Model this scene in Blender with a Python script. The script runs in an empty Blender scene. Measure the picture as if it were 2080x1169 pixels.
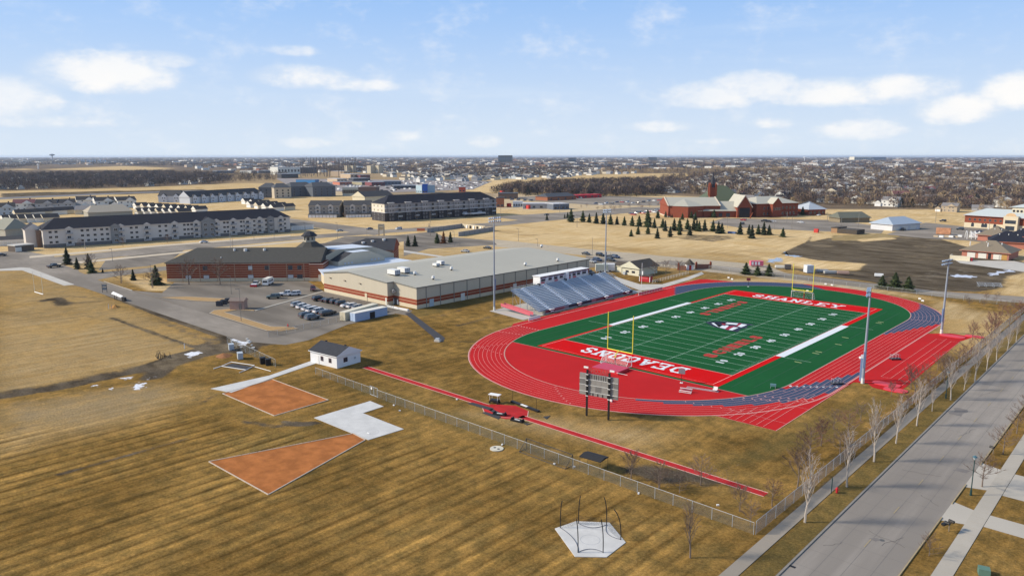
import bpy, math, random
import numpy as np
from mathutils import Vector, Matrix
random.seed(7); RNG = np.random.default_rng(11)
R = math.radians; PI = math.pi
S = bpy.context.scene
COL = S.collection

# ------------------------------------------------------------------ camera
F, PITCH, YAW = 1499.64, 0.176522, -0.747549
CAM = Vector((121.43, -142.47, 48.70))
FW = Vector((math.sin(YAW)*math.cos(PITCH), math.cos(YAW)*math.cos(PITCH), -math.sin(PITCH)))
RT = Vector((math.cos(YAW), -math.sin(YAW), 0)); UP = RT.cross(FW)
cd = bpy.data.cameras.new('camera'); cam = bpy.data.objects.new('camera', cd); COL.objects.link(cam)
cd.sensor_width = 36; cd.lens = F/2080*36; cd.clip_start = 1; cd.clip_end = 90000
cam.matrix_world = Matrix(((RT.x, UP.x, -FW.x, CAM.x), (RT.y, UP.y, -FW.y, CAM.y), (RT.z, UP.z, -FW.z, CAM.z), (0, 0, 0, 1)))
S.camera = cam

# ------------------------------------------------------------------ light
SUN_EL, SUN_V = R(31), Vector((-0.72, -0.69, 0)).normalized()
SUN_ROT = math.atan2(SUN_V.x, SUN_V.y)
EXPOSURE = 0.17
sl = bpy.data.lights.new('sun', 'SUN'); sl.energy = 4.9; sl.angle = R(7.5); sl.color = (1, 0.89, 0.72)
so = bpy.data.objects.new('sun', sl); COL.objects.link(so)
so.rotation_euler = (-(SUN_V*math.cos(SUN_EL)+Vector((0, 0, math.sin(SUN_EL))))).to_track_quat('-Z', 'Y').to_euler()
W = bpy.data.worlds.new('World'); S.world = W; W.use_nodes = True
S.view_settings.view_transform = 'Standard'; S.view_settings.look = 'None'
S.view_settings.exposure = EXPOSURE; S.view_settings.gamma = 1; S.view_settings.use_curve_mapping = False
S.cycles.use_denoising = True; S.cycles.max_bounces = 6; S.cycles.volume_bounces = 1
S.cycles.transparent_max_bounces = 24

class NT:                                   # tiny node-graph helper
    def __init__(s, tree): s.t = tree; s.n = tree.nodes; s.l = tree.links
    def node(s, typ, **kw):
        n = s.n.new(typ)
        for k, v in kw.items(): setattr(n, k, v)
        return n
    def put(s, sock, v):
        if isinstance(v, bpy.types.NodeSocket): s.l.new(v, sock)
        elif v is not None: sock.default_value = v
    def math(s, op, a, b=None, c=None, clamp=False):
        n = s.node('ShaderNodeMath', operation=op); n.use_clamp = clamp
        for i, v in enumerate((a, b, c)):
            if v is not None: s.put(n.inputs[i], v)
        return n.outputs[0]
    def smooth(s, x, a, b):
        n = s.node('ShaderNodeMapRange', interpolation_type='SMOOTHSTEP')
        s.put(n.inputs[0], x); n.inputs[1].default_value = a; n.inputs[2].default_value = b
        return n.outputs[0]
    def mix(s, f, a, b, bt='MIX'):
        n = s.node('ShaderNodeMix', data_type='RGBA', blend_type=bt)
        s.put(n.inputs[0], f)
        for i, v in ((6, a), (7, b)):
            s.put(n.inputs[i], v if isinstance(v, bpy.types.NodeSocket) else (*v, 1))
        return n.outputs[2]
    def noise(s, vec, scale, detail=4, rough=.55, dim='3D'):
        n = s.node('ShaderNodeTexNoise', noise_dimensions=dim)
        if vec is not None: s.l.new(vec, n.inputs['Vector'])
        n.inputs['Scale'].default_value = scale; n.inputs['Detail'].default_value = detail; n.inputs['Roughness'].default_value = rough
        return n.outputs['Fac']
    def mapv(s, vec, scale=(1, 1, 1), rot=(0, 0, 0), loc=(0, 0, 0)):
        n = s.node('ShaderNodeMapping'); s.l.new(vec, n.inputs['Vector'])
        n.inputs['Scale'].default_value = scale; n.inputs['Rotation'].default_value = rot; n.inputs['Location'].default_value = loc
        return n.outputs[0]

# sky: Nishita sky with cumulus banks standing low above the horizon, all the way round
w = NT(W.node_tree); w.n.clear()
tc = w.node('ShaderNodeTexCoord'); sep = w.node('ShaderNodeSeparateXYZ'); w.l.new(tc.outputs['Generated'], sep.inputs[0])
sky = w.node('ShaderNodeTexSky', sky_type='NISHITA'); sky.sun_disc = False
sky.sun_elevation = SUN_EL; sky.sun_rotation = SUN_ROT; sky.altitude = 280; sky.air_density = 1.15; sky.dust_density = 1.6; sky.ozone_density = 2.0
el = w.math('ARCSINE', sep.outputs[2])
az = w.math('ARCTAN2', sep.outputs[0], sep.outputs[1])
azr = w.math('WRAP', w.math('SUBTRACT', az, YAW), 0.785, -0.785)
comb = w.node('ShaderNodeCombineXYZ'); w.put(comb.inputs[0], az); w.put(comb.inputs[1], w.math('MULTIPLY', el, 1.7)); comb.inputs[2].default_value = 0.0
nz = w.math('ADD', w.math('MULTIPLY', w.noise(comb.outputs[0], 15, 8, .62), .75), w.math('MULTIPLY', w.noise(comb.outputs[0], 52, 6, .6), .25)); nz2 = w.noise(comb.outputs[0], 5, 4, .5)
tot = None
for (cx, cy, rx, ry, amp) in ((235, 178, 150, 46, 1.0), (345, 150, 80, 20, .75), (30, 225, 105, 48, .95), (625, 172, 130, 30, .75), (740, 185, 110, 16, .6),
        (612, 124, 66, 14, .55), (820, 279, 52, 15, .6), (985, 290, 52, 18, .75), (618, 294, 70, 16, .5), (1440, 205, 120, 34, .95), (1520, 190, 110, 36, 1.05),
        (1660, 205, 130, 34, .95), (1800, 205, 130, 34, .9), (1930, 240, 90, 34, 1.0), (2050, 215, 80, 40, .95), (1735, 272, 100, 24, .85),
        (1340, 262, 90, 16, .55), (100, 262, 130, 16, .5), (1560, 258, 60, 14, .5), (1460, 290, 90, 9, .35), (1180, 290, 60, 9, .3)):
    a0 = math.atan((cx-1040)/F/1.01); e0 = math.atan((318-cy)/F)
    dx = w.math('DIVIDE', w.math('SUBTRACT', azr, a0), rx/F*0.93); dy = w.math('DIVIDE', w.math('SUBTRACT', el, e0), ry/F)
    dyn = w.math('MULTIPLY', dy, w.math('ADD', 1.0, w.math('MULTIPLY', w.math('LESS_THAN', dy, 0.0), 0.15)))
    q = w.math('SUBTRACT', 1.0, w.math('ADD', w.math('MULTIPLY', dx, dx), w.math('MULTIPLY', dyn, dyn)))
    q = w.math('MULTIPLY', w.math('MAXIMUM', q, 0.0), amp)
    tot = q if tot is None else w.math('SMOOTH_MAX', tot, q, 0.25)
dens = w.math('ADD', tot, w.math('MULTIPLY', w.math('SUBTRACT', nz, 0.5), 3.0))
dens = w.math('MULTIPLY', w.smooth(dens, 0.10, 1.05), w.smooth(tot, 0.0, 0.30))
wisp_v = w.mapv(comb.outputs[0], (1.6, 9, 1), (0, 0, R(8)))
wisp = w.math('MULTIPLY', w.smooth(w.noise(wisp_v, 1.6, 6, .55), 0.52, 0.85), 0.26)
veil = w.math('POWER', w.smooth(el, 0.25, -0.05), 1.0)
skyc = w.mix(1.0, sky.outputs[0], (1.15, 1.25, 1.35), 'MULTIPLY')
thin = w.math('MULTIPLY', w.smooth(el, 1.2, 0.0), 0.90)        # thin high veil whitening the blue
skyc = w.mix(thin, skyc, (2.5, 4.9, 9.2))
skyc = w.mix(veil, skyc, (6.9, 7.8, 8.7))
skyc = w.mix(wisp, skyc, (8.2, 8.8, 9.4))
cl = w.mix(w.smooth(nz2, .35, .7), (8.4, 8.7, 9.1), (9.9, 9.6, 9.2))
skyc = w.mix(w.math('MULTIPLY', w.smooth(tot, .0, .5), .30), skyc, (7.6, 8.1, 8.7))
skyc = w.mix(w.math('MULTIPLY', dens, 0.88), skyc, cl)
bg = w.node('ShaderNodeBackground'); bg.inputs[1].default_value = 0.095; w.l.new(skyc, bg.inputs[0])
wo = w.node('ShaderNodeOutputWorld'); w.l.new(bg.outputs[0], wo.inputs[0])

# ------------------------------------------------------------------ helpers
def at(x, y, z=0.0):                        # where the line of sight through a photo pixel meets height z
    d = FW*F + RT*(x-1040) - UP*(y-584.5)
    return CAM + d*((z-CAM.z)/d.z)
def a2(x, y, z=0.0):
    p = at(x, y, z); return (p.x, p.y)
def px(p):
    d = Vector(p)-CAM; z = d.dot(FW)
    return (1040+F*d.dot(RT)/z, 584.5-F*d.dot(UP)/z)
def hgt(X, Y, py):
    lo, hi = -5.0, 400.0
    for _ in range(50):
        m = (lo+hi)/2
        if px((X, Y, m))[1] > py: lo = m
        else: hi = m
    return lo
ORD = ['zeroth', 'first', 'second', 'third', 'fourth', 'fifth', 'sixth', 'seventh', 'eighth', 'ninth', 'tenth', 'eleventh', 'twelfth', 'thirteenth',
       'fourteenth', 'fifteenth', 'sixteenth', 'seventeenth', 'eighteenth', 'nineteenth', 'twentieth']
TENS = {20: 'twenty', 30: 'thirty', 40: 'forty', 50: 'fifty', 60: 'sixty', 70: 'seventy', 80: 'eighty', 90: 'ninety'}
def nth(i):
    if i <= 20: return ORD[i]
    t, u = i//10*10, i % 10
    return (TENS[t]+'-'+ORD[u]) if u else TENS[t][:-1]+'ieth'

MATS = {}
def M(name, col, rough=.85, var=.12, scale=1.5, metal=0, bump=0, spec=.3, var2=0, scale2=.05, alpha=None, stretch=None, emit=None):
    if name in MATS: return MATS[name]
    m = bpy.data.materials.new(name); m.use_nodes = True; t = NT(m.node_tree); t.n.clear()
    g = t.node('ShaderNodeNewGeometry'); pos = g.outputs['Position']
    if stretch: pos = t.mapv(pos, stretch)
    n1 = t.noise(pos, scale, 5, .6)
    c = t.mix(n1, tuple(max(0, v*(1-var*1.6)) for v in col), tuple(min(1, v*(1+var*1.6)) for v in col))
    if var2:
        n2 = t.noise(pos, scale2, 4, .6)
        c = t.mix(t.smooth(n2, .35, .65), c, tuple(v*(1-var2) for v in col))
    b = t.node('ShaderNodeBsdfPrincipled'); t.l.new(c, b.inputs['Base Color'])
    b.inputs['Roughness'].default_value = rough; b.inputs['Metallic'].default_value = metal; b.inputs['Specular IOR Level'].default_value = spec
    if bump:
        bn = t.node('ShaderNodeBump'); bn.inputs['Strength'].default_value = bump; bn.inputs['Distance'].default_value = .05
        t.l.new(n1, bn.inputs['Height']); t.l.new(bn.outputs[0], b.inputs['Normal'])
    o = t.node('ShaderNodeOutputMaterial'); sh = b.outputs[0]
    if alpha:                               # woven wire: thin diagonal wires, see-through between
        sp = t.node('ShaderNodeSeparateXYZ'); t.l.new(g.outputs['Position'], sp.inputs[0])
        hx = t.math('ADD', sp.outputs[0], sp.outputs[1]); k = alpha[0]
        f1 = t.math('FRACT', t.math('MULTIPLY', t.math('ADD', hx, sp.outputs[2]), k)); f2 = t.math('FRACT', t.math('MULTIPLY', t.math('SUBTRACT', hx, sp.outputs[2]), k))
        wire = t.math('MAXIMUM', t.math('LESS_THAN', f1, alpha[1]), t.math('LESS_THAN', f2, alpha[1]))
        tr = t.node('ShaderNodeBsdfTransparent'); mx = t.node('ShaderNodeMixShader')
        t.l.new(wire, mx.inputs[0]); t.l.new(tr.outputs[0], mx.inputs[1]); t.l.new(sh, mx.inputs[2]); sh = mx.outputs[0]
    t.l.new(sh, o.inputs[0]); MATS[name] = m
    return m
def glass(name='window_glass', col=(.03, .04, .055)):
    if name in MATS: return MATS[name]
    m = M(name, col, rough=.12, var=.3, scale=.7, spec=.8); return m

class MB:
    """collects faces in world (or thing-local) coordinates and links them as one mesh object"""
    def __init__(s): s.v = []; s.f = []; s.m = []
    def face(s, pts, m=0):
        k = len(s.v); s.v += [tuple(p) for p in pts]; s.f.append(tuple(range(k, k+len(pts)))); s.m.append(m); return s
    def box(s, x0, x1, y0, y1, z0, z1, m=0, mt=None):
        k = len(s.v)
        s.v += [(x0, y0, z0), (x1, y0, z0), (x1, y1, z0), (x0, y1, z0), (x0, y0, z1), (x1, y0, z1), (x1, y1, z1), (x0, y1, z1)]
        for q in ((0, 3, 2, 1), (0, 1, 5, 4), (1, 2, 6, 5), (2, 3, 7, 6), (3, 0, 4, 7)): s.f.append(tuple(k+i for i in q)); s.m.append(m)
        s.f.append((k+4, k+5, k+6, k+7)); s.m.append(m if mt is None else mt); return s
    def prism(s, pts, z0, z1, m=0, mt=None):
        pts = [(p[0], p[1]) for p in pts]
        if sum(pts[i-1][0]*pts[i][1]-pts[i][0]*pts[i-1][1] for i in range(len(pts))) < 0: pts = pts[::-1]
        n = len(pts); k = len(s.v)
        s.v += [(x, y, z0) for x, y in pts]+[(x, y, z1) for x, y in pts]
        for i in range(n):
            j = (i+1) % n; s.f.append((k+i, k+j, k+n+j, k+n+i)); s.m.append(m)
        s.f.append(tuple(k+n+i for i in range(n))); s.m.append(m if mt is None else mt)
        s.f.append(tuple(k+n-1-i for i in range(n))); s.m.append(m); return s
    def cyl(s, p0, p1, r0, r1=None, n=6, m=0, cap=True):
        r1 = r0 if r1 is None else r1; p0 = Vector(p0); p1 = Vector(p1); d = (p1-p0)
        if d.length < 1e-6: return s
        d.normalize(); a = d.orthogonal().normalized(); b = d.cross(a); k = len(s.v)
        for p, r in ((p0, r0), (p1, r1)):
            for i in range(n):
                t = 2*PI*i/n; s.v.append(tuple(p+(a*math.cos(t)+b*math.sin(t))*r))
        for i in range(n):
            j = (i+1) % n; s.f.append((k+i, k+j, k+n+j, k+n+i)); s.m.append(m)
        if cap: s.f.append(tuple(k+n-1-i for i in range(n))); s.m.append(m); s.f.append(tuple(k+n+i for i in range(n))); s.m.append(m)
        return s
    def path(s, pts, r, n=5, m=0):
        for a, b in zip(pts, pts[1:]): s.cyl(a, b, r, r, n, m)
        return s
    def cone(s, p, r, h, n=8, m=0):
        k = len(s.v); s.v += [(p[0]+r*math.cos(2*PI*i/n), p[1]+r*math.sin(2*PI*i/n), p[2]) for i in range(n)]+[(p[0], p[1], p[2]+h)]
        for i in range(n): s.f.append((k+i, k+(i+1) % n, k+n)); s.m.append(m)
        return s
    def gable(s, x0, x1, y0, y1, z, rise, axis='x', ov=.5, th=.22, m=0, mg=1, hip=0):
        """roof: slopes m, gable triangles mg; hip = how far the ridge stops short of each end"""
        X0, X1, Y0, Y1 = x0-ov, x1+ov, y0-ov, y1+ov
        if axis == 'y': q = lambda x, y, zz: (x, y, zz); a0, a1, b0, b1 = Y0, Y1, X0, X1
        else: q = None; a0, a1, b0, b1 = X0, X1, Y0, Y1
        c = (b0+b1)/2
        h0, h1 = (hip if isinstance(hip, tuple) else (hip, hip))
        pt = (lambda a, b, zz: (b, a, zz)) if axis == 'y' else (lambda a, b, zz: (a, b, zz))
        zb, zt = z, z+th; r0, r1 = a0+h0, a1-h1
        A, B, C, D = pt(a0, b0, zt), pt(a1, b0, zt), pt(a1, b1, zt), pt(a0, b1, zt); P, Q = pt(r0, c, zt+rise), pt(r1, c, zt+rise)
        a_, b_, c_, d_ = pt(a0, b0, zb), pt(a1, b0, zb), pt(a1, b1, zb), pt(a0, b1, zb)
        s.face([A, B, Q, P], m); s.face([C, D, P, Q], m)
        s.face([D, A, P], m if h0 else mg); s.face([B, C, Q], m if h1 else mg)
        for u, v, vv, uu in ((a_, b_, B, A), (b_, c_, C, B), (c_, d_, D, C), (d_, a_, A, D)): s.face([u, v, vv, uu], mg)
        s.face([a_, d_, c_, b_], mg); return s
    def obj(s, name, mats, parent=None, smooth=False, loc=None, rz=0):
        me = bpy.data.meshes.new(name); me.from_pydata(s.v, [], s.f)
        mats = mats if isinstance(mats, (list, tuple)) else [mats]
        for x in mats: me.materials.append(x)
        if len(mats) > 1: me.polygons.foreach_set('material_index', s.m)
        if smooth: me.polygons.foreach_set('use_smooth', [True]*len(s.f))
        return put(name, me, parent, loc, rz)
def put(name, me, parent=None, loc=None, rz=0):
    o = bpy.data.objects.new(name, me); COL.objects.link(o)
    if parent is not None: o.parent = parent
    if loc is not None: o.location = loc
    if rz: o.rotation_euler = (0, 0, rz)
    return o
def tag(o, label=None, cat=None, group=None, kind=None):
    if label: o['label'] = label
    if cat: o['category'] = cat
    if group: o['group'] = group
    if kind: o['kind'] = kind
    return o
def thing(name, label, cat, loc=(0, 0, 0), rz=0, group=None):
    o = put(name, None, None, loc, rz); return tag(o, label, cat, group)
def dup(root, loc, rz=None, label=None, group=None, sc=None):
    r = root.copy(); COL.objects.link(r); r.location = loc
    if rz is not None: r.rotation_euler = (0, 0, rz)
    if sc is not None: r.scale = (sc, sc, sc)
    if label: r['label'] = label
    if group: r['group'] = group
    for ch in root.children:
        c = ch.copy(); COL.objects.link(c); c.parent = r
        for g in ch.children:
            d = g.copy(); COL.objects.link(d); d.parent = c
    return r
def sheet(name, pts, z, m, kind='structure', th=0.0):
    b = MB(); pts = [(p[0], p[1]) for p in pts]
    if sum(pts[i-1][0]*pts[i][1]-pts[i][0]*pts[i-1][1] for i in range(len(pts))) < 0: pts = pts[::-1]
    if th: b.prism(pts, z-th, z)
    else: b.face([(x, y, z) for x, y in pts])
    return tag(b.obj(name, m), kind=kind)
def ppx(lst, z=0): return [a2(x, y, z) for x, y in lst]
def strip(b, pts, wd, z, m=0, closed=False):
    """flat painted line of width wd along a polyline"""
    P = [Vector((p[0], p[1])) for p in pts]; n = len(P); L = []; Rr = []
    for i in range(n):
        if closed: a, c = P[i-1], P[(i+1) % n]
        else: a, c = P[max(i-1, 0)], P[min(i+1, n-1)]
        t = (c-a).normalized(); nn = Vector((-t.y, t.x))*wd/2; L.append(P[i]+nn); Rr.append(P[i]-nn)
    for i in range(n if closed else n-1):
        j = (i+1) % n; b.face([(Rr[i].x, Rr[i].y, z), (Rr[j].x, Rr[j].y, z), (L[j].x, L[j].y, z), (L[i].x, L[i].y, z)], m)
def text_mesh(name, body, mat, parent, w_, h_, mw, bold=.02, extrude=0.0, kind=None):
    """text filling w_ x h_ placed by matrix mw (x along the line, y up the letters)"""
    cu = bpy.data.curves.new(name, 'FONT'); cu.body = body; cu.offset = bold; cu.extrude = extrude; cu.resolution_u = 2
    tmp = bpy.data.objects.new('tmp', cu); COL.objects.link(tmp); bpy.context.view_layer.update()
    me = bpy.data.meshes.new_from_object(tmp.evaluated_get(bpy.context.evaluated_depsgraph_get()))
    bpy.data.objects.remove(tmp); bpy.data.curves.remove(cu)
    co = np.empty(len(me.vertices)*3, 'f'); me.vertices.foreach_get('co', co); co = co.reshape(-1, 3)
    mn, mx = co.min(0), co.max(0)
    co[:, 0] = (co[:, 0]-mn[0])/(mx[0]-mn[0])*w_; co[:, 1] = (co[:, 1]-mn[1])/(mx[1]-mn[1])*h_
    me.vertices.foreach_set('co', co.ravel()); me.transform(mw); me.materials.clear(); me.materials.append(mat)
    o = put(name, me, parent)
    if kind: o['kind'] = kind
    return o
def flatm(o, xd, yd):                        # matrix: origin o, x axis xd, y axis yd
    xd = Vector(xd).normalized(); yd = Vector(yd).normalized(); zd = xd.cross(yd)
    return Matrix(((xd.x, yd.x, zd.x, o[0]), (xd.y, yd.y, zd.y, o[1]), (xd.z, yd.z, zd.z, o[2]), (0, 0, 0, 1)))
# ------------------------------------------------------------------ materials
concrete = M('pale_concrete', (.50, .47, .42), .8, .08, .6, var2=.12, scale2=.2)
whitecon = M('white_concrete', (.56, .555, .54), .8, .07, 1.2, var2=.13, scale2=.35)  # pad colour lowered to stand in for cloud shade on the near ground
pavement = M('worn_pavement', (.275, .243, .207), .95, .20, .5, spec=.05, var2=.32, scale2=.05, stretch=(.4, 1, 1))  # worn tone, base colour also lowered as if under cloud shade
lotmat = M('stained_parking_asphalt', (.235, .207, .175), .95, .24, .4, spec=.05, var2=.38, scale2=.10, stretch=(.28, 1.0, 1))
roadmat = M('weathered_road', (.285, .258, .230), .95, .13, 1.1, spec=.05, var2=.22, scale2=.22, stretch=(1.0, .07, 1))  # weathered streaks; base colour lowered too, in place of cloud shade
kerbmat = M('kerb_concrete', (.38, .35, .30), .85, .12, .7)
asph = M('black_asphalt', (.045, .045, .05), .85, .2, .8)
trackred = M('track_red', (.47, .018, .020), .9, .07, .5, spec=.05, var2=.10, scale2=.07)  # red lowered so the colour carries the cloud shade
trackblue = M('track_blue', (.050, .072, .128), .9, .08, .6, spec=.05)
trackwhite = M('track_line_pink', (.64, .34, .31), .7, .05, 1)
turf = M('turf_green', (.012, .090, .028), .95, .12, 1.2, spec=.04, var2=.10, scale2=.12, stretch=(1, .25, 1))
turfdark = M('turf_seam_green', (.010, .052, .026), .8, .1, 1)
turfred = M('turf_red', (.54, .005, .006), .9, .06, .8, spec=.04)
turfredd = M('turf_faded_red', (.38, .03, .02), .8, .15, 1.5)
turfwhite = M('turf_white', (.66, .70, .73), .7, .04, 1)
turfline = M('turf_yard_line', (.34, .50, .40), .8, .08, 1)
navy = M('logo_navy', (.012, .014, .035), .7, .1, 2)
clay = M('infield_clay', (.42, .155, .050), .95, .16, 1.3, spec=.05, var2=.30, scale2=.35, bump=.2)  # clay darkened in colour, standing in for cloud shade
white = M('white_paint', (.74, .74, .73), .6, .03, 1)
offwhite = M('off_white_siding', (.66, .64, .58), .7, .04, 1)
black = M('black_metal', (.015, .015, .017), .5, .1, 3)
steel = M('galvanised_steel', (.42, .46, .50), .5, .08, 1.5, metal=.1)
alum = M('aluminium_bench', (.50, .56, .63), .55, .08, .8)
yellow = M('goalpost_yellow', (.72, .66, .06), .5, .04, 1)
red = M('bright_red', (.50, .02, .03), .6, .08, 1)
redpale = M('faded_red_vinyl', (.55, .12, .15), .6, .1, 1)
chain = M('chain_link', (.19, .18, .15), .6, .1, 1, alpha=(9.0, .14))
chain2 = M('weathered_chain_link', (.36, .34, .32), .6, .1, 1, alpha=(9.0, .30))
darknet = M('black_netting', (.03, .03, .03), .8, .1, 1, alpha=(7.0, .10))
goalnet = M('white_netting', (.6, .6, .6), .8, .1, 1, alpha=(5.0, .10))
gl = glass()
bark = M('grey_brown_bark', (.17, .13, .105), .9, .2, 2)
twig = M('brown_twigs', (.155, .105, .080), .9, .25, .4)
redtwig = M('reddish_twigs', (.17, .085, .068), .9, .25, .4)
birchm = M('pale_birch_bark', (.33, .275, .245), .85, .15, 2)
needle = M('evergreen_needles', (.048, .068, .024), .9, .35, .8)
needle2 = M('dark_evergreen_needles', (.030, .044, .022), .9, .35, .8)
rustn = M('rusty_needles', (.17, .065, .025), .9, .3, .8)
snow = M('old_snow', (.72, .74, .80), .6, .05, 1)

# ------------------------------------------------------------------ ground: one sheet to the horizon
def axis_(lo, hi, step, a, b, gr):
    c = list(np.arange(lo, hi+1e-6, step)); s = step; x = hi
    while x < b: s *= gr; x += s; c.append(x)
    s = step; x = lo
    while x > a: s *= gr; x -= s; c.insert(0, x)
    return np.array(c)
gx = axis_(-300, 132, 1.25, -46000, 46000, 1.032); gy = axis_(-140, 250, 1.25, -46000, 46000, 1.032)
GX, GY = np.meshgrid(gx, gy); VX = GX.ravel(); VY = GY.ravel(); NV = len(VX)
ch = {k: np.zeros(NV) for k in ('soil', 'gold', 'stripe', 'green', 'pale', 'wet', 'city', 'tan')}
def sdist(pts, X, Y, closed=True):
    P = np.array(pts); d = np.full(X.shape, 1e9); ins = np.zeros(X.shape, bool); n = len(P)
    for i in range(n if closed else n-1):
        a = P[i]; b = P[(i+1) % n]; e = b-a; L = (e**2).sum()+1e-9
        t = np.clip(((X-a[0])*e[0]+(Y-a[1])*e[1])/L, 0, 1)
        d = np.minimum(d, np.hypot(X-a[0]-t*e[0], Y-a[1]-t*e[1]))
        if closed:
            c = ((a[1] > Y) != (b[1] > Y)); xx = a[0]+(Y-a[1])/(b[1]-a[1]+1e-12)*(b[0]-a[0]); ins ^= (c & (X < xx))
    return np.where(ins, -d, d)
def paint(c, pts, val=1.0, soft=3.0, wide=0, world=False, mode='mix'):
    w_ = pts if world else ppx(pts)
    P = np.array(w_); m = soft+wide+2
    k = np.where((VX > P[:, 0].min()-m) & (VX < P[:, 0].max()+m) & (VY > P[:, 1].min()-m) & (VY < P[:, 1].max()+m))[0]
    if not len(k): return
    d = sdist(w_, VX[k], VY[k], not wide)-wide
    a = np.clip(.5-d/(2*soft), 0, 1); a = a*a*(3-2*a)
    ch[c][k] = ch[c][k]*(1-a)+val*a
dist = np.hypot(VX-CAM.x, VY-CAM.y)
ch['gold'][:] = np.clip((dist-300)/120, 0, 1)*.9
ch['city'][:] = np.clip((dist-1500)/900, 0, 1)
paint('gold', [(0, 545), (60, 548), (140, 578), (210, 600), (330, 650), (430, 690), (400, 720), (300, 745), (0, 800)], .30, 6)
paint('gold', [(0, 640), (200, 660), (380, 715), (300, 742), (0, 792)], .38, 6)
paint('gold', [(0, 830), (200, 800), (340, 780), (400, 800), (300, 850), (0, 920)], .35, 8)
paint('tan', [(0, 815), (180, 790), (320, 765), (380, 800), (250, 850), (0, 890)], .55, 6)
paint('gold', [(1400, 570), (1600, 563), (1760, 578), (1960, 620), (1940, 680), (1900, 610), (1700, 585), (1500, 575)], .6, 4)
paint('gold', [(240, 560), (338, 565), (345, 575), (420, 585), (400, 592), (300, 590)], .85, 1.5)
paint('gold', [(1900, 620), (2060, 640), (2040, 700), (1960, 720), (1920, 690)], .55, 6)
paint('gold', [(950, 840), (1200, 860), (1350, 880), (1300, 910), (1100, 870)], .42, 6)
paint('green', [(1560, 880), (1700, 820), (1800, 800), (1880, 790), (1700, 900), (1500, 960), (1450, 930)], .75, 7)
paint('green', [(1250, 900), (1450, 940), (1560, 985), (1500, 990), (1300, 930)], .45, 5)
paint('green', [(740, 770), (1000, 850), (1250, 950), (1500, 1060), (1500, 1085), (1150, 965), (900, 870), (640, 780)], .55, 4)
paint('green', [(640, 690), (1000, 640), (1000, 700), (900, 760), (740, 740)], .35, 8)
paint('green', [(820, 630), (1040, 590), (1040, 600), (850, 645)], .8, 2)
paint('green', [(1360, 1169), (1400, 1100), (1530, 1090), (1640, 1010), (1560, 1080), (1450, 1169)], .6, 4)
paint('green', [(1560, 1169), (1800, 930), (2080, 660), (2080, 680), (1840, 930), (1590, 1169)], .55, 2)
paint('green', [(400, 880), (700, 860), (760, 900), (600, 1010), (430, 930)], .5, 5)
for (x, y, r_) in ((250, 1010, 9), (70, 1120, 8), (880, 1150, 5), (1130, 1010, 5), (620, 870, 6), (200, 760, 8)): paint('green', [(x-30, y-12), (x+30, y-12), (x+30, y+12), (x-30, y+12)], .55, r_)
paint('stripe', [(0, 880), (330, 830), (560, 870), (760, 890), (830, 880), (1050, 925), (1500, 1095), (1440, 1169), (1400, 1400), (-500, 1400), (-500, 900)], 1, 6)
paint('stripe', [(640, 770), (820, 860), (780, 870), (600, 860), (560, 845)], .5, 4)
# mud, wheel ruts, wet swales
for pts, w_, s_, v_ in (([(200, 588), (255, 612), (330, 641), (415, 670), (453, 684), (485, 694)], 1.3, 1.3, 1), ([(500, 705), (440, 712), (380, 728), (340, 742), (310, 765)], 2.6, 2.5, 1),
        ([(0, 800), (100, 786), (200, 765), (310, 740)], 3.2, 2.5, .65), ([(228, 645), (290, 668), (345, 688), (395, 704)], 1.0, 1.8, .85), ([(170, 640), (210, 650), (235, 646)], .8, 2, .6), ([(130, 600), (200, 606)], 1.5, 3, .6),
        ([(0, 657), (90, 645), (185, 634)], .5, 1, .7), ([(90, 610), (115, 606), (130, 618)], 3, 3, .75), ([(150, 615), (200, 612)], 2, 3, .6), ([(440, 690), (520, 700), (600, 690)], 3, 3, .7),
        ([(119, 963), (239, 930), (298, 912), (382, 889)], .7, 1.2, .75), ([(500, 855), (560, 866), (625, 858)], 1.0, 1.6, .7), ([(180, 880), (290, 815)], .7, 2.0, .55), ([(8, 872), (50, 868)], .8, 1.5, .6),
        ([(700, 702), (800, 690), (860, 680), (960, 655), (1000, 640)], .35, .8, .5), ([(900, 693), (968, 693)], .30, .5, .8), ([(740, 702), (800, 700), (850, 693), (900, 692)], .3, .6, .7),
        ([(640, 560), (880, 640)], .2, .5, 0), ([(640, 668), (760, 668), (900, 640), (1000, 615)], .5, 1, .45), ([(350, 868), (352, 832), (372, 780)], .4, 1, .5), ([(372, 800), (420, 845), (470, 870)], .5, 1.5, .4),
        ([(930, 660), (1010, 640), (1040, 632)], 1.1, 1.5, .6), ([(860, 650), (950, 625), (1030, 605)], .8, 1.2, .5),
        ([(1010, 470), (1070, 478), (1120, 474)], .8, 2, .8), ([(1015, 476), (1060, 484)], .8, 2, .6), ([(1455, 480), (1500, 478)], 2, 3, .5), ([(1520, 508), (1560, 505)], 1.2, 2.5, .6)):
    paint('soil', pts, v_, s_, w_)
paint('soil', [(1240, 945), (1330, 940), (1450, 960), (1500, 985), (1450, 990), (1330, 985), (1270, 965)], .7, 3)
paint('soil', [(1370, 485), (1400, 476), (1480, 478), (1500, 484), (1450, 492)], .55, 4)
paint('soil', [(1590, 516), (1640, 492), (1700, 480), (1790, 476), (1900, 482), (1960, 500), (2110, 540), (2110, 580), (1980, 592), (1860, 590), (1760, 570), (1640, 555), (1610, 545), (1740, 550), (1760, 535), (1660, 528)], 1, 4)
paint('gold', [(1500, 512), (1590, 516), (1700, 524), (1770, 533), (1750, 548), (1640, 545), (1560, 528)], 1, 3)
paint('pale', [(1840, 565), (1880, 548), (1960, 545), (1990, 552), (1960, 560), (1900, 572), (1850, 572)], .35, 3)
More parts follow.
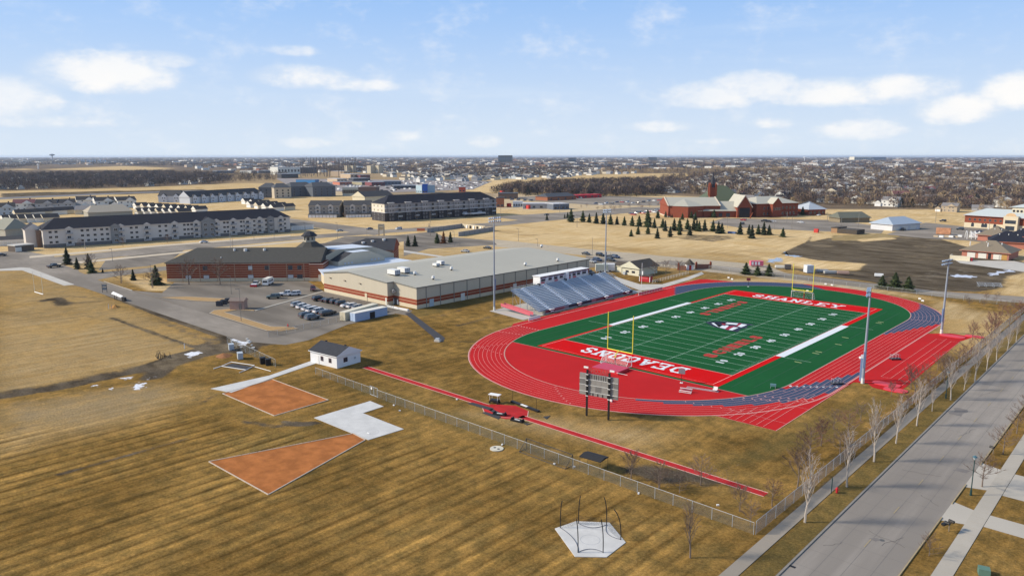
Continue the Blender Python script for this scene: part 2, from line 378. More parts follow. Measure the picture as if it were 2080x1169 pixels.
paint('pale', [(1400, 535), (1560, 548), (1700, 568), (1780, 578), (1760, 590), (1600, 570), (1440, 553)], .55, 2)
paint('soil', [(1810, 530), (1890, 545), (1940, 540), (1990, 560), (2050, 562), (1900, 585), (1780, 565)], 1, 2)
for q in ([(1690, 478), (1790, 474), (1835, 480), (1750, 489), (1690, 488)],): paint('soil', q, .1, 2); paint('green', q, 1, 3)
for pts, v_, s_, w_ in (([(440, 700), (480, 694), (520, 692)], 1, 2, 4.5), ([(420, 712), (470, 708), (500, 712)], 1, 2, 3), ([(330, 652), (400, 682), (440, 697)], .5, 2, 2.0), ([(320, 742), (350, 725), (400, 712)], 1, 1.5, 2.4), ([(0, 806), (150, 782), (300, 748)], .8, 1.5, 1.6),
        ([(580, 855), (612, 862), (640, 858)], 1, 1.2, .8), ([(440, 800), (410, 818)], .7, 1.5, .8), ([(1790, 520), (1880, 528), (1960, 520)], .6, 3, 2), ([(1620, 560), (1700, 568), (1780, 576), (1860, 584)], .6, 2, 1.2), ([(770, 560), (820, 585)], 0, 1, 0.1),
        ([(640, 700), (740, 712), (860, 700)], .4, 2, .8), ([(1540, 590), (1700, 590)], 0, 1, .1), ([(84.9, 0)], 0, 1, .1)):
    if len(pts) > 1: paint('soil', pts, v_, s_, w_)
paint('soil', [(84.75, -50), (84.75, 140)], .75, .6, .45, world=True); paint('green', [(88.4, -120), (88.4, 140)], .8, 1.0, 1.5, world=True)
paint('soil', [(1500, 560), (1640, 573), (1760, 584), (1900, 600)], .5, 1.2, .8)
paint('gold', [(1740, 485), (1800, 480), (1825, 485), (1750, 491)], 1, 2); paint('soil', [(1740, 485), (1800, 480), (1825, 485), (1750, 491)], 0, 2)
paint('green', [(1740, 486), (1800, 482), (1815, 485), (1750, 490)], 0, 2)
paint('soil', [(1648, 480), (1640, 492), (1610, 505), (1590, 515)], .85, 1.5, .8)
paint('gold', [(2040, 560), (2110, 545), (2110, 620), (2020, 600)], .75, 4); paint('soil', [(2040, 560), (2110, 545), (2110, 620), (2020, 600)], .25, 4)
paint('pale', [(1000, 485), (1200, 506), (1400, 524), (1560, 538), (1600, 556), (1450, 552), (1330, 541), (1190, 519), (1000, 500)], .85, 3)
paint('soil', [(1160, 512), (1240, 520), (1320, 530), (1280, 533), (1180, 522)], .45, 3)
SNOW = ([[(468, 690), (480, 684), (512, 688), (508, 697), (480, 696)], [(373, 718), (400, 712), (412, 716), (385, 726)], [(272, 782), (290, 775), (297, 778), (285, 792), (270, 790)], [(180, 783), (205, 778), (200, 784)],
        [(240, 768), (270, 763), (262, 770)], [(218, 788), (236, 785), (228, 792)], [(438, 672), (450, 670), (448, 676)], [(300, 767), (312, 764), (310, 770)], [(478, 700), (500, 696), (498, 702)]])
for q in SNOW: paint("wet", q, 1, 1.2)
for pts, v_, s_, w_ in (([(1190, 508), (1330, 520), (1480, 527)], .4, 3, 1.5), ([(1500, 497), (1560, 502), (1600, 498)], .35, 3, 2), ([(1060, 460), (1130, 458), (1180, 462)], .4, 3, 1.2), ([(1100, 480), (1180, 484)], .35, 3, 1),
        ([(660, 700), (760, 688), (860, 660), (960, 640)], .35, 2, .8), ([(600, 640), (700, 662), (790, 652)], .3, 2, .8), ([(1160, 880), (1330, 900), (1420, 930)], .3, 4, 2)):
    paint('soil', pts, v_, s_, w_)
# far fields and built-up ground
paint('city', [(450, 345), (1000, 350), (1010, 400), (880, 402), (560, 380), (440, 372)], .6, 12)
paint('city', [(1300, 350), (2200, 345), (2200, 425), (1620, 425), (1560, 408), (1330, 395)], .95, 12)
paint('gold', [(880, 372), (1010, 365), (1020, 380), (1000, 392), (900, 385)], 1, 6); paint('city', [(880, 372), (1010, 365), (1020, 380), (1000, 392), (900, 385)], 0, 6)
for q in ([(1150, 357), (1300, 352), (1440, 352), (1450, 359), (1250, 362), (1160, 364)], [(88, 344), (250, 337), (350, 341), (330, 345), (150, 348)], [(0, 372), (60, 372), (600, 372), (600, 392), (380, 398), (0, 412)], [(1890, 385), (2200, 378), (2200, 392), (1960, 393)], [(0, 345), (60, 342), (80, 350), (40, 356)]):
    paint('city', q, 0, 14); paint('gold', q, .8, 14)
paint('soil', [(0, 392), (300, 386), (420, 384), (420, 390), (200, 396), (0, 402)], .75, 5)
paint('city', [(0, 345), (450, 345), (470, 372), (300, 380), (0, 388)], 1, 12)
paint('pale', [(600, 380), (1100, 395), (1300, 400), (1540, 405), (1540, 415), (1200, 430), (1010, 425), (760, 400), (600, 395)], .5, 8)

me = bpy.data.meshes.new('ground'); nx, ny = len(gx), len(gy)
ripple = np.where(dist < 600, .05*np.sin(VX*.21)*np.cos(VY*.17)*0, 0)
me.vertices.add(NV); me.vertices.foreach_set('co', np.stack([VX, VY, ripple-.02], 1).astype('f').ravel())
ii = (np.arange(ny-1)[:, None]*nx+np.arange(nx-1)[None, :]).ravel()
quad = np.stack([ii, ii+1, ii+nx+1, ii+nx], 1).astype('i')
me.loops.add(quad.size); me.loops.foreach_set('vertex_index', quad.ravel()); me.polygons.add(len(quad))
me.polygons.foreach_set('loop_start', np.arange(0, quad.size, 4, dtype='i')); me.update(calc_edges=True)
for nm, ks in (('cover_a', ('soil', 'gold', 'stripe', 'green')), ('cover_b', ('pale', 'wet', 'city', 'tan'))):
    at_ = me.color_attributes.new(nm, 'FLOAT_COLOR', 'POINT'); at_.data.foreach_set('color', np.stack([ch[k] for k in ks], 1).astype('f').ravel())
gm = bpy.data.materials.new('dormant_grass_and_soil'); gm.use_nodes = True; t = NT(gm.node_tree); t.n.clear()
geo = t.node('ShaderNodeNewGeometry'); P_ = geo.outputs['Position']
A_ = t.node('ShaderNodeAttribute', attribute_name='cover_a'); B_ = t.node('ShaderNodeAttribute', attribute_name='cover_b')
sa = t.node('ShaderNodeSeparateColor'); sb = t.node('ShaderNodeSeparateColor'); t.l.new(A_.outputs['Color'], sa.inputs[0]); t.l.new(B_.outputs['Color'], sb.inputs[0])
nf = t.noise(P_, 2.6, 5, .7); nm_ = t.noise(P_, .35, 5, .65); nl = t.noise(P_, .045, 4, .6); nv = t.noise(t.mapv(P_, (.55, .035, 1), (0, 0, R(3))), 1.0, 5, .6)
nedge = t.noise(P_, .22, 6, .7)
def mask(m, amt=.8, a=.32, b=.68): return t.smooth(t.math('ADD', m, t.math('MULTIPLY', t.math('SUBTRACT', nedge, .5), amt)), a, b)
base = t.mix(t.smooth(nl, .35, .65), (.165, .102, .034), (.265, .166, .058))  # dormant grass, darkened as well to stand in for cloud shade
base = t.mix(t.smooth(nm_, .32, .68), t.mix(1.0, base, (.66, .70, .72), 'MULTIPLY'), t.mix(1.0, base, (1.24, 1.18, 1.06), 'MULTIPLY'))
base = t.mix(t.smooth(t.noise(t.mapv(P_, (.9, .10, 1)), 1, 5, .6), .3, .7), t.mix(1.0, base, (.80, .80, .78), 'MULTIPLY'), t.mix(1.0, base, (1.16, 1.15, 1.12), 'MULTIPLY'))
gold = t.mix(t.smooth(nv, .3, .7), (.47, .335, .170), (.70, .53, .305))  # dry straw, brightened as well for sunlight beyond the cloud shade
gold = t.mix(t.smooth(nl, .45, .7), gold, (.52, .36, .17)); gold = t.mix(t.math('MULTIPLY', t.smooth(t.noise(t.mapv(P_, (.02, .05, 1), (0, 0, R(50))), 1, 6, .65), .52, .72), .6), gold, (.30, .20, .09))
c = t.mix(t.math('MULTIPLY', sa.outputs[1], t.math('ADD', .75, t.math('MULTIPLY', nedge, .5)), clamp=True), base, gold)
c = t.mix(t.math('MULTIPLY', mask(A_.outputs["Alpha"], .7), .55), c, (.105, .088, .036))
c = t.mix(t.math('MULTIPLY', mask(B_.outputs['Alpha']), .6), c, (.22, .17, .105))
# mower passes: parallel bands about three metres wide, uneven in strength
sx = t.node('ShaderNodeSeparateXYZ'); t.l.new(P_, sx.inputs[0])
wob = t.math('MULTIPLY', t.math('SUBTRACT', t.noise(t.mapv(P_, (.3, .02, 1)), 1, 3), .5), 1.8)
ph = t.math('MULTIPLY', t.math('ADD', sx.outputs[0], wob), 2*PI/2.75)
band = t.math('ADD', t.math('ADD', t.math('MULTIPLY', t.math('SINE', ph), .42), t.math('MULTIPLY', t.math('SINE', t.math('MULTIPLY', ph, 2.0)), .20)), t.math('MULTIPLY', t.math('SUBTRACT', nv, .5), 1.6))
band = t.math('MULTIPLY', t.math('MULTIPLY', band, sa.outputs[2]), t.math('ADD', .35, t.math('MULTIPLY', nl, .9)))
c = t.mix(t.smooth(band, .0, .75), c, t.mix(1.0, c, (1.36, 1.32, 1.20), 'MULTIPLY'))
c = t.mix(t.smooth(band, .0, -.75), c, t.mix(1.0, c, (.50, .47, .45), 'MULTIPLY'))
soilc = t.mix(t.smooth(t.noise(t.mapv(P_, (.05, .14, 1), (0, 0, R(42))), 1, 6, .68), .3, .72), (.030, .026, .023), (.135, .113, .088)); soilc = t.mix(t.smooth(nl, .55, .75), soilc, (.21, .17, .12))
c = t.mix(t.math('MULTIPLY', mask(sa.outputs[0], .9), .93), c, soilc)
c = t.mix(t.math('MULTIPLY', mask(sb.outputs[0], .7), .8), c, t.mix(nv, (.30, .265, .215), (.50, .455, .385)))
citc = t.mix(t.smooth(t.noise(P_, .012, 6, .7), .35, .65), (.085, .068, .062), (.155, .115, .085))
c = t.mix(t.math('MULTIPLY', sb.outputs[2], .93), c, citc)
c = t.mix(t.math('MULTIPLY', t.smooth(t.math('ADD', sb.outputs[1], t.math('MULTIPLY', t.math('SUBTRACT', t.noise(P_, .9, 4, .6), .5), 1.6)), .45, .62), t.smooth(sb.outputs[1], .05, .3)), c, (.66, .68, .74))
ngr = t.noise(P_, 7.0, 3, .7)
c = t.mix(t.smooth(nf, .3, .7), t.mix(1.0, c, (.72, .72, .72), 'MULTIPLY'), t.mix(1.0, c, (1.28, 1.28, 1.25), 'MULTIPLY'))
c = t.mix(t.smooth(ngr, .3, .7), t.mix(1.0, c, (.84, .84, .84), 'MULTIPLY'), t.mix(1.0, c, (1.16, 1.16, 1.16), 'MULTIPLY'))
b_ = t.node('ShaderNodeBsdfPrincipled'); t.l.new(c, b_.inputs['Base Color']); b_.inputs['Roughness'].default_value = .95; b_.inputs['Specular IOR Level'].default_value = .0
bp = t.node('ShaderNodeBump'); bp.inputs['Strength'].default_value = .35; bp.inputs['Distance'].default_value = .12; t.l.new(nf, bp.inputs['Height']); t.l.new(bp.outputs[0], b_.inputs['Normal'])
o_ = t.node('ShaderNodeOutputMaterial'); t.l.new(b_.outputs[0], o_.inputs[0])
me.materials.append(gm); tag(put('ground', me), kind='structure')

# ------------------------------------------------------------------ roads, lots, kerbs
def rough(pts, n=7, amp=.16, sd=1):
    rg = random.Random(sd); out = []
    for i in range(len(pts)):
        a, d = Vector(pts[i]), Vector(pts[(i+1) % len(pts)]); L_ = (d-a).length; e = (d-a)/L_; nn = Vector((-e.y, e.x))
        for k in range(n): out.append(tuple(a.lerp(d, k/n)+nn*rg.uniform(-amp, amp)*min(L_, 12)))
    return out
z1, z2, z3, z4 = .010, .016, .022, .028
sheet('main_road', [(90.3, -400), (100.6, -400), (100.6, 156), (90.3, 156)], z1, roadmat)
b = MB()
for x in (92.9, 95.6, 98.2): strip(b, [(x, -300), (x, 156)], .05, z2)
for i in range(-60, 40): strip(b, [(90.4, i*4.5), (100.5, i*4.5)], .035, z2)
tag(b.obj('road_joints', M('road_joint', (.15, .14, .135), .9)), kind='structure')
b = MB(); rq = random.Random(4)
for (x, y, dx, dy, n_) in ((94.5, -44, .9, -.12, 7), (97, -47, .3, .9, 5), (92, -20, .8, .3, 7), (95, 2, .2, .9, 9), (97.5, 12, -.7, .3, 7), (93, 30, .3, .8, 9), (99.5, -30, -.5, .6, 6), (91.5, -52, .4, .7, 6), (96, 24, .9, .1, 5)):
    pts = [(x, y)]
    for i in range(n_): x += dx*.8+rq.uniform(-.3, .3); y += dy*.8+rq.uniform(-.3, .3); pts.append((min(x, 100.4), y))
    strip(b, pts, .06, z2+.004)
tag(b.obj('sealed_cracks', M('crack_tar', (.075, .07, .068), .8)), kind='structure')
for q in ([(98.0, -15), (99.8, -14.6), (99.9, -13.2), (98.3, -13.4)], [(95.2, -46.2), (96.1, -46.4), (96.6, -45.3), (95.6, -45.5)], [(91.0, 14), (93.0, 14), (93, 19), (91, 19)]): sheet('road_patch', rough(q, 5, .08), z2+.002, M('darker_road_patch', (.17, .155, .145), .95, .15, .8))
b = MB()
for i in range(14): y = -61+i*12.2; strip(b, [(95.45, y), (95.45, y+2.6)], .13, z3)
tag(b.obj('centre_line_dashes', M('faded_yellow_paint', (.31, .25, .15), .9)), kind='structure')
b = MB(); b.box(90.05, 90.3, -300, 157, -.02, .13); b.obj('kerb', M('dirty_kerb', (.22, .205, .18), .9, .2, 1))['kind'] = 'structure'
b = MB(); b.box(89.93, 90.05, -300, 157, -.02, .012); b.obj('gutter_edge', M('gutter_dirt', (.10, .09, .08), .9))['kind'] = 'structure'
for y0, y1 in ((-300, -33.5), (-28.0, -19.5), (-9.5, 60)):
    b = MB(); b.box(100.6, 100.75, y0, y1, -.02, .13); b.obj('kerb', M('sandy_kerb', (.34, .27, .16), .9, .2, 1))['kind'] = 'structure'
for y0, y1 in ((-33.5, -28.0), (-19.5, -9.5)): sheet('driveway_apron', [(100.6, y0-1), (103.4, y0), (103.4, y1), (100.6, y1+1)], z2, M('driveway_concrete', (.43, .395, .34), .85, .06, .4, var2=.1))
sheet('driveway', [(105.4, -32.5), (125, -32.5), (125, -28.2), (105.4, -28.2)], z1, MATS['driveway_concrete']); sheet('driveway', [(105.4, -20), (125, -20), (125, -10), (105.4, -10)], z1, MATS['driveway_concrete'])
# pavements laid in slabs
def slabs(x0, x1, y0, y1, n, m, nm='slab'):
    par = tag(sheet('pavement', [(x0-.03, y0), (x1+.03, y0), (x1+.03, y1), (x0-.03, y1)], .012, M('slab_bedding', (.10, .09, .07), .9)), kind='structure')
    L = (y1-y0)/n; me0 = None
    for i in range(n):
        if me0 is None:
            q = MB(); q.box(0, x1-x0, 0.02, L-.02, -.005, .035); o = q.obj(nm, m, par, loc=(x0, y0, .012)); me0 = o.data
        else: put(nm, me0, par, (x0, y0+i*L, .012))
slabs(85.05, 86.75, -100, -4, 52, M('pavement_slab_grey', (.29, .255, .21), .88, .10, .45, var2=.12))
slabs(103.4, 105.35, -75, 15, 44, M('pavement_slab_pale', (.40, .365, .31), .88, .08, .5, var2=.1))
sheet('pavement', [(85.05, -4), (86.75, -4), (86.75, 156), (85.05, 156)], .03, MATS['pavement_slab_grey'])
# far cross road past the end of the track, gravel lot beside it
sheet('cross_road', [(-60, 150.2), (-5, 150.5), (30, 149), (60, 147.5), (90.3, 156), (600, 156), (600, 169), (84, 169), (54, 159), (20, 162), (-30, 163), (-60, 163)], z1, pavement)
# school drive and parking lots
sheet('school_drive', [(-300, -51), (-190, -51.5), (-62, -51), (-50, -45), (-50, -38), (-62, -40.6), (-106, -41), (-163, -41.5), (-218, -42), (-232, -38), (-300, -36)], z1, pavement)
sheet('parking_lot', [(-62, -40.7), (-50, -38), (-58, -20), (-60, 1), (-71, 5.5), (-109.5, 5.5), (-134, 14), (-170, -23), (-150, -36), (-163, -41.3), (-108, -41)], z2, lotmat)
sheet('parking_lot', ppx([(640, 500), (700, 480), (800, 478), (880, 470), (900, 480), (1000, 488), (1010, 497), (870, 505), (820, 520), (820, 490), (760, 500)]), z1, lotmat)
sheet('parking_lot', ppx([(200, 549), (215, 528), (330, 508), (380, 503), (345, 530), (300, 540)]), z1, lotmat)
sheet('service_road', ppx([(140, 560), (215, 552), (345, 540), (345, 548), (240, 560), (175, 572)]), z2, pavement)
sheet('parking_lot', ppx([(1190, 520), (1330, 536), (1330, 545), (1250, 535), (1190, 545)]), z3, lotmat)
for q in ([(-141.5, -40.3), (-126, -34.5), (-114, -27), (-113, -24.5), (-122.5, -25.5), (-136, -33)],):
    sheet('grass_island', q, .12, M('island_dry_grass', (.36, .23, .10), .95, .2, 1), th=.12)
isl = [(-106.4, -37.3), (-103.8, -30), (-97, -28), (-96, -29.3), (-101.5, -32), (-101, -36.5), (-72, -36.8), (-66.5, -32.7), (-63.5, -33), (-64.5, -38), (-67.8, -40.3), (-103, -40.4)]
sheet('grass_island', isl, .12, MATS['island_dry_grass'], th=.12)
b = MB(); strip(b, isl, .3, .14, closed=True); b.obj('island_kerb', kerbmat)['kind'] = 'structure'
b = MB(); strip(b, [(-141.5, -40.3), (-126, -34.5), (-114, -27), (-113, -24.5), (-122.5, -25.5), (-136, -33)], .3, .14, closed=True); b.obj('island_kerb', kerbmat)['kind'] = 'structure'
b = MB(); b.prism([(-97, -28.3), (-96.7, -29.1), (-109.3, 5.3-1.2), (-109.9, 4)], 0, .14); b.prism([(-163, -41.6), (-192, -41.4), (-192, -41.1), (-163, -41.2)], 0, .13)
b.prism([(-96.8, -28.6), (-95.8, -28.6), (-109, 5.3), (-110.2, 5.3)], 0, .13); b.obj('kerb', kerbmat)['kind'] = 'structure'
b = MB()
for i in range(9):
    strip(b, [(-93+i*3.0, -16), (-93+i*3.0, -11)], .12, z4); strip(b, [(-106+i*3.1, .2), (-106+i*3.1, 4.8)], .12, z4)
b.obj('parking_lines', M('worn_white_paint', (.42, .41, .39), .8))['kind'] = 'structure'
# avenue beyond the school: two carriageways with a grass median
def P2(*l): return ppx(l)
sheet('avenue', P2((-400, 552), (-100, 530), (100, 523), (330, 500), (590, 480), (760, 468), (1000, 452), (1160, 437), (1400, 415), (1400, 420), (1160, 444), (1000, 460), (800, 472), (590, 488), (330, 512), (100, 537), (-100, 560), (-400, 580)), .02, pavement)
sheet('avenue', P2((-200, 530), (40, 508), (110, 520), (110, 540), (60, 546), (-200, 560)), .035, pavement)
sheet('side_street', P2((560, 440), (600, 445), (800, 470), (760, 478), (640, 462), (560, 450)), .03, pavement)
sheet('side_street', P2((0, 540), (45, 543), (140, 577), (175, 585), (215, 575), (110, 530), (0, 535)), .045, pavement)
sheet('footpath', P2((-60, 548), (0, 546), (40, 543), (60, 544), (152, 578), (130, 580), (45, 549), (0, 550)), .05, concrete)
sheet('footpath', P2((60, 524), (330, 500), (590, 480), (590, 478), (330, 497), (60, 520)), .04, M('sandy_path', (.52, .44, .33), .9))
sheet('footpath', P2((110, 540), (330, 518), (600, 492), (640, 488), (640, 486), (600, 489), (330, 515), (110, 536)), .05, MATS['sandy_path'])
sheet('footpath', P2((820, 508), (900, 520), (940, 525), (935, 528), (820, 512)), .05, concrete)
sheet('highway', P2((-200, 422), (0, 401), (250, 391), (420, 386), (420, 388), (250, 393.5), (0, 405), (-200, 428)), .06, M('distant_grey_road', (.16, .15, .15), .9))
sheet('parking_lot', P2((1000, 440), (1130, 432), (1300, 420), (1360, 424), (1355, 432), (1280, 432), (1160, 440), (1060, 448)), .05, pavement)
sheet('parking_lot', P2((1040, 400), (1180, 396), (1360, 402), (1360, 418), (1200, 416), (1080, 408)), .05, pavement)
sheet('parking_lot', P2((1470, 443), (1700, 447), (1800, 462), (1790, 474), (1680, 470), (1500, 462), (1440, 452)), .05, pavement)
sheet('parking_lot', P2((1800, 476), (1880, 452), (1960, 460), (2080, 466), (2200, 480), (2080, 500), (1960, 488), (1880, 484)), .05, pavement)
sheet('parking_lot', P2((560, 362), (1000, 368), (960, 385), (760, 392), (600, 385)), .12, M('busy_far_lot', (.24, .21, .20), .9, .3, .05))
sheet('driveway', P2((1940, 528), (2060, 530), (2200, 560), (2200, 575), (2080, 552), (1950, 534)), .03, concrete)
sheet('puddle', rough(P2((1590, 510), (1600, 517), (1630, 520), (1618, 522), (1594, 519))), .02, M('standing_water', (.25, .29, .36), .15, .2, .5, spec=.8))
sheet('puddle', rough(P2((1560, 528), (1583, 522), (1590, 527), (1575, 534), (1556, 532))), .02, MATS['standing_water'])
sheet('puddle', rough(P2((1930, 560), (1945, 557), (1985, 561), (1975, 564), (1940, 563))), .02, M('melting_ice', (.55, .57, .64), .3, .1, .5))
sheet('puddle', rough(P2((2010, 556), (2030, 551), (2060, 546), (2058, 550), (2030, 558), (2012, 560))), .02, MATS['melting_ice'])
# ------------------------------------------------------------------ running track and football field
UC, V1, V2 = 24.6, 12.66, 97.05
def lane(Rr, p):
    """p < 0: angle along the near bend, 0..1 up the far straight by metres*1e-? (see callers)"""
def stad(Rr, n=48):
    pts = [(UC+Rr*math.cos(R(t)), V2+Rr*math.sin(R(t))) for t in np.linspace(0, 180, n)]
    return pts+[(UC+Rr*math.cos(R(t)), V1+Rr*math.sin(R(t))) for t in np.linspace(180, 360, n)]
b = MB(); O = stad(45.25); I = stad(36.3); n = len(O)
for i in range(n):
    j = (i+1) % n; b.face([(*I[i], .02), (*O[i], .02), (*O[j], .02), (*I[j], .02)][::1])
tag(b.obj('running_track', trackred), kind='structure')
sheet('track_apron', [(-19.8, 9), (-23.0, 14), (-23.0, 96), (-22.5, 123), (-20.4, 125.5), (-7, 128), (-16, 115), (-20, 98), (-20, 12)], .016, trackred)
sheet('track_apron', [(58.4, -17.6), (70.3, -17.3), (70.5, 20), (70.2, 60), (69.6, 60), (69.4, 10), (66, -5)], .016, trackred)
sheet('jump_runway_area', [(69.9, 22.2), (72.9, 23.8), (74.8, 21.4), (79.6, 20.6), (80.0, 27), (79.3, 60), (79.0, 80), (80.5, 88), (74.5, 88), (70.3, 83.5), (69.9, 83)], .014, trackred)
E1 = [(UC+36.3*math.cos(R(t)), V1+36.3*math.sin(R(t))) for t in np.linspace(180+24, 360-24, 40)]
sheet('jump_apron', E1, .024, trackred)
E2 = [(UC+36.3*math.cos(R(t)), V1+36.3*math.sin(R(t))) for t in list(np.linspace(-24, 0, 6))]+[(UC+36.3*math.cos(R(t)), V2+36.3*math.sin(R(t))) for t in np.linspace(0, 180, 40)]+[(UC+36.3*math.cos(R(t)), V1+36.3*math.sin(R(t))) for t in np.linspace(180, 204, 6)]
sheet('turf_field', E2, .024, turf)
b = MB()
for u in (-3.5, 52.5, -7.2, 56.2): strip(b, [(u, 4 if abs(u-24.6) > 31 else 1), (u, 108)], .16, .028)
for i in range(7): strip(b, [(-9 if 0 < i < 6 else -6, 11+i*15.5), (58, 11+i*15.5)], .07, .028)
tag(b.obj('turf_seams', turfdark), kind='structure')
# exchange zones (blue) in each lane
def lp(Rr, q):                               # q in metres from the start of the right straight; negative runs back round the near bend
    if q < 0: t = q/40.8; return (UC+Rr*math.cos(t), V1+Rr*math.sin(t))
    if q <= V2-V1: return (UC+Rr, V1+q)
    t = (q-(V2-V1))/40.8; return (UC+Rr*math.cos(t), V2+Rr*math.sin(t))
b = MB()
for k in range(8):
    r0, r1 = 36.5+k*1.07+.02, 36.5+(k+1)*1.07-.02
    for q0, q1 in ((-44+k*6.0, -5.5+k*3.4), (61.5+k*3.4, 84.39+16+k*2.2), (150+k*1.3, 222-k*1.8)):
        N = 26; ps = [(lp(r0, q0+(q1-q0)*i/N), lp(r1, q0+(q1-q0)*i/N)) for i in range(N+1)]
        if q0 > 120:
            g = lambda Rr, q: lp(Rr, q) if q < 84.39+128.17 else (UC-Rr, V2-(q-84.39-128.17))
            ps = [(g(r0, q0+(q1-q0)*i/N), g(r1, q0+(q1-q0)*i/N)) for i in range(N+1)]
        for (a, c), (d, e) in zip(ps, ps[1:]): b.face([(*a, .028), (*c, .028), (*e, .028), (*d, .028)])
tag(b.obj('exchange_zones', trackblue), kind='structure')
b = MB()
for k in range(9):
    r_ = 36.5+k*1.07
    if k in (0, 8): strip(b, stad(r_, 40), .065, .034, closed=True)
    else: strip(b, [(UC-r_*math.cos(R(a_)), V1-r_*math.sin(R(a_))) for a_ in np.linspace(-0, 180, 40)]+[(UC+r_*math.cos(R(a_)), V2+r_*math.sin(R(a_))) for a_ in np.linspace(0, 62, 16)], .065, .034)
strip(b, stad(45.35, 40), .22, .034, closed=True)
for k in range(7): strip(b, [(59.6+k*1.35, -16.8+.0*k), (59.6+k*1.35, 8 if k > 4 else -3-(4-k)*2.2)], .07, .036)
strip(b, [(58.2, -17.5), (70.3, -17.4), (70.3, 20)], .12, .036); strip(b, [(58.5, -12.5), (70.2, -12.5)], .06, .038); strip(b, [(58.5, -2), (70.2, -2)], .06, .038)
strip(b, [(-23.0, 14), (-23.0, 96), (-22.5, 123), (-20.4, 125.5), (-10, 128)], .14, .036)
for u0, u1 in ((73.6, 75.6), (77.2, 79.0)):
    strip(b, [(u0, 31), (u0, 78)], .07, .036); strip(b, [(u1, 31 if u0 < 75 else 27), (u1, 80)], .07, .036); strip(b, [(u0, 31), (u1, 31)], .07, .038); strip(b, [(u0, 78), (u1, 78)], .07, .038)
for y in (36, 37, 38, 39): strip(b, [(77.2, y), (79.0, y)], .08, .04)
for k in range(8):
    for q in (-33+k*1.5, -22+k*2.1, -10+k*2.6, 62+k*2.3, 92+k*1.0, -64+k*1.2):
        a, c = lp(36.7+k*1.07, q), lp(37.4+k*1.07, q); strip(b, [a, c], .12, .04)
    a = lp(37.03+k*1.07, -110-k*3.6); a2_ = lp(37.03+k*1.07, -112-k*3.6)
rr = random.Random(3)
for k in range(8):
    for q in (-15+k*1.1, -19+k*1.4, 88, -128.17+8): a, c = lp(36.85+k*1.07, q), lp(37.3+k*1.07, q); d_ = .32; strip(b, [a, c], d_, .042)
    for t in (28+k*1.2, 44-k*1.7): p_ = (UC-(36.9+k*1.07)*math.cos(R(t)), V1-(36.9+k*1.07)*math.sin(R(t))); p2 = (UC-(37.25+k*1.07)*math.cos(R(t)), V1-(37.25+k*1.07)*math.sin(R(t))); strip(b, [p_, p2], .3, .042)
    strip(b, [(UC-36.8-k*1.07, 12.9), (UC-37.3-k*1.07, 12.9)], .45, .042)
tag(b.obj('track_lines', trackwhite), kind='structure')
for lab, m_, z_ in (('white', turfwhite, .046),):
    for k in range(8):
        for (q, dq) in ((8, 0),):
            a = lp(37.03+k*1.07, -3+k*.9); text_mesh('lane_number', str(k+1), m_, None, .5, .8, flatm((a[0]-.25, a[1], z_), (1, 0, 0), (0, 1, 0)), .03, kind='structure')
b = MB(); strip(b, [stad(36.35, 40)[i] for i in range(80)], .16, .03, closed=True); strip(b, [E1[0], E1[-1]], .16, .032)
tag(b.obj('turf_border_strip', M('border_strip', (.40, .30, .25), .8)), kind='structure')
# football markings
b = MB()
b.face([(-.0, 0, .030), (48.77, 0, .030), (48.77, 9.144, .030), (0, 9.144, .030)]); b.face([(0, 100.58, .030), (48.77, 100.58, .030), (48.77, 109.73, .030), (0, 109.73, .030)])
for x0, x1, y0, y1 in ((-.9, 0, -.9, 32.0), (-.9, 0, 77.7, 110.6), (48.77, 50.4, -.9, 32.0), (48.77, 50.4, 77.7, 110.6), (0, 48.77, -.9, 0), (0, 48.77, 109.73, 110.6)):
    b.face([(x0, y0, .030), (x1, y0, .030), (x1, y1, .030), (x0, y1, .030)])
tag(b.obj('end_zones', turfred), kind='structure')
b = MB()
for x0, x1 in ((-1.75, -.05), (48.82, 50.9)): b.face([(x0, 32.0, .032), (x1, 32.0, .032), (x1, 77.7, .032), (x0, 77.7, .032)])
b.obj('team_area_border', turfwhite)['kind'] = 'structure'
b = MB(); strip(b, [(0.05, 0.05), (48.72, .05), (48.72, 109.68), (.05, 109.68)], .16, .036, closed=True); strip(b, [(0, 9.144), (48.77, 9.144)], .2, .038); strip(b, [(0, 100.58), (48.77, 100.58)], .2, .038)
b.obj('boundary_lines', M('boundary_pink', (.75, .36, .33), .7))['kind'] = 'structure'
b = MB(); Y = .9144
for i in range(1, 20): strip(b, [(0.1, 9.144+i*5*Y), (48.67, 9.144+i*5*Y)], .13, .034)
for i in range(1, 100):
    if i % 5:
        y = 9.144+i*Y
        for x in (17.8, 30.97): strip(b, [(x-.3, y), (x+.3, y)], .12, .034)
        for x in (.8, 47.97): strip(b, [(x-.4, y), (x+.4, y)], .09, .034)
    else:
        for x in (17.8, 30.97): strip(b, [(x, 9.144+i*Y-.5), (x, 9.144+i*Y+.5)], .16, .036)
for x in (17.8, 30.97): strip(b, [(x, 9.3), (x, 100.4)], .05, .0335)
strip(b, [(23.4, 9.144+3*Y), (25.4, 9.144+3*Y)], .1, .036); strip(b, [(23.4, 100.58-3*Y), (25.4, 100.58-3*Y)], .1, .036)
for x, y in ((-9, 32), (-9, 77.7)): strip(b, [(x, y), (-1.8, y)], .14, .036)
for y in (32, 77.7): strip(b, [(50.9, y), (57.6, y)], .14, .036)
b.obj('yard_lines', turfline)['kind'] = 'structure'
b = MB()
for x, y in ((55.5, 41), (55.5, 43), (56.5, 54), (55.2, 63), (56.2, 88), (56.2, 90), (55.5, 30)):
    strip(b, [(x-1.1, y), (x+.6, y)], .3, .036)
b.obj('sideline_marks', M('pale_yellow_mark', (.5, .55, .25), .8))['kind'] = 'structure'
b = MB()
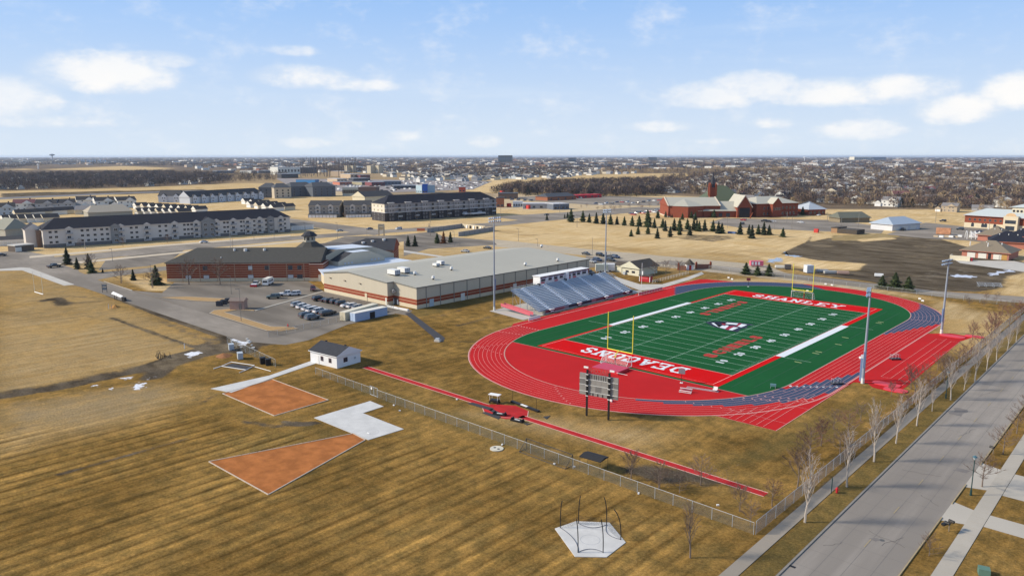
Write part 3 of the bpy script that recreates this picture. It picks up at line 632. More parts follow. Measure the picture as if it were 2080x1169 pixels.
for i in range(9):
    n_ = (10, 20, 30, 40, 50, 40, 30, 20, 10)[i]; y = 9.144+(i+1)*10*Y
    for side in (0, 1):
        for k, ch_ in enumerate(str(n_)):
            if side == 0: mw = flatm((6.2, y+1.55-k*1.75, .041), (0, -1, 0), (1, 0, 0))
            else: mw = flatm((42.6, y-1.55+k*1.75, .041), (0, 1, 0), (-1, 0, 0))
            text_mesh('yard_number', ch_, turfwhite, None, 1.35 if ch_ != '1' else .7, 2.1, mw, .045, kind='structure')
# block letters with slab serifs, drawn as strokes on a 1 x 1 cell
GLY = {'D': [((.12, 0), (.12, 1)), ((.12, 1), (.6, 1)), ((.12, 0), (.6, 0)), ((.6, 1), (.88, .75)), ((.88, .75), (.88, .25)), ((.88, .25), (.6, 0)), ((0, 1), (.2, 1)), ((0, 0), (.2, 0))],
 'E': [((.15, 0), (.15, 1)), ((0, 1), (.9, 1)), ((0, 0), (.9, 0)), ((.15, .5), (.6, .5)), ((.9, 1), (.9, .88)), ((.9, 0), (.9, .12))],
 'A': [((.05, 0), (.5, 1)), ((.95, 0), (.5, 1)), ((.22, .35), (.78, .35)), ((-.08, 0), (.25, 0)), ((.75, 0), (1.08, 0))],
 'C': [((.9, .75), (.65, 1)), ((.65, 1), (.3, 1)), ((.3, 1), (.08, .75)), ((.08, .75), (.08, .25)), ((.08, .25), (.3, 0)), ((.3, 0), (.65, 0)), ((.65, 0), (.9, .25)), ((.9, 1), (.9, .68))],
 'O': [((.3, 1), (.7, 1)), ((.7, 1), (.92, .75)), ((.92, .75), (.92, .25)), ((.92, .25), (.7, 0)), ((.7, 0), (.3, 0)), ((.3, 0), (.08, .25)), ((.08, .25), (.08, .75)), ((.08, .75), (.3, 1))],
 'N': [((.12, 0), (.12, 1)), ((.12, 1), (.88, 0)), ((.88, 0), (.88, 1)), ((-.04, 0), (.3, 0)), ((.7, 1), (1.04, 1)), ((-.04, 1), (.15, 1))],
 'S': [((.88, .78), (.65, 1)), ((.65, 1), (.3, 1)), ((.3, 1), (.1, .8)), ((.1, .8), (.3, .55)), ((.3, .55), (.7, .45)), ((.7, .45), (.9, .2)), ((.9, .2), (.7, 0)), ((.7, 0), (.3, 0)), ((.3, 0), (.1, .22))],
 'H': [((.12, 0), (.12, 1)), ((.88, 0), (.88, 1)), ((.12, .5), (.88, .5)), ((-.04, 0), (.3, 0)), ((.7, 0), (1.04, 0)), ((-.04, 1), (.3, 1)), ((.7, 1), (1.04, 1))],
 'L': [((.15, 0), (.15, 1)), ((0, 0), (.9, 0)), ((0, 1), (.35, 1)), ((.9, 0), (.9, .3))],
 'Y': [((0, 1), (.5, .5)), ((1, 1), (.5, .5)), ((.5, .5), (.5, 0)), ((.3, 0), (.7, 0)), ((-.1, 1), (.2, 1)), ((.8, 1), (1.1, 1))]}
def word(w_, x0, x1, y0, y1, sx):
    """sx = +1 reads along +x with tops at +y, -1 the other way round"""
    n_ = len(w_); cell = (x1-x0)/n_; lw = cell*.70
    for i, c_ in enumerate(w_):
        q = MB(); qs = MB()
        for k, (a, d) in enumerate(GLY[c_]):
            for mb, dx, dy, w2, z_ in ((q, 0, 0, .80, .046+.001*k), (qs, .10, -.10, .95, .0405)):
                P0 = [(x0+i*cell+(cell-lw)/2+a[0]*lw+dx, y0+a[1]*(y1-y0)+dy), (x0+i*cell+(cell-lw)/2+d[0]*lw+dx, y0+d[1]*(y1-y0)+dy)]
                if sx < 0: P0 = [(x0+x1-p[0], y0+y1-p[1]) for p in P0]
                v = Vector(P0[1])-Vector(P0[0]); e = v.normalized()*w2*.5; P0 = [tuple(Vector(P0[0])-e), tuple(Vector(P0[1])+e)]
                strip(mb, P0, w2, z_)
        tag(q.obj('painted_letter', turfwhite), kind='structure')
word('DEACONS', 9.6, 39.6, 2.6, 7.0, -1)
word('SHANLEY', 8.6, 39.9, 103.0, 107.4, 1)
for side in (0, 1):
    for k, ch_ in enumerate('SCHEELS'):
        if side: mw = flatm((38.6, 19.6+k*4.25, .037), (0, 1, 0), (-1, 0, 0))
        else: mw = flatm((10.2, 92.0-k*4.25, .037), (0, -1, 0), (1, 0, 0))
        text_mesh('painted_letter', ch_, turfredd, None, 3.3, 3.4, mw, .085, kind='structure')
# midfield emblem: an arrowhead with an A inside
b = MB(); z_ = .048
def LG(lst, m, dz=0): b.face([(*a2(1425+x/17.33, 640+y/17.33), z_+dz) for x, y in lst][::-1], m)
LG([(115, 235), (420, 222), (900, 225), (1320, 255), (1600, 290), (1880, 335), (1620, 370), (1600, 450), (1420, 470), (1260, 590), (960, 545), (800, 500), (430, 410), (240, 310)], 0)
LG([(345, 278), (470, 262), (900, 256), (1300, 286), (1240, 340), (1120, 340), (960, 320), (840, 300), (560, 275), (430, 262), (520, 320), (700, 355), (830, 375), (840, 350), (960, 360), (930, 400), (880, 470), (820, 480), (620, 430), (450, 350)], 1, .004)
LG([(1410, 306), (1610, 334), (1490, 392), (1390, 425), (1265, 392)], 1, .004); LG([(1130, 418), (1300, 436), (1150, 505), (1080, 535), (950, 512), (1015, 472)], 1, .004)
LG([(1330, 278), (1420, 292), (1250, 400), (1110, 420), (940, 520), (820, 485), (950, 390), (1180, 370)], 2, .006)
LG([(450, 292), (700, 276), (855, 300), (845, 368), (690, 352), (540, 328)], 0, .008); LG([(850, 345), (1220, 392), (1270, 345), (1000, 318)], 0, .009); LG([(700, 290), (850, 300), (840, 350), (720, 330)], 2, .010)
b.obj('midfield_emblem', [navy, turfwhite, M('emblem_crimson', (.30, .01, .03), .7)])['kind'] = 'structure'

# ------------------------------------------------------------------ goalposts, goals, small field gear
def goalpost(v, s, lab):                     # s = -1: support stands behind the near end line
    t = thing('goalpost', lab, 'goalpost', (24.385, v, 0), 0, 'football goalposts')
    q = MB(); q.path([(0, s*1.9, 0), (0, s*1.9, 1.7)], .09, 8); q.cyl((0, s*1.9, 0), (0, s*1.9, 1.75), .17, .17, 8, 1); q.path([(0, s*1.9, 1.7), (0, s*1.7, 2.5), (0, s*1.1, 2.95), (0, 0, 3.05)], .12, 8)
    q.obj('gooseneck', [yellow, M('red_post_pad', (.30, .01, .02), .7)], t)
    MB().cyl((-3.56, 0, 3.05), (3.56, 0, 3.05), .12, n=8).obj('crossbar', yellow, t)
    for x in (-3.56, 3.56): MB().cyl((x, 0, 3.05), (x, 0, 12.1), .105, n=8).obj('upright', yellow, t)
goalpost(0, -1, 'yellow football goalpost at the near end line by the red landing mat')
goalpost(109.73, 1, 'yellow football goalpost at the far end line beside the cross road')
def soccer_goal(x, y, s, lab):
    t = thing('soccer_goal', lab, 'soccer goal', (x, y, 0), 0, 'white soccer goals')
    for X in (-3.66, 3.66):
        MB().path([(X, 0, 0), (X, 0, 2.44)], .08, 6).obj('goal_post', white, t)
        MB().path([(X, 0, 2.4), (X, s*.9, 2.3), (X, s*2.4, .08), (X, 0, .06)], .05, 5).obj('side_frame', white, t)
    MB().cyl((-3.66, 0, 2.44), (3.66, 0, 2.44), .08, n=6).obj('crossbar', white, t)
    MB().cyl((-3.66, s*2.4, .08), (3.66, s*2.4, .08), .05, n=6).obj('ground_bar', steel, t)
    q = MB(); q.face([(-3.6, s*.9, 2.3), (3.6, s*.9, 2.3), (3.6, s*2.4, .1), (-3.6, s*2.4, .1)])
    for X in (-3.63, 3.63): q.face([(X, 0, 2.4), (X, s*.9, 2.3), (X, s*2.4, .1), (X, 0, .1)])
    q.obj('net', goalnet, t)
soccer_goal(24.4, -.4, -1, 'white soccer goal under the near goalpost beside the lettering')
soccer_goal(24.0, 110.6, 1, 'white soccer goal under the far goalpost')
t = thing('landing_mat', 'red high jump landing mat on the red apron behind the near goal', 'landing mat', (26.0, -5.9, 0), R(3))
MB().box(-3.4, 3.4, -2.4, 2.4, 0, .55).obj('foam_base', red, t); MB().box(-3.5, 3.5, -2.5, 2.5, .553, .70).obj('top_cover', M('mat_cover_rose', (.50, .05, .10), .55), t)
MB().cyl((3.6, -3.3, .75), (6.2, -2.9, .62), .05, n=5).obj('crossbar', white, t)
def team_bench(x, y, rz, lab):
    t = thing('bleacher_bench', lab, 'bench', (x, y, 0), rz)
    for k, (yy, z_) in enumerate(((0, .45), (.55, .85))): MB().box(-1.3, 1.3, yy-.14, yy+.14, z_-.04, z_).obj('seat', white, t)
    MB().box(-1.3, 1.3, -.42, -.2, .18, .22).obj('foot_board', white, t)
    for x_ in (-1.1, 1.1):
        q = MB(); q.box(x_-.03, x_+.03, -.45, .7, 0, .05); q.box(x_-.03, x_+.03, -.03, .03, .05, .41); q.box(x_-.03, x_+.03, .5, .56, .05, .81); q.obj('leg_frame', steel, t)
    MB().box(-1.3, 1.3, .80, .84, .3, .8).obj('back_panel', redpale, t)
team_bench(47.3, -9.2, R(14), 'small white and red bench standing on the red apron near the play clock')
def play_clock(x, y, h_, col, lab):
    t = thing('play_clock', lab, 'clock', (x, y, 0), R(20), 'play clocks on posts')
    MB().cyl((0, 0, 0), (0, 0, h_), .06, n=6).obj('post', black, t); MB().box(-.7, .7, -.12, .12, h_-1.1, h_).obj('display_box', col, t); MB().box(-.3, .3, -.3, .3, 0, .14).obj('base_weight', white, t)
play_clock(43.2, -3.7, 3.2, M('clock_grey', (.20, .20, .22), .5), 'dark play clock on a thin post at the near end of the field')
play_clock(-.3, 120.6, 3.4, M('clock_maroon', (.13, .02, .03), .5), 'maroon play clock on a post by the far bend of the track')
t = thing('yard_marker_rack', 'metal rails and white chair lying at the near right corner of the turf', 'equipment', (49.0, -4.6, 0), R(14))
for k in range(3): MB().box(-3.6, 3.2, -.5+k*.4, -.44+k*.4, .05, .11).obj('rail', steel, t)
MB().box(2.0, 2.9, -.5, .4, .4, .47).obj('chair_seat', white, t); MB().box(2.0, 2.9, .36, .42, .5, .95).obj('chair_back', white, t)
for X in (2.05, 2.82):
    for Y_ in (-.45, .3): MB().box(X, X+.05, Y_, Y_+.05, 0, .4).obj('chair_leg', M('maroon_leg', (.15, .02, .03), .6), t)
t = thing('ball_cart', 'teal folding cart standing on the green turf near the right bend', 'cart', (*a2(1570, 788), 0), R(20))
MB().box(-.6, .6, -.35, .35, .5, .95).obj('tray', M('teal_plastic', (.10, .20, .22), .6), t)
for X in (-.5, .45):
    for Y_ in (-.3, .25): MB().box(X, X+.05, Y_, Y_+.05, 0, .5).obj('leg', steel, t)
for (x, y, lab) in (((*a2(1700, 780), 'dark hurdle cart parked on the blue lanes left of the tall lamp')), ((*a2(1818, 730), 'dark equipment cart with white bars on the red jump area'))):
    t = thing('hurdle_cart', lab, 'cart', (x, y, 0), R(50), 'hurdle carts on the track')
    MB().box(-1.3, 1.3, -.5, .5, .3, .42).obj('deck', M('cart_grey', (.07, .07, .08), .6), t)
    for X in (-1, 1):
        for Y_ in (-.45, .45): MB().cyl((X, Y_-.06, .2), (X, Y_+.06, .2), .2, n=8).obj('wheel', black, t)
    for k in range(6): MB().path([(-1.1+k*.42, -.45, .42), (-1.1+k*.42, -.45, 1.3), (-1.1+k*.42, .45, 1.3), (-1.1+k*.42, .45, .42)], .035, 4).obj('hurdle_frame', M('hurdle_dark', (.10, .10, .12), .5) if k % 2 else steel, t)
for (x, y, w_, d_, lab) in ((76.3, 25.6, 5.6, 2.8, 'light red cover over the nearest sand pit by the light pole'), (79.0, 22.6, 4.6, 2.8, 'oval light red cover on the sand pit closest to the road'), (76.0, 84.5, 6.2, 3.0, 'light red cover on the far sand pit beside the far light pole'), (80.5, 88.2, 4.5, 2.6, 'light red cover on the outer far sand pit below the trees')):
    q = MB(); N = 20; pts = [(x+w_/2*math.copysign(abs(math.cos(2*PI*i/N))**.6, math.cos(2*PI*i/N)), y+d_/2*math.copysign(abs(math.sin(2*PI*i/N))**.6, math.sin(2*PI*i/N))) for i in range(N)]
    q.prism(pts, .0, .16); tag(q.obj('pit_cover', M('pit_cover_red', (.62, .05, .07), .6, .1, .8)), lab, 'pit cover', 'covers over the sand pits')
t = thing('blue_equipment_box', 'steel blue box with white strap beside the near light pole', 'equipment box', (71.3, 24.6, 0), R(0))
MB().box(-.25, .25, -.3, .3, 0, 5.2).obj('cabinet', M('steel_blue', (.13, .19, .33), .5), t); MB().box(-.7, .7, -.15, .15, 5.0, 5.4).obj('crossarm', white, t); MB().box(-.28, .28, -.33, .33, 5.42, 5.9).obj('cap', M('pale_cap', (.5, .45, .5), .6), t)
for k, (x, y) in enumerate([a2(1874, 612), a2(1868, 608), a2(1480, 565), a2(1487, 568), a2(1677, 578), a2(1690, 580), a2(1240, 815), a2(1640, 592)]):
    tag(MB().box(-.4, .4, -.15, .15, .05, .55).box(-.35, -.3, -.3, .3, 0, .06).box(.3, .35, -.3, .3, 0, .06).obj('track_marker', white, None, loc=(x, y, 0.03)), 'small white marker board on the track', 'marker', 'white marker boards on the track')

# scoreboard, seen from behind
X0, X1 = 40.4, 44.9; Yb = -33.6
t = thing('scoreboard', 'grey back of the scoreboard on two black posts with a red lettered sign on top', 'scoreboard', ((X0+X1)/2, Yb, 0), R(12))
hw = (X1-X0)/2
for X in (-hw, hw):
    MB().box(X-.16, X+.16, -.28, .02, 0, 9.1).obj('post', black, t)
    for z_ in (4.0, 4.9, 6.0, 7.1, 8.2): MB().box(X-.26, X+.26, -.33, -.285, z_-.06, z_+.06).obj('bracket', white, t)
sbm = M('scoreboard_grey', (.27, .26, .245), .6, .08, 1.5, metal=.2); sbd = M('scoreboard_dark_panel', (.16, .155, .15), .6, .1, 1.5)
rows = ((4.05, 4.75), (4.78, 6.05), (6.08, 7.2), (7.23, 8.25)); xs = (-3.95, -2.6, -hw+.0, -.6, .6, hw, 3.1, 3.95)
for r_, (za, zb) in enumerate(rows):
    for k, (xa, xb) in enumerate(zip(xs, xs[1:])):
        MB().box(xa+.01, xb-.01, .05, .32+.02*((r_+k) % 3), za, zb).obj('panel', sbd if (r_, k) in ((2, 0), (2, 1), (1, 3), (0, 5), (2, 6), (0, 6)) else sbm, t)
for z_ in (4.76, 6.06, 7.21): MB().box(-3.95, 3.95, -.02, .04, z_-.05, z_+.05).obj('stringer', M('stringer_pale', (.55, .55, .53), .5), t)
for k in range(9): MB().box(-1.9+k*.47, -1.84+k*.47, -.02, .04, 7.3, 8.2).obj('stiffener', black, t)
for k in range(4): MB().box(-1.2+k*1.0, -1.05+k*1.0, -.02, .04, 4.1, 4.6).obj('cable_box', black, t)
MB().box(-2.3, 2.5, .10, .16, 8.42, 8.5).box(-2.3, 2.5, .10, .16, 9.5, 9.58).obj('sign_rail', M('sign_deep_red', (.42, .02, .03), .6), t)
text_mesh('sign_lettering', 'DEACONS', M('letter_rust', (.40, .06, .06), .6), t, 4.4, .95, flatm((2.3, .08, 8.52), (-1, 0, 0), (0, 0, 1)), .03, .05)
for X in (-2.6, 2.7): MB().box(X-.45, X+.45, -.05, .05, 9.3, 9.65).obj('sign_finial', white, t)

# hammer throwing cage on its concrete pad
hp = ppx([(1127, 1073), (1170, 1058), (1238, 1061), (1271, 1101), (1232, 1131), (1168, 1130)])
sheet('throwing_pad', hp, .06, whitecon, th=.08)
b = MB(); cx, cy = a2(1199, 1096); strip(b, [(cx+1.25*math.cos(2*PI*i/32), cy+1.25*math.sin(2*PI*i/32)) for i in range(32)], .07, .065, closed=True); b.obj('throwing_ring_line', M('ring_grey', (.36, .37, .39), .7))['kind'] = 'structure'
t = thing('hammer_cage', 'black curved poles of the hammer cage standing on the white six-sided pad', 'throwing cage', (cx, cy, .06))
PB = [((1138, 1072), (1144, 1022)), ((1175, 1063), (1179, 1008)), ((1232, 1066), (1225, 1013)), ((1261, 1096), (1246, 1035)), ((1174, 1122), (1171, 1054)), ((1225, 1122), (1221, 1055))]
for bpx, tpx in PB:
    x, y = a2(*bpx); H = 4.4
    tt = at(tpx[0], tpx[1], H); dx, dy = (tt.x-x), (tt.y-y)
    L_ = math.hypot(dx, dy); k_ = min(1, 1.1/max(L_, .01)); dx *= k_; dy *= k_
    MB().path([(x-cx+dx*f**3, y-cy+dy*f**3, H*f) for f in (0, .2, .4, .55, .7, .8, .9, 1)], .06, 6).obj('pole', black, t)
def sag(p, q, s=.25, z_=.05): p = Vector((p[0]-cx, p[1]-cy, z_)); q = Vector((q[0]-cx, q[1]-cy, z_)); c_ = Vector((0, 0, z_)); return [p.lerp(q, f)+(c_-(p+q)/2)*s*4*f*(1-f) for f in np.linspace(0, 1, 9)]
pb = [a2(*q[0]) for q in PB]
for i, j in ((0, 4), (1, 2), (2, 3), (4, 5)):
    MB().path(sag(pb[i], pb[j]), .035, 4).obj('ground_rope', M('net_rope', (.10, .11, .15), .8), t)
for i, j in ((0, 1), (2, 3), (1, 2)):
    pts = sag(pb[i], pb[j], .1); q = MB()
    for a, d in zip(pts, pts[1:]): q.face([a, d, d+Vector((0, 0, 2.0 if i == 2 else 1.2)), a+Vector((0, 0, 2.0 if i == 2 else 1.2))])
    q.obj('netting', darknet, t)

# shot and discus sectors
sheet('throwing_pad', ppx([(638, 848), (752, 814), (779, 825), (737, 838.5), (820, 871), (748, 893)]), .05, whitecon, th=.07)
b = MB(); cx, cy = a2(757, 877); strip(b, [(cx+1.1*math.cos(2*PI*i/28), cy+1.1*math.sin(2*PI*i/28)) for i in range(28)], .06, .055, closed=True)
for q in (((640, 848), (752, 893)), ((700, 830), (790, 860)), ((738, 838), (700, 850))): strip(b, [a2(*q[0]), a2(*q[1])], .04, .055)
b.obj('pad_joint_lines', MATS['ring_grey'])['kind'] = 'structure'
tag(MB().box(-.35, .35, -.08, .08, .05, .15).obj('toe_board', white, loc=(*a2(748, 880), 0)), 'small white toe board on the concrete by the throwing ring', 'toe board')
sheet('throwing_pad', ppx([(428, 789), (548, 762), (637, 731), (643, 737), (560, 765), (470, 797)]), .05, whitecon, th=.07)
c1 = ppx([(452, 799), (553, 770), (667, 812), (557, 844)]); c2 = ppx([(424, 937), (717, 880), (742, 893), (545, 1004)])
for q in (c1, c2):
    sheet('clay_sector', q, .02, clay)
    n_ = len(q)
    for i in range(n_):
        a, d = Vector(q[i]), Vector(q[(i+1) % n_]); L_ = (d-a).length; e = (d-a)/L_; an = math.atan2(e.y, e.x); k_ = int(L_/1.25); m0 = None
        par = tag(put('sector_edging', None, None, (a.x, a.y, 0), an), kind='structure')
        for j in range(k_):
            if m0 is None: o_ = MB().box(.02, L_/k_-.05, -.07, .07, -.02, .10).obj('kerb_block', M('edging_timber', (.50, .42, .34), .85, .12, 2), par, loc=(0, 0, 0)); m0 = o_.data
            else: put('kerb_block', m0, par, (j*L_/k_, 0, 0))
t = thing('landing_disc', 'round pale concrete disc with two dark holes by the fence', 'concrete disc', (*a2(1009, 911), 0))
MB().cyl((0, 0, 0), (0, 0, .12), 1.15, n=28).obj('slab', M('cream_concrete', (.55, .52, .43), .8), t)
for x in (-.45, .42): MB().cyl((x, 0, .11), (x, 0, .135), .24, n=12).obj('lid', black, t)
# pole vault runway with its box area
b = MB(); b.face([(-17.6, -43.9, .02), (22.5, -43.9, .02), (22.5, -42.4, .02), (-17.6, -42.4, .02)]); b.face([(31.5, -43.9, .02), (80, -43.9, .02), (80, -42.4, .02), (31.5, -42.4, .02)])
b.face([(22.5, -44.4, .02), (26.3, -47.0, .02), (30.5, -46.0, .02), (32.4, -43.9, .02), (32.6, -42.3, .02), (30.6, -39.8, .02), (26.6, -39.2, .02), (22.5, -41.9, .02)])
tag(b.obj('vault_runway', M('runway_red', (.47, .030, .034), .95, .12, .5, spec=.05, var2=.22, scale2=.3)), kind='structure')
b = MB()
for y in (-43.95, -42.35): strip(b, [(-17.6, y), (22.5, y)], .18, .026); strip(b, [(32, y), (80, y)], .18, .026)
strip(b, [(22.5, -44.4), (25.0, -46.3)], .14, .027); strip(b, [(30.6, -39.8), (32.6, -42.3)], .14, .027); strip(b, [(27.5, -46.9), (32.4, -43.9)], .14, .027)
tag(b.obj('runway_edge_lines', M('runway_line', (.62, .40, .33), .8)), kind='structure')
b = MB(); mats_ = [((949, 819), (960, 817), (1003, 829), (998, 834)), ((979, 838), (986, 836), (1018, 846), (1012, 851)), ((992, 832), (1000, 830), (1020, 840), (1014, 845)), ((1103, 846), (1118, 844), (1110, 851)), ((1064, 860), (1082, 859), (1070, 863))]
for k, q in enumerate(mats_):
    tag(MB().prism(ppx(q), 0, .06).obj('rubber_mat', asph), ('long', 'lower', 'middle', 'small right', 'thin lower right')[k]+' black rubber mat lying on grass by the vault pit', 'mat', 'black mats round the vault pit')
for lab, p_, rz in (('black vault pit frame with a white strap at the front edge of the red pit', (1051, 855), R(10)), ('dark vault standard lying beside the left end of the pit', (1015, 842), R(20))):
    t = thing('vault_standard', lab, 'vault standard', (*a2(*p_), 0), rz)
    MB().box(-1.3, 1.3, -.5, .5, .03, .3).obj('base', black, t); MB().box(-.5, .6, -.2, -.1, .31, .42).obj('strap', white, t); MB().box(-1.2, -1.0, -.45, .45, .31, .6).obj('side_rail', black, t); MB().box(1.0, 1.2, -.45, .45, .31, .6).obj('side_rail', black, t)
t = thing('vault_bar_stand', 'black padded bar with two thin uprights behind the red vault pit', 'vault standard', (*a2(1066, 826), 0), R(-6))
MB().box(-4, 4, -.3, .3, 0, .35).obj('pad', black, t)
for x in (-3.6, 3.3): MB().cyl((x, 0, .35), (x, 0, 2.4), .04, n=5).obj('upright', black, t)
MB().box(-.8, 1.0, -.5, .0, .36, .45).obj('white_cover', white, t)
t = thing('utility_cart', 'small dark cart with a flat white roof by the runway', 'cart', (*a2(1005, 818), 0), R(15))
MB().box(-.9, .9, -.5, .5, .3, .75).obj('body', black, t); MB().box(-1.2, 1.2, -.6, .6, 1.75, 1.85).obj('roof', white, t)
for x in (-.9, .85):
    for y in (-.5, .45): MB().box(x, x+.05, y, y+.05, .3, 1.75).obj('roof_post', white, t); MB().cyl((x, y-.05, .22), (x, y+.05, .22), .22, n=8).obj('wheel', black, t)
t = thing('sun_canopy', 'black canopy on four legs beside the chain-link fence', 'canopy', (*a2(1206, 952), 0), R(6))
MB().box(-1.9, 1.9, -1.3, 1.3, 2.0, 2.1).gable(-1.9, 1.9, -1.3, 1.3, 2.1, .25, 'x', .02, .02, 0, 0).obj('fabric_roof', M('charcoal_cloth', (.025, .025, .028), .9), t)
for x in (-1.85, 1.8):
    for y in (-1.25, 1.2): MB().box(x, x+.05, y, y+.05, 0, 2.0).obj('leg', black, t)
t = thing('black_goal_frame', 'long black goal frame lying along the fence', 'goal frame', (*a2(1110, 930), 0), R(-1))
MB().path([(-5, .6, 0), (-5, .6, 1.9), (5, .6, 1.9), (5, .6, 0)], .06, 6).obj('front_frame', black, t)
for x in (-5, 5): MB().path([(x, .6, 1.9), (x, -1.2, .05), (x, .6, .05)], .05, 5).obj('side_frame', black, t)
MB().face([(-5, .6, 1.9), (5, .6, 1.9), (5, -1.2, .05), (-5, -1.2, .05)]).obj('net', darknet, t)
MB().cyl((-5, -1.2, .05), (5, -1.2, .05), .05, n=5).obj('ground_bar', black, t)
for k, (x, y) in enumerate(((1126, 942), (1166, 948), (1297, 1002), (800, 823), (812, 834), (1020, 903), (928, 811), (1458, 1026))):
    tag(MB().box(-.18, .18, -.12, .12, 0, .18).obj('sandbag', white, loc=(*a2(x, y), 0), rz=k), 'small white sandbag lying on the grass near the fence line', 'sandbag', 'white sandbags along the fence')
# ------------------------------------------------------------------ fences
def chain_fence(x0, y0, x1, y1, h_, step, lab, top=True, gap=None, wm=None):
    L_ = math.hypot(x1-x0, y1-y0); t = thing('chain_link_fence', lab, 'fence', (x0, y0, 0), math.atan2(y1-y0, x1-x0))
    n_ = max(1, round(L_/step)); st = L_/n_; pm = rm = None
    segs = [(i*st, (i+1)*st) for i in range(n_) if not (gap and gap[0] < (i+.5)*st < gap[1])]
    for i in range(n_+1):
        if pm is None: pm = MB().cyl((0, 0, 0), (0, 0, h_), .035, n=6).obj('post', steel, t).data
        else: put('post', pm, t, (i*st, 0, 0))
    q = MB(); r_ = MB()
    for a, d in segs: q.face([(a, 0, .03), (d, 0, .03), (d, 0, h_-.02), (a, 0, h_-.02)]); r_.cyl((a, 0, h_), (d, 0, h_), .025, n=5)
    q.obj('wire_mesh', wm or chain, t); r_.obj('top_rail', steel, t); return t
chain_fence(-21.1, -54.3, -.2, -54.6, 1.6, 3, 'chain-link fence running from the white shed corner to the gate')
chain_fence(2.6, -54.9, 83.8, -55.4, 1.7, 3.05, 'long chain-link fence between the throwing field and the vault runway')
chain_fence(84.0, -55.2, 84.6, 140, 1.9, 3.05, 'chain-link fence beside the footpath along the road', wm=chain2)
t = thing('fence_gate', 'chain-link gate with a round white sign in the long fence', 'gate', (-.2, -54.6, 0), R(-3))
for a, d in ((0, 1.35), (1.4, 2.8)): MB().path([(a, 0, .1), (d, 0, .1), (d, 0, 1.9), (a, 0, 1.9), (a, 0, .1)], .04, 5).face([(a, 0, .1), (d, 0, .1), (d, 0, 1.9), (a, 0, 1.9)], 1).obj('gate_leaf', [steel, chain], t)
MB().cyl((.6, -.06, 1.5), (.6, -.02, 1.5), .28, n=14).obj('round_sign', white, t)
chain_fence(*a2(462, 698), *a2(560, 745), 1.9, 3, 'short chain-link fence by the gravel pile left of the shed')
chain_fence(*a2(545, 684), *a2(800, 628), 1.5, 3, 'low chain-link fence along the grass edge of the parking lot')
chain_fence(*a2(1440, 546), *a2(2060, 622), 1.5, 5, 'chain-link fence between the far bend of the track and the cross road')
# ------------------------------------------------------------------ white shed by the runway
wall_lap = M('white_lap_siding', (.70, .71, .72), .6, .03, 1, stretch=(1, 1, 14)); shingle = M('charcoal_shingle', (.034, .037, .046), .9, .25, 1.2)
t = thing('white_shed', 'small white building with a dark gable roof at the start of the runway', 'building', (-30.9, -49.4, 0), R(0))
ang = math.atan2(2.6, 8.4); t.rotation_euler = (0, 0, R(6)); w_, d_, h_ = 9.6, 7.2, 2.75
MB().box(0, w_, 0, d_, 0, h_).obj('wall', wall_lap, t)
MB().gable(0, w_, 0, d_, h_, 1.7, 'x', .35, .18, 0, 1).obj('roof', [shingle, wall_lap], t)
for x in (1.3, 8.2): MB().box(x, x+.4, d_/2-.1, d_/2+.3, h_+1.45, h_+2.05).obj('roof_vent', black, t)
maroon = M('maroon_trim', (.13, .035, .04), .6)
def shed_window(par, x, y, z_, ww, hh, rz, fm=maroon, gm_=None):
    o_ = MB().box(-ww/2, ww/2, -.06, .03, 0, hh).obj('window', fm, par, loc=(x, y, z_), rz=rz)
    for k in (0, 1): MB().box(-ww/2+.08+k*(ww/2-.04), -.04+k*(ww/2-.04), -.075, -.062, .09, hh-.09).obj('pane', gm_ or gl, o_)
    return o_
for x in (4.3, 7.2): shed_window(t, x, 0, 1.0, .95, 1.1, 0)
shed_window(t, w_, 2.6, 1.05, 1.2, 1.1, PI/2); 
dr = MB().box(2.2, 3.15, -.06, .02, 0, 2.1).obj('door', white, t); MB().box(2.95, 3.02, -.10, -.065, 1.0, 1.1).obj('handle', steel, dr)
MB().box(w_+.02, w_+.12, 5.2, 5.7, 1.2, 1.7).obj('meter_box', steel, t)
# ------------------------------------------------------------------ grandstand
BU, BV0, BV1, NR = -25.0, 28.0, 79.5, 16; du, dz_, zb = -.76, .335, 1.1
t = thing('grandstand', 'long aluminium grandstand facing the field beside the school', 'grandstand', (0, 0, 0))
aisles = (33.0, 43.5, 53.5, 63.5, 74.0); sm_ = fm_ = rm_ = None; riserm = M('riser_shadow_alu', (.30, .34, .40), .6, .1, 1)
for r_ in range(NR):
    U = BU+du*r_; z_ = zb+dz_*r_
    if sm_ is None:
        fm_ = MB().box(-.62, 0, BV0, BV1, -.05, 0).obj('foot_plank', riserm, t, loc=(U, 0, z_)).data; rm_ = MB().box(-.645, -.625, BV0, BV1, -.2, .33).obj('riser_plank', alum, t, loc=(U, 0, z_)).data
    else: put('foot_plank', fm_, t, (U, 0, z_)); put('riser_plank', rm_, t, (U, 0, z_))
    vs = [BV0]+[a for v in aisles for a in (v-.7, v+.7)]+[BV1]
    for k in range(0, len(vs), 2):
        MB().box(-.33, -.02, vs[k], vs[k+1], .38, .43).obj('seat_plank', alum, t, loc=(U-.3, 0, z_))
zt = zb+dz_*NR; UB = BU+du*NR
for v in aisles:
    q = MB()
    for r_ in range(NR): q.box(BU+du*r_-.70, BU+du*r_-.02, v-.62, v+.62, zb+dz_*r_+.001, zb+dz_*r_+.30)
    q.obj('aisle_steps', M('aisle_pale', (.70, .74, .79), .5), t)
    MB().path([(BU-1+du*k*3.3, v, zb+1.0+dz_*k*3.3+.35) for k in range(5)], .04, 5).obj('aisle_rail', steel, t)
q = MB()
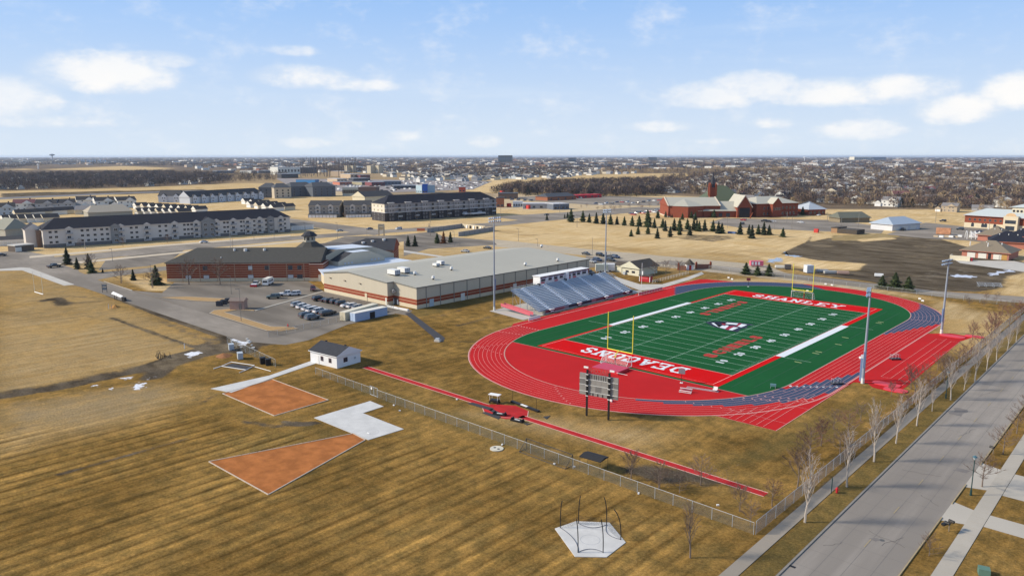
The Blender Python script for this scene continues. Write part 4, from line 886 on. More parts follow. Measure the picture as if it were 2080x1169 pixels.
for v in np.arange(BV0+.2, BV1, 3.6):
    for r_ in (3, 7, 11, 15): q.cyl((BU+du*r_, v, 0), (BU+du*r_, v, zb+dz_*r_-.1), .06, n=4)
    q.cyl((BU+du*15, v, .2), (BU+du*8, v, zb+dz_*8-.2), .045, n=4); q.cyl((BU+du*15, v, zb+dz_*15-.2), (BU+du*11, v, .2), .045, n=4); q.cyl((BU, v, zb-.15), (UB, v, zt-.35), .07, n=4)
tag(q.obj('support_frame', steel, t), kind='stuff')
q = MB()
for v0, v1 in ((BV0, BV1),):
    for z_ in (.5, 1.0): q.cyl((UB, v0, zt+z_), (UB, v1, zt+z_), .03, n=4)
    for v in np.arange(v0, v1+.1, 2.0): q.cyl((UB, v, zt-.2), (UB, v, zt+1.0), .03, n=4)
q.obj('back_rail', steel, t)
for v in (BV0, BV1):
    q = MB()
    for z_ in (.6, 1.1): q.cyl((BU, v, zb+z_), (UB, v, zt+z_), .03, n=4)
    for r_ in range(0, NR+1, 2): q.cyl((BU+du*r_, v, zb+dz_*r_), (BU+du*r_, v, zb+dz_*r_+1.1), .03, n=4)
    q.obj('end_rail', steel, t)
MB().box(BU+.35, BU+.45, BV0+2.5, BV1-.5, .15, .25).obj('front_sill', M('sill_pale', (.55, .50, .50), .7), t)
ban = [M('banner_maroon', (.17, .035, .05), .6), M('banner_rose', (.33, .12, .14), .6), M('banner_navy', (.03, .028, .045), .6), M('banner_grey', (.22, .20, .23), .6)]
segs = ((30.5, 32.5, 0, ''), (32.5, 34.6, 0, ''), (34.6, 40.0, 1, 'SHANLEY'), (40.0, 42.2, 3, ''), (42.2, 46.5, 2, 'ARE'), (46.5, 48.9, 2, ''), (48.9, 54.5, 2, 'FEARLESS'), (54.5, 57.0, 1, ''), (57.0, 61.6, 0, 'FAITH'), (61.6, 64.2, 2, ''), (64.2, 67.0, 1, ''), (67.0, 73.2, 2, 'DEACONS'), (73.2, 76, 0, ''), (76, 79, 2, ''))
for v0, v1, k, tx in segs:
    o_ = MB().box(BU+.36, BU+.40, v0+.03, v1-.03, .28, 1.25).obj('banner', ban[k], t)
    if tx and tx in ('SHANLEY', 'DEACONS'): text_mesh('banner_lettering', tx, M('banner_print', (.10, .02, .04), .6) if k == 1 else M('banner_print_pale', (.30, .22, .25), .6), o_, v1-v0-.8, .62, flatm((BU+.402, v0+.4, .45), (0, 1, 0), (0, 0, 1)), .02)
for v in (33.3, 47.5, 62.7, 75.3):
    o_ = MB().box(BU+.46, BU+.9, v-1.0, v+1.0, .35, 1.15).obj('emblem_box', ban[0], t); MB().box(BU+.43, BU+.93, v-1.1, v+1.1, 1.16, 1.35).obj('white_top', white, o_); MB().box(BU+.905, BU+.93, v-.9, v+.6, .55, .85).obj('white_band', white, o_)
# ramp at the near end, concrete apron
q = MB(); q.prism([(-38.5, 26.6), (-25.5, 26.6), (-25.5, 27.7), (-38.5, 27.7)], 0, .02); 
ramp = MB(); ramp.face([(-38.5, 24.8, 1.5), (-26, 24.8, .2), (-26, 26.2, .2), (-38.5, 26.2, 1.5)]); ramp.face([(-38.5, 24.8, 1.3), (-38.5, 26.2, 1.3), (-26, 26.2, .1), (-26, 24.8, .1)]); ramp.obj('ramp_deck', alum, t)
for y in (24.75, 26.25): MB().face([(-38.5, y, 1.5), (-26, y, .2), (-26, y, 1.2), (-38.5, y, 2.5)]).face([(-38.5, y+.05, 2.5), (-26, y+.05, 1.2), (-26, y+.05, .2), (-38.5, y+.05, 1.5)]).obj('ramp_banner', redpale, t)
sheet('concrete_apron', [(-41, 22), (-24.2, 19.5), (-24.2, 85), (-41, 85)], .03, M('apron_concrete', (.46, .43, .385), .85, .1, .5, var2=.1))
for p0, p1, lab in (((1297, 600), (1345, 588), 'pink and white railing at the far end of the grandstand'), ((1074, 652), (1097, 646), 'white railing panel at the near end of the grandstand')):
    a = Vector(a2(*p0)); e = Vector(a2(*p1))-a; t3 = thing('railing_fence', lab, 'railing', (a.x, a.y, 0), math.atan2(e.y, e.x), 'railings beside the grandstand'); n_ = max(2, int(e.length/1.6))
    MB().box(0, e.length, -.03, .03, 1.05, 1.12).obj('top_rail', white, t3); MB().box(0, e.length, -.02, .02, .15, .95).obj('panel', redpale if e.length > 8 else white, t3)
    for i in range(n_+1): MB().box(i*e.length/n_-.03, i*e.length/n_+.03, -.04, .04, 0, 1.1).obj('post', white, t3)
# press box
PU0, PU1, PV0, PV1, PZ = UB-3.6, UB-.5, 43.0, 69.5, zt-.25
t = thing('press_box', 'white press box with a thin white roof standing at the top of the grandstand', 'press box', (0, 0, 0))
MB().box(PU0, PU1, PV0, PV1, PZ, PZ+2.6).obj('wall', wall_lap, t); MB().box(PU0-.3, PU1+.35, PV0-.3, PV1+.3, PZ+2.65, PZ+2.8).obj('roof', white, t)
MB().box(PU1+.02, PU1+.06, PV0, PV1, PZ+2.2, PZ+2.6).obj('fascia', maroon, t)
MB().box(PU1+.01, PU1+.9, 56.0, 57.4, PZ-.1, PZ+2.55).obj('centre_wall', wall_lap, t)
for k, v in enumerate((44.6, 48.2, 51.2, 54.2, 58.6, 61.4, 64.0, 67.2)):
    ww = 2.2 if k in (0, 7) else 1.7
    o_ = MB().box(PU1+.01, PU1+.07, v-ww/2, v+ww/2, PZ+.95, PZ+1.75).obj('window', maroon, t)
    for j in range(3): MB().box(PU1+.075, PU1+.09, v-ww/2+.06+j*ww/3, v-ww/2+ww/3-.04+j*ww/3, PZ+1.0, PZ+1.7).obj('pane', gl, o_)
    MB().box(PU1+.08, PU1+.5, v-ww/2, v+ww/2, PZ+1.85, PZ+2.15).obj('awning', M('awning_lilac', (.36, .30, .36), .7), t)
for v, m_ in ((44.3, redpale), (51.4, redpale), (58.4, red), (61.6, redpale)): MB().box(PU1+.02, PU1+.1, v-.9, v+.9, PZ+.25, PZ+.85).obj('notice_board', m_, t)
q = MB()
for v in np.arange(PV0, PV1, 3): q.cyl((PU0+.2, v, 0), (PU0+.2, v, PZ), .08, n=4)
q.obj('stilt', steel, t)
for v in (41.8, 56.0, 70.8): tag(MB().box(-.5, .5, -.35, .35, 0, .9).obj('speaker_box', black, loc=(PU1+.5, v, zt-.5), rz=.5), {41.8: 'black speaker box left of the press box', 56.0: 'black speaker box in the middle below the press box', 70.8: 'black speaker box right of the press box'}[v], 'speaker')
# ------------------------------------------------------------------ stadium light poles
def light_pole(x, y, h_, lab, n_=6, face=0):
    t = thing('stadium_light_pole', lab, 'light pole', (x, y, 0), face, 'tall stadium light poles')
    MB().cyl((0, 0, 0), (0, 0, 1.2), .38, .36, 10).obj('base', M('pole_base_white', (.6, .6, .58), .6), t); MB().cyl((0, 0, 1.2), (0, 0, h_), .33, .17, 10).obj('pole', M('pole_grey', (.28, .32, .38), .5, .06, 1, metal=.2), t)
    lm = hm = None
    for k, z_ in enumerate((h_-.3, h_-1.25)):
        MB().box(-2.6, 2.6, -.08, .08, z_-.08, z_+.08).obj('crossarm', steel, t)
        for i in range(n_):
            x_ = -2.4+i*4.8/(n_-1)
            if lm is None:
                o_ = MB().cyl((0, .05, 0), (0, .62, -.30), .12, .34, 8).obj('floodlight', M('lamp_steel_blue', (.20, .27, .38), .4, metal=.2), t, loc=(x_, 0, z_+.05)); lm = o_.data
                hm = MB().cyl((0, .60, -.295), (0, .64, -.315), .3, .3, 8).obj('lens', M('lamp_lens', (.5, .52, .55), .2), o_).data
            else: o_ = put('floodlight', lm, t, (x_, 0, z_+.05)); put('lens', hm, o_)
    for z_, dx in ((h_*.34, .55),): MB().box(-.6, -.2, -.2, .2, z_-3.6, z_).obj('ballast_cabinet', M('ballast_blue', (.12, .17, .30), .5), t)
x, y = a2(1004, 630); light_pole(x, y, hgt(x, y, 440), 'tallest grey light pole in front of the gymnasium wall at left', face=-PI/2)
x, y = -44.0, 88.0
bx = a2(1229, 556); light_pole(*bx, hgt(*bx, 424), 'light pole rising behind the far end of the grandstand', face=-PI/2)
x, y = a2(1752, 778); light_pole(x, y, hgt(x, y, 585), 'light pole at the near right corner of the track by the sand pits', face=R(105))
x, y = a2(1912, 677); light_pole(x, y, hgt(x, y, 526), 'light pole at the far right bend of the track', face=R(80))

# ------------------------------------------------------------------ school
brick = M('red_brick', (.25, .055, .026), .88, .16, 1.2); brick_sun = brick; band = M('tan_band_stone', (.56, .38, .24), .85, .06, 1); cream = M('cream_block', (.58, .50, .36), .85, .06, .8)
beige = M('beige_metal_panel', (.48, .43, .335), .6, .04, .6, stretch=(1, 1, .1)); roofgrey = M('sage_grey_metal_roof', (.42, .395, .32), .55, .03, .5, var2=.05); darkroof = M('dark_green_grey_shingle', (.062, .060, .054), .92, .18, 1); skyroof = M('light_blue_membrane', (.56, .61, .68), .5, .04, .8)
greyroof = M('charcoal_blue_shingle', (.035, .037, .045), .92, .2, 1)
def banded(par, x0, x1, y0, y1, h_, nb=5, base=1.35, name='wall'):
    """brick wall with proud tan courses over a cream base"""
    MB().box(x0, x1, y0, y1, 0, h_).obj(name, brick, par); MB().box(x0-.06, x1+.06, y0-.06, y1+.06, 0, base).obj('wall_base', cream, par)
    st = (h_-base-.5)/nb
    for i in range(1, nb): MB().box(x0-.05, x1+.05, y0-.05, y1+.05, base+i*st-.07, base+i*st+.07).obj('stone_course', band, par)
    MB().box(x0-.07, x1+.07, y0-.07, y1+.07, h_-.45, h_-.02).obj('stone_cornice', M('pinkish_cornice', (.50, .36, .28), .8), par)
a = Vector(a2(340, 572)); e = Vector(a2(630, 570))-a; ang = math.atan2(e.y, e.x); L_ = e.length
t = thing('school_building', 'long red brick school wing with tan bands and a dark hipped roof', 'school', (a.x, a.y, 0), ang)
banded(t, 0, L_, 0, 22, 7.3, 6)
MB().gable(0, L_+4, 0, 22, 7.3, 4.6, 'x', .6, .2, 0, 0, hip=(9, 0)).obj('roof', darkroof, t)
for f in np.linspace(.11, .96, 8): MB().box(L_*f-.12, L_*f+.12, -.11, -.07, 0, 6.8).obj('pilaster_joint', M('joint_tan', (.42, .27, .18), .8), t)
def school_window(x, z_, ww, hh, m_=gl): o_ = MB().box(x-ww/2, x+ww/2, -.16, -.08, z_, z_+hh).obj('window', M('window_frame_grey', (.20, .19, .18), .6), t); MB().box(x-ww/2+.1, x+ww/2-.1, -.185, -.165, z_+.1, z_+hh-.1).obj('pane', m_, o_)
pl = M('window_blind_white', (.5, .5, .5), .6)
for f, k in ((.27, 0), (.585, 1), (.70, 0), (.865, 0), (.93, 0)): school_window(L_*f, 4.5, 1.7, 1.7, pl if k else gl)
for f, k in ((.15, 1), (.275, 1), (.585, 1), (.865, 1), (.93, 0)): school_window(L_*f, 1.0, 2.2, 1.6, pl if k else gl)
for x, y_, r_ in ((L_*.51, 8.6, .75), (L_*.645, 8.8, .6), (L_*.43, 8.8, .5)): MB().cyl((x, y_, 10.6), (x, y_, 11.9), r_, r_*.85, 10).obj('roof_vent', M('vent_white', (.62, .61, .6), .5), t)
MB().cyl((L_*.365, 3.2, 8.6), (L_*.365, 3.2, 9.3), .25, n=8).obj('roof_vent', MATS['vent_white'], t)
# corner block at the right end of the wing, link wall to the gymnasium
banded(t, L_+.1, L_+5.5, -1.0, 14, 7.0, 6, name='corner_wall')
MB().box(L_+5.6, L_+27, -1.5, 8, 0, 4.4).obj('link_wall', brick, t)
for z_ in (1.7, 2.9): MB().box(L_+5.55, L_+27, -1.56, 8, z_-.08, z_+.08).obj('stone_course', band, t)
MB().box(L_+5.5, L_+27.1, -1.58, 8.1, 0, 1.2).obj('wall_base', cream, t); MB().box(L_+5.5, L_+28, -1.7, 9, 4.4, 4.55).obj('link_roof', skyroof, t)
MB().box(L_+3.6, L_+4.6, -1.3, -1.1, 0, 2.6).obj('door', offwhite, t)
# cupola with its flared roof
cxw, cyw = a2(627, 545); 
t2 = thing('school_cupola', 'eight-sided lantern cupola on a flared dark roof behind the long wing', 'cupola', (*a2(632, 556), 0), ang)
def ring8(q, z0, r0, z1, r1, m=0, n=8):
    for i in range(n):
        t0, t1 = 2*PI*(i+.5)/n, 2*PI*(i+1.5)/n
        q.face([(r0*math.cos(t0), r0*math.sin(t0), z0), (r0*math.cos(t1), r0*math.sin(t1), z0), (r1*math.cos(t1), r1*math.sin(t1), z1), (r1*math.cos(t0), r1*math.sin(t0), z1)], m)
zc0 = 9.5
q = MB(); ring8(q, zc0-3, 12.5, zc0+1.5, 6.5); ring8(q, zc0+1.5, 6.5, zc0+4.2, 2.6); q.obj('flared_roof', darkroof, t2)
q = MB(); ring8(q, zc0+4.0, 2.4, zc0+6.6, 2.4); q.obj('lantern_wall', M('lantern_tan', (.42, .38, .30), .7), t2)
for i in range(8):
    an = 2*PI*(i+1)/8; MB().box(-.45, .45, -.05, .05, zc0+4.9, zc0+6.2).obj('window', gl, t2, loc=(2.27*math.cos(an), 2.27*math.sin(an), 0), rz=an+PI/2)
q = MB(); ring8(q, zc0+6.5, 3.3, zc0+6.8, 3.3); ring8(q, zc0+6.8, 3.3, zc0+8.2, 1.6); ring8(q, zc0+8.2, 1.6, zc0+8.7, .1); q.obj('lantern_roof', greyroof, t2)
MB().box(-24, -6, -4, 4, 0, 8.4).obj('side_wall', brick, t2); MB().gable(-24, -6, -4, 4, 8.4, 2.6, 'x', .5, .2).obj('side_roof', [darkroof, brick], t2)
# old gymnasium with the stepped beige gable wall
t = thing('beige_gym_building', 'beige gymnasium with a low flat-topped gable behind the long metal roof', 'building', (0, 0, 0))
def prof(q, U, pts, th, m=0, mt=1):          # outline in (v, z) extruded back from plane U
    f = [(U, v, z_) for v, z_ in pts]; k = [(U-th, v, z_) for v, z_ in pts]; n_ = len(pts)
    q.face(f, m); q.face(k[::-1], m)
    for i in range(n_):
        j = (i+1) % n_; top = pts[i][1] > 5 and pts[j][1] > 5; q.face([k[i], k[j], f[j], f[i]], mt if top else m)
def onu(U, x, y):
    d = FW*F+RT*(x-1040)-UP*(y-584.5); k_ = (U-CAM.x)/d.x; return (CAM.y+d.y*k_, CAM.z+d.z*k_)
U1, U2 = -137.5, -131.0
o1_ = [onu(U1, x, y) for x, y in ((800, 514), (758, 501), (683, 507), (637, 534))]; o2_ = [onu(U2, x, y) for x, y in ((781, 521), (751, 509), (716, 513), (687, 532))]
q = MB(); prof(q, U1, [(o1_[3][0], 0), (o1_[0][0], 0)]+o1_, 26, 0, 1); q.obj('main_hall', [beige, M('brown_grey_shingle', (.10, .085, .075), .9, .15, 1)], t)
MB().face([(U1, o1_[2][0], o1_[2][1]+.08), (U1, o1_[1][0], o1_[1][1]+.08), (U1-14, o1_[1][0]-1, o1_[1][1]+.1), (U1-14, o1_[2][0]-3, o1_[2][1]+.1)]).obj('membrane_strip', skyroof, t)
q = MB(); prof(q, U2, [(o2_[3][0], 0), (o2_[0][0], 0)]+o2_, 6.3, 0, 1); q.obj('front_block', [beige, greyroof], t)
MB().face([(U2, o2_[2][0], o2_[2][1]+.06), (U2, o2_[1][0], o2_[1][1]+.06), (U2-6, o2_[1][0], o2_[1][1]+.08), (U2-6, o2_[2][0], o2_[2][1]+.08)]).obj('membrane_strip', skyroof, t)
for v, z_ in [onu(U2, x, y) for x, y in ((701, 535), (708, 534), (715, 533), (755, 527), (762, 526), (769, 525))]: MB().box(U2+.04, U2+.14, v-.4, v+.4, z_-.4, z_+.4).obj('window', M('small_window_white', (.45, .48, .52), .4), t)
MB().prism([(U2+.1, 17), (-110.3, 7), (-110.3, 58), (U1+.1, 58), (U1+.1, 22)], 4.6, 4.85).obj('low_roof', skyroof, t); MB().prism([(U2+.3, 18), (-110.6, 8), (-110.6, 56), (U1+.3, 56)], 0, 4.58).obj('low_wall', cream, t)
# rear brick wing
t = thing('rear_brick_wing', 'rear school wing with a banded brick gable end and charcoal roof', 'school', (-138.6-17.0, 60.3-17.0, 0), R(45)); LW = 24
banded(t, 0, LW, 0, 22, 7.4, 5); MB().gable(0, LW, 0, 22, 7.4, 4.1, 'x', .5, .25, 0, 1, hip=(11, 0)).obj('roof', [greyroof, brick], t)
for x, y_, z_ in ((10, 6.5, 9.6), (14, 8, 10.1), (19, 9.2, 10.7)): MB().cyl((x, y_, z_-.6), (x, y_, z_+1.1), .6, .8, 10).obj('roof_vent', MATS['vent_white'], t)
# new gymnasium: long low-pitched metal roof
t = thing('long_gymnasium', 'long beige gymnasium with a sage grey metal roof and a red brick stripe', 'building', (0, 0, 0))
X0g, X1g, Xm, XR, Y0g, Y0b, Y1g = -109.3, -60.3, -72.0, -94.0, 5.6, 8.3, 100.4; hL, hR_, hM, hp = 7.1, 6.95, 7.5, 8.9
def gymwall(q, pts, z0, z1f, m=0):            # pts around, heights from function
    for a, d in zip(pts, pts[1:]): q.face([(*a, z0), (*d, z0), (*d, z1f(*d)), (*a, z1f(*a))], m)
def roofz(u, v): return hL+(hp-hL)*(u-X0g)/(XR-X0g) if u < XR else hp-(hp-hR_)*(u-XR)/(X1g-XR)
FP = [(X0g, Y1g), (X0g, Y0g), (XR, Y0g), (Xm, Y0g), (Xm, Y0b), (X1g, Y0b), (X1g, Y1g), (XR, Y1g), (X0g, Y1g)]
q = MB(); gymwall(q, FP, 0, roofz); q.obj('wall', beige, t)
q = MB(); o1 = .25
for pts in ([(X0g-o1, Y0g-o1), (XR, Y0g-o1), (XR, Y1g+o1), (X0g-o1, Y1g+o1)], [(XR, Y0g-o1), (Xm+.1, Y0g-o1), (Xm+.1, Y1g+o1), (XR, Y1g+o1)], [(Xm+.1, Y0b-o1), (X1g+o1, Y0b-o1), (X1g+o1, Y1g+o1), (Xm+.1, Y1g+o1)]):
    q.face([(u, v, roofz(u, v)+.12) for u, v in pts]); 
q.obj('roof', roofgrey, t)
q = MB()
ed = [(X0g-o1, Y0g-o1), (XR, Y0g-o1), (Xm+o1, Y0g-o1), (Xm+o1, Y0b-o1), (X1g+o1, Y0b-o1), (X1g+o1, Y1g+o1)]
for a, d in zip(ed, ed[1:]): q.face([(*a, roofz(*a)-.2), (*d, roofz(*d)-.2), (*d, roofz(*d)+.16), (*a, roofz(*a)+.16)])
q.obj('roof_edge_trim', M('grey_edge_trim', (.20, .20, .18), .5), t)
sm = M('roof_seam', (.30, .30, .275), .6); me0 = None
for v in np.arange(Y0b+.9, Y1g, 1.83*1.5):
    q = MB(); q.face([(X0g, v-.03, roofz(X0g, v)+.15), (XR, v-.03, hp+.15), (XR, v+.03, hp+.15), (X0g, v+.03, roofz(X0g, v)+.15)]); q.face([(XR, v-.03, hp+.15), (X1g, v-.03, hR_+.15), (X1g, v+.03, hR_+.15), (XR, v+.03, hp+.15)])
    q.obj('roof_seam', sm, t)
def stripe(z0, z1, m_, nm, off): 
    q = MB(); P_ = [(X0g-off, Y0g-off), (Xm+off, Y0g-off), (Xm+off, Y0b-off), (X1g+off, Y0b-off), (X1g+off, Y1g)]
    for a, d in zip(P_, P_[1:]):
        q.face([(*a, z0), (*d, z0), (*d, z1), (*a, z1)]); 
    q.obj(nm, m_, t)
stripe(0, 1.25, cream, 'wall_base', .05); stripe(1.25, 3.05, brick, 'brick_stripe', .045); stripe(2.1, 2.24, band, 'stone_course', .09); stripe(3.05, 3.15, band, 'stone_course', .09)
for v in np.arange(Y0b+4, Y1g, 6.15): MB().box(X1g+.02, X1g+.14, v-.12, v+.12, .0, hR_-.25).obj('downspout', M('downspout_grey', (.22, .21, .19), .6), t)
for v, c_ in ((14.5, M('door_pale_blue', (.40, .47, .52), .6)), (28.6, offwhite), (55, offwhite)): o_ = MB().box(X1g+.1, X1g+.2, v-.9, v+.9, 0, 2.5).obj('door', c_, t); MB().box(X1g+.205, X1g+.24, v+.5, v+.6, 1.0, 1.15).obj('handle', steel, o_)
o_ = MB().box(-84.4, -83.2, Y0g-.18, Y0g-.1, 0, 2.6).obj('door', cream, t); MB().box(Xm-1.0, Xm-.3, Y0g-.2, Y0g-.1, 0, 2.5).obj('door', offwhite, t)
for u in (-105, -96, -87): MB().box(u-.5, u+.5, Y0g-.35, Y0g-.02, 5.6-.1, 5.85-.1).obj('wall_light', M('fixture_bronze', (.20, .16, .12), .6), t)
for u, v in ((Xm+.9, Y0b-.9),):
    MB().box(u-.15, u+.45, v-.2, v+.85, 4.4, 4.9).obj('vent_hood_base', M('hood_grey', (.33, .31, .29), .5), t); q = MB(); q.cyl((u+.1, v+.1, 4.5), (u+.4, v-.5, 5.3), .8, .35, 12); q.obj('exhaust_hood', MATS['hood_grey'], t)
for z_ in (.3,): 
    MB().box(Xm+.05, Xm+1.8, Y0b-.2, Y0b-.08, 0, 2.4).obj('door', M('glass_door_dark', (.10, .09, .08), .3), t)
    for u in (Xm-.1+.0, Xm+2.0): MB().box(u, u+.35, Y0b-.4, Y0b-.1, .3, 1.9).obj('door_post', white, t)
def runit(x_, y_, w_, d_, h_, lab, grp='white rooftop air units'):
    X, Y_ = a2(x_, y_, 8.2); z_ = roofz(X, Y_)+.12; q = thing('rooftop_unit', lab, 'air unit', (X, Y_, z_), 0, grp)
    MB().box(-w_/2, w_/2, -d_/2, d_/2, .35, h_).obj('cabinet', M('unit_white', (.68, .68, .66), .5), q); MB().box(-w_/2+.1, w_/2-.1, -d_/2+.1, d_/2-.1, 0, .35).obj('curb', black, q)
    for k in range(3): MB().box(w_/2+.005, w_/2+.03, -d_/2+.1+k*d_/3, -d_/2+d_/3-.05+k*d_/3, .5, h_-.15).obj('grille', M('unit_grille', (.30, .32, .36), .6), q)
runit(800, 558, 4.2, 2.4, 1.9, 'left of the two big white air units on the near roof end'); runit(820, 554, 4.2, 2.4, 1.9, 'right of the two big white air units on the near roof end')
runit(886, 542, 2.2, 1.7, 1.2, 'low white air unit of the middle pair on the roof'); runit(895, 539, 2.6, 1.7, 1.5, 'taller white air unit of the middle pair on the roof')
for k, (x_, y_) in enumerate(((843, 558), (880, 564), (917, 548), (1067, 536), (1100, 506), (1133, 527))):
    X, Y_ = a2(x_, y_, 8.0); z_ = roofz(X, Y_)+.1; q = thing('roof_exhaust', nth(k+1)+' small white exhaust hood from the left on the long metal roof', 'roof vent', (X, Y_, z_), 0, 'white exhaust hoods on the gymnasium roof')
    MB().cyl((0, 0, 0), (0, 0, .5), .35, n=8).obj('stack', black, q); MB().cyl((0, 0, .5), (0, 0, 1.3), .62, .45, 10).obj('hood', MATS['unit_white'], q)
# black path, drain and boxes behind the runway
sheet('asphalt_path', ppx([(822, 636), (834, 634), (904, 686), (900, 694), (885, 694), (880, 684)]), .02, asph)
sheet('service_slab', ppx([(786, 622), (838, 630), (826, 640), (790, 634)]), .015, pavement)
for k, (x_, y_) in enumerate(((798, 625), (818, 629))): tag(MB().box(-2.6, 2.6, -.35, .35, 0, .55).obj('concrete_barrier', white, loc=(*a2(x_, y_), 0), rz=R(3)), ('left' if k == 0 else 'right')+' white concrete barrier by the gymnasium corner door', 'barrier', 'white barriers by the gymnasium')
t = thing('drain_structure', 'grey concrete drain head at the end of the black path', 'drain', (*a2(889, 693), 0), .4)
MB().box(-.8, .8, -.6, .6, 0, .5).obj('base', concrete, t); MB().box(-.5, .5, -.35, .35, .5, .9).obj('cap', steel, t)
# ------------------------------------------------------------------ containers
def container(p0, p1, w_, h_, m_, lab, open_=False):
    a = Vector(a2(*p0)); e = Vector(a2(*p1))-a; t = thing('shipping_container', lab, 'container', (a.x, a.y, 0), math.atan2(e.y, e.x), 'two storage containers'); L_ = e.length
    MB().box(0, L_, 0, w_, .1, h_).obj('body', m_, t); MB().box(-.04, L_+.04, -.04, w_+.04, h_, h_+.08).obj('roof', offwhite if open_ else M('cream_roof', (.62, .58, .47), .7), t)
    n_ = 26; rm = None
    for i in range(n_):
        if rm is None: rm = MB().box(-.05, .05, -.07, -.005, .2, h_-.1).obj('corrugation', m_, t, loc=(.3, 0, 0)).data
        else: put('corrugation', rm, t, (.3+i*(L_-.6)/(n_-1), 0, 0))
    for y_ in (.05, w_/2+.03): MB().box(-.06, -.01, y_, y_+w_/2-.1, .15, h_-.1).obj('end_door', m_, t)
    if open_: MB().box(L_*.44, L_*.60, -.10, -.075, .15, 2.1).obj('open_doorway', black, t)
container((722, 654), (787, 640), 2.45, 2.6, M('pale_blue_paint', (.36, .45, .60), .6, .06, 1), 'pale blue container with an open dark doorway on the grass edge', True)
container((702, 652), (768, 633), 2.2, 2.6, M('cream_paint', (.58, .52, .38), .7, .06, 1), 'cream container standing behind the pale blue one')
# ------------------------------------------------------------------ cars
paints = {'white': (.62, .63, .65), 'black': (.018, .017, .018), 'charcoal': (.05, .055, .06), 'silver': (.34, .36, .38), 'blue': (.03, .05, .11), 'bluegrey': (.10, .13, .16), 'green': (.10, .13, .12), 'red': (.35, .02, .02), 'tan': (.36, .29, .20), 'maroon': (.10, .02, .03)}
PROF = {'sedan': (4.7, 1.82, 1.44, [(0, .35), (0, .78), (.55, .95), (1.55, 1.0), (3.75, 1.0), (4.6, .95), (4.7, .4)], [(1.15, .98), (1.75, 1.44), (2.9, 1.44), (3.9, .99)]),
        'suv': (4.75, 1.9, 1.74, [(0, .4), (0, .95), (.5, 1.08), (1.35, 1.12), (4.6, 1.15), (4.75, .5)], [(1.2, 1.1), (1.85, 1.72), (4.25, 1.74), (4.7, 1.14)]),
        'van': (5.1, 1.98, 1.8, [(0, .35), (0, .85), (.7, 1.1), (5.0, 1.12), (5.1, .45)], [(.8, 1.08), (1.6, 1.78), (4.75, 1.8), (5.05, 1.1)]),
        'pickup': (5.7, 1.98, 1.86, [(0, .5), (0, 1.0), (.5, 1.12), (1.7, 1.16), (5.7, 1.16), (5.7, .55)], [(1.55, 1.12), (2.2, 1.84), (3.7, 1.86), (3.95, 1.12)])}
CARC = {}
def car_proto(kind, colr):
    key = (kind, colr)
    if key in CARC: return CARC[key]
    L_, W_, H_, body, cab = PROF[kind]; m_ = M('paint_'+colr, paints[colr], .28, .03, 1, spec=.6); q = MB(); n_ = len(body)
    lo = [(x, z_) for x, z_ in body]; w2 = W_/2
    Lf = [(x-L_/2, -w2, z_) for x, z_ in lo]; Rt_ = [(x-L_/2, w2, z_) for x, z_ in lo]
    q.face(Lf[::-1]); q.face(Rt_)
    for i in range(n_-1): q.face([Rt_[i], Lf[i], Lf[i+1], Rt_[i+1]])
    q.face([Lf[0], Rt_[0], Rt_[-1], Lf[-1]])
    tw = w2-.22; c = [(x-L_/2, z_) for x, z_ in cab]     # roof panel in body colour
    (x0, za), (x1, zb_), (x2, zc), (x3, zd) = c
    q.face([(x1, -tw, zb_+.01), (x2, -tw, zc+.01), (x2, tw, zc+.01), (x1, tw, zb_+.01)])
    for s_ in (-1, 1):                                   # pillars
        for xa, zaa, xb, zbb in ((x0, za, x1, zb_), (x3, zd, x2, zc), ((x0+x3)/2, (za+zd)/2, (x1+x2)/2, (zb_+zc)/2)):
            q.face([(xa-.06, s_*(w2-.025), zaa), (xa+.06, s_*(w2-.025), zaa), (xb+.06, s_*(tw+.02), zbb), (xb-.06, s_*(tw+.02), zbb)])
    body_me = q
    g = MB(); A = [(x0, -w2+.04, za), (x3, -w2+.04, zd), (x3, w2-.04, zd), (x0, w2-.04, za)]; B = [(x1, -tw, zb_), (x2, -tw, zc), (x2, tw, zc), (x1, tw, zb_)]
    for i in range(4): j = (i+1) % 4; g.face([A[i], A[j], B[j], B[i]])
    mk = lambda mb, nm, mat: mb.obj(nm, mat).data
    parts = []
    for nm, mb, mat in (('body', body_me, m_), ('cabin_glass', g, gl)):
        o_ = mb.obj(nm, mat); parts.append((nm, o_.data, (0, 0, 0))); bpy.data.objects.remove(o_)
    r_ = .34 if kind in ('sedan',) else .39
    o_ = MB().cyl((0, -.11, 0), (0, .11, 0), r_, n=12).obj('wheel', M('tyre', (.02, .02, .02), .8)); wm = o_.data; bpy.data.objects.remove(o_)
    for x in (-L_/2+.85, L_/2-.95):
        for y in (-w2+.06, w2-.06): parts.append(('wheel', wm, (x, y, r_)))
    o_ = MB().box(-.03, .03, -.2, .2, -.07, .07).obj('headlight', M('headlamp', (.6, .6, .58), .2)); hm_ = o_.data; bpy.data.objects.remove(o_)
    o_ = MB().box(-.03, .03, -.16, .16, -.08, .08).obj('tail_light', M('taillamp', (.30, .01, .01), .3)); tm_ = o_.data; bpy.data.objects.remove(o_)
    for y in (-w2+.3, w2-.3): parts.append(('headlight', hm_, (-L_/2-.005, y, .72))); parts.append(('tail_light', tm_, (L_/2+.0, y, .85)))
    CARC[key] = parts; return parts
def car(kind, colr, x, y, rz, label, group, z_=.03):
    t = thing('pickup_truck' if kind == 'pickup' else 'parked_car', label, 'pickup' if kind == 'pickup' else 'car', (x, y, z_), rz, group)
    for nm, me_, loc in car_proto(kind, colr): put(nm, me_, t, loc)
    return t
def cpx(kind, colr, x, y, rz, label, group): return car(kind, colr, *a2(x, y), rz, label, group)
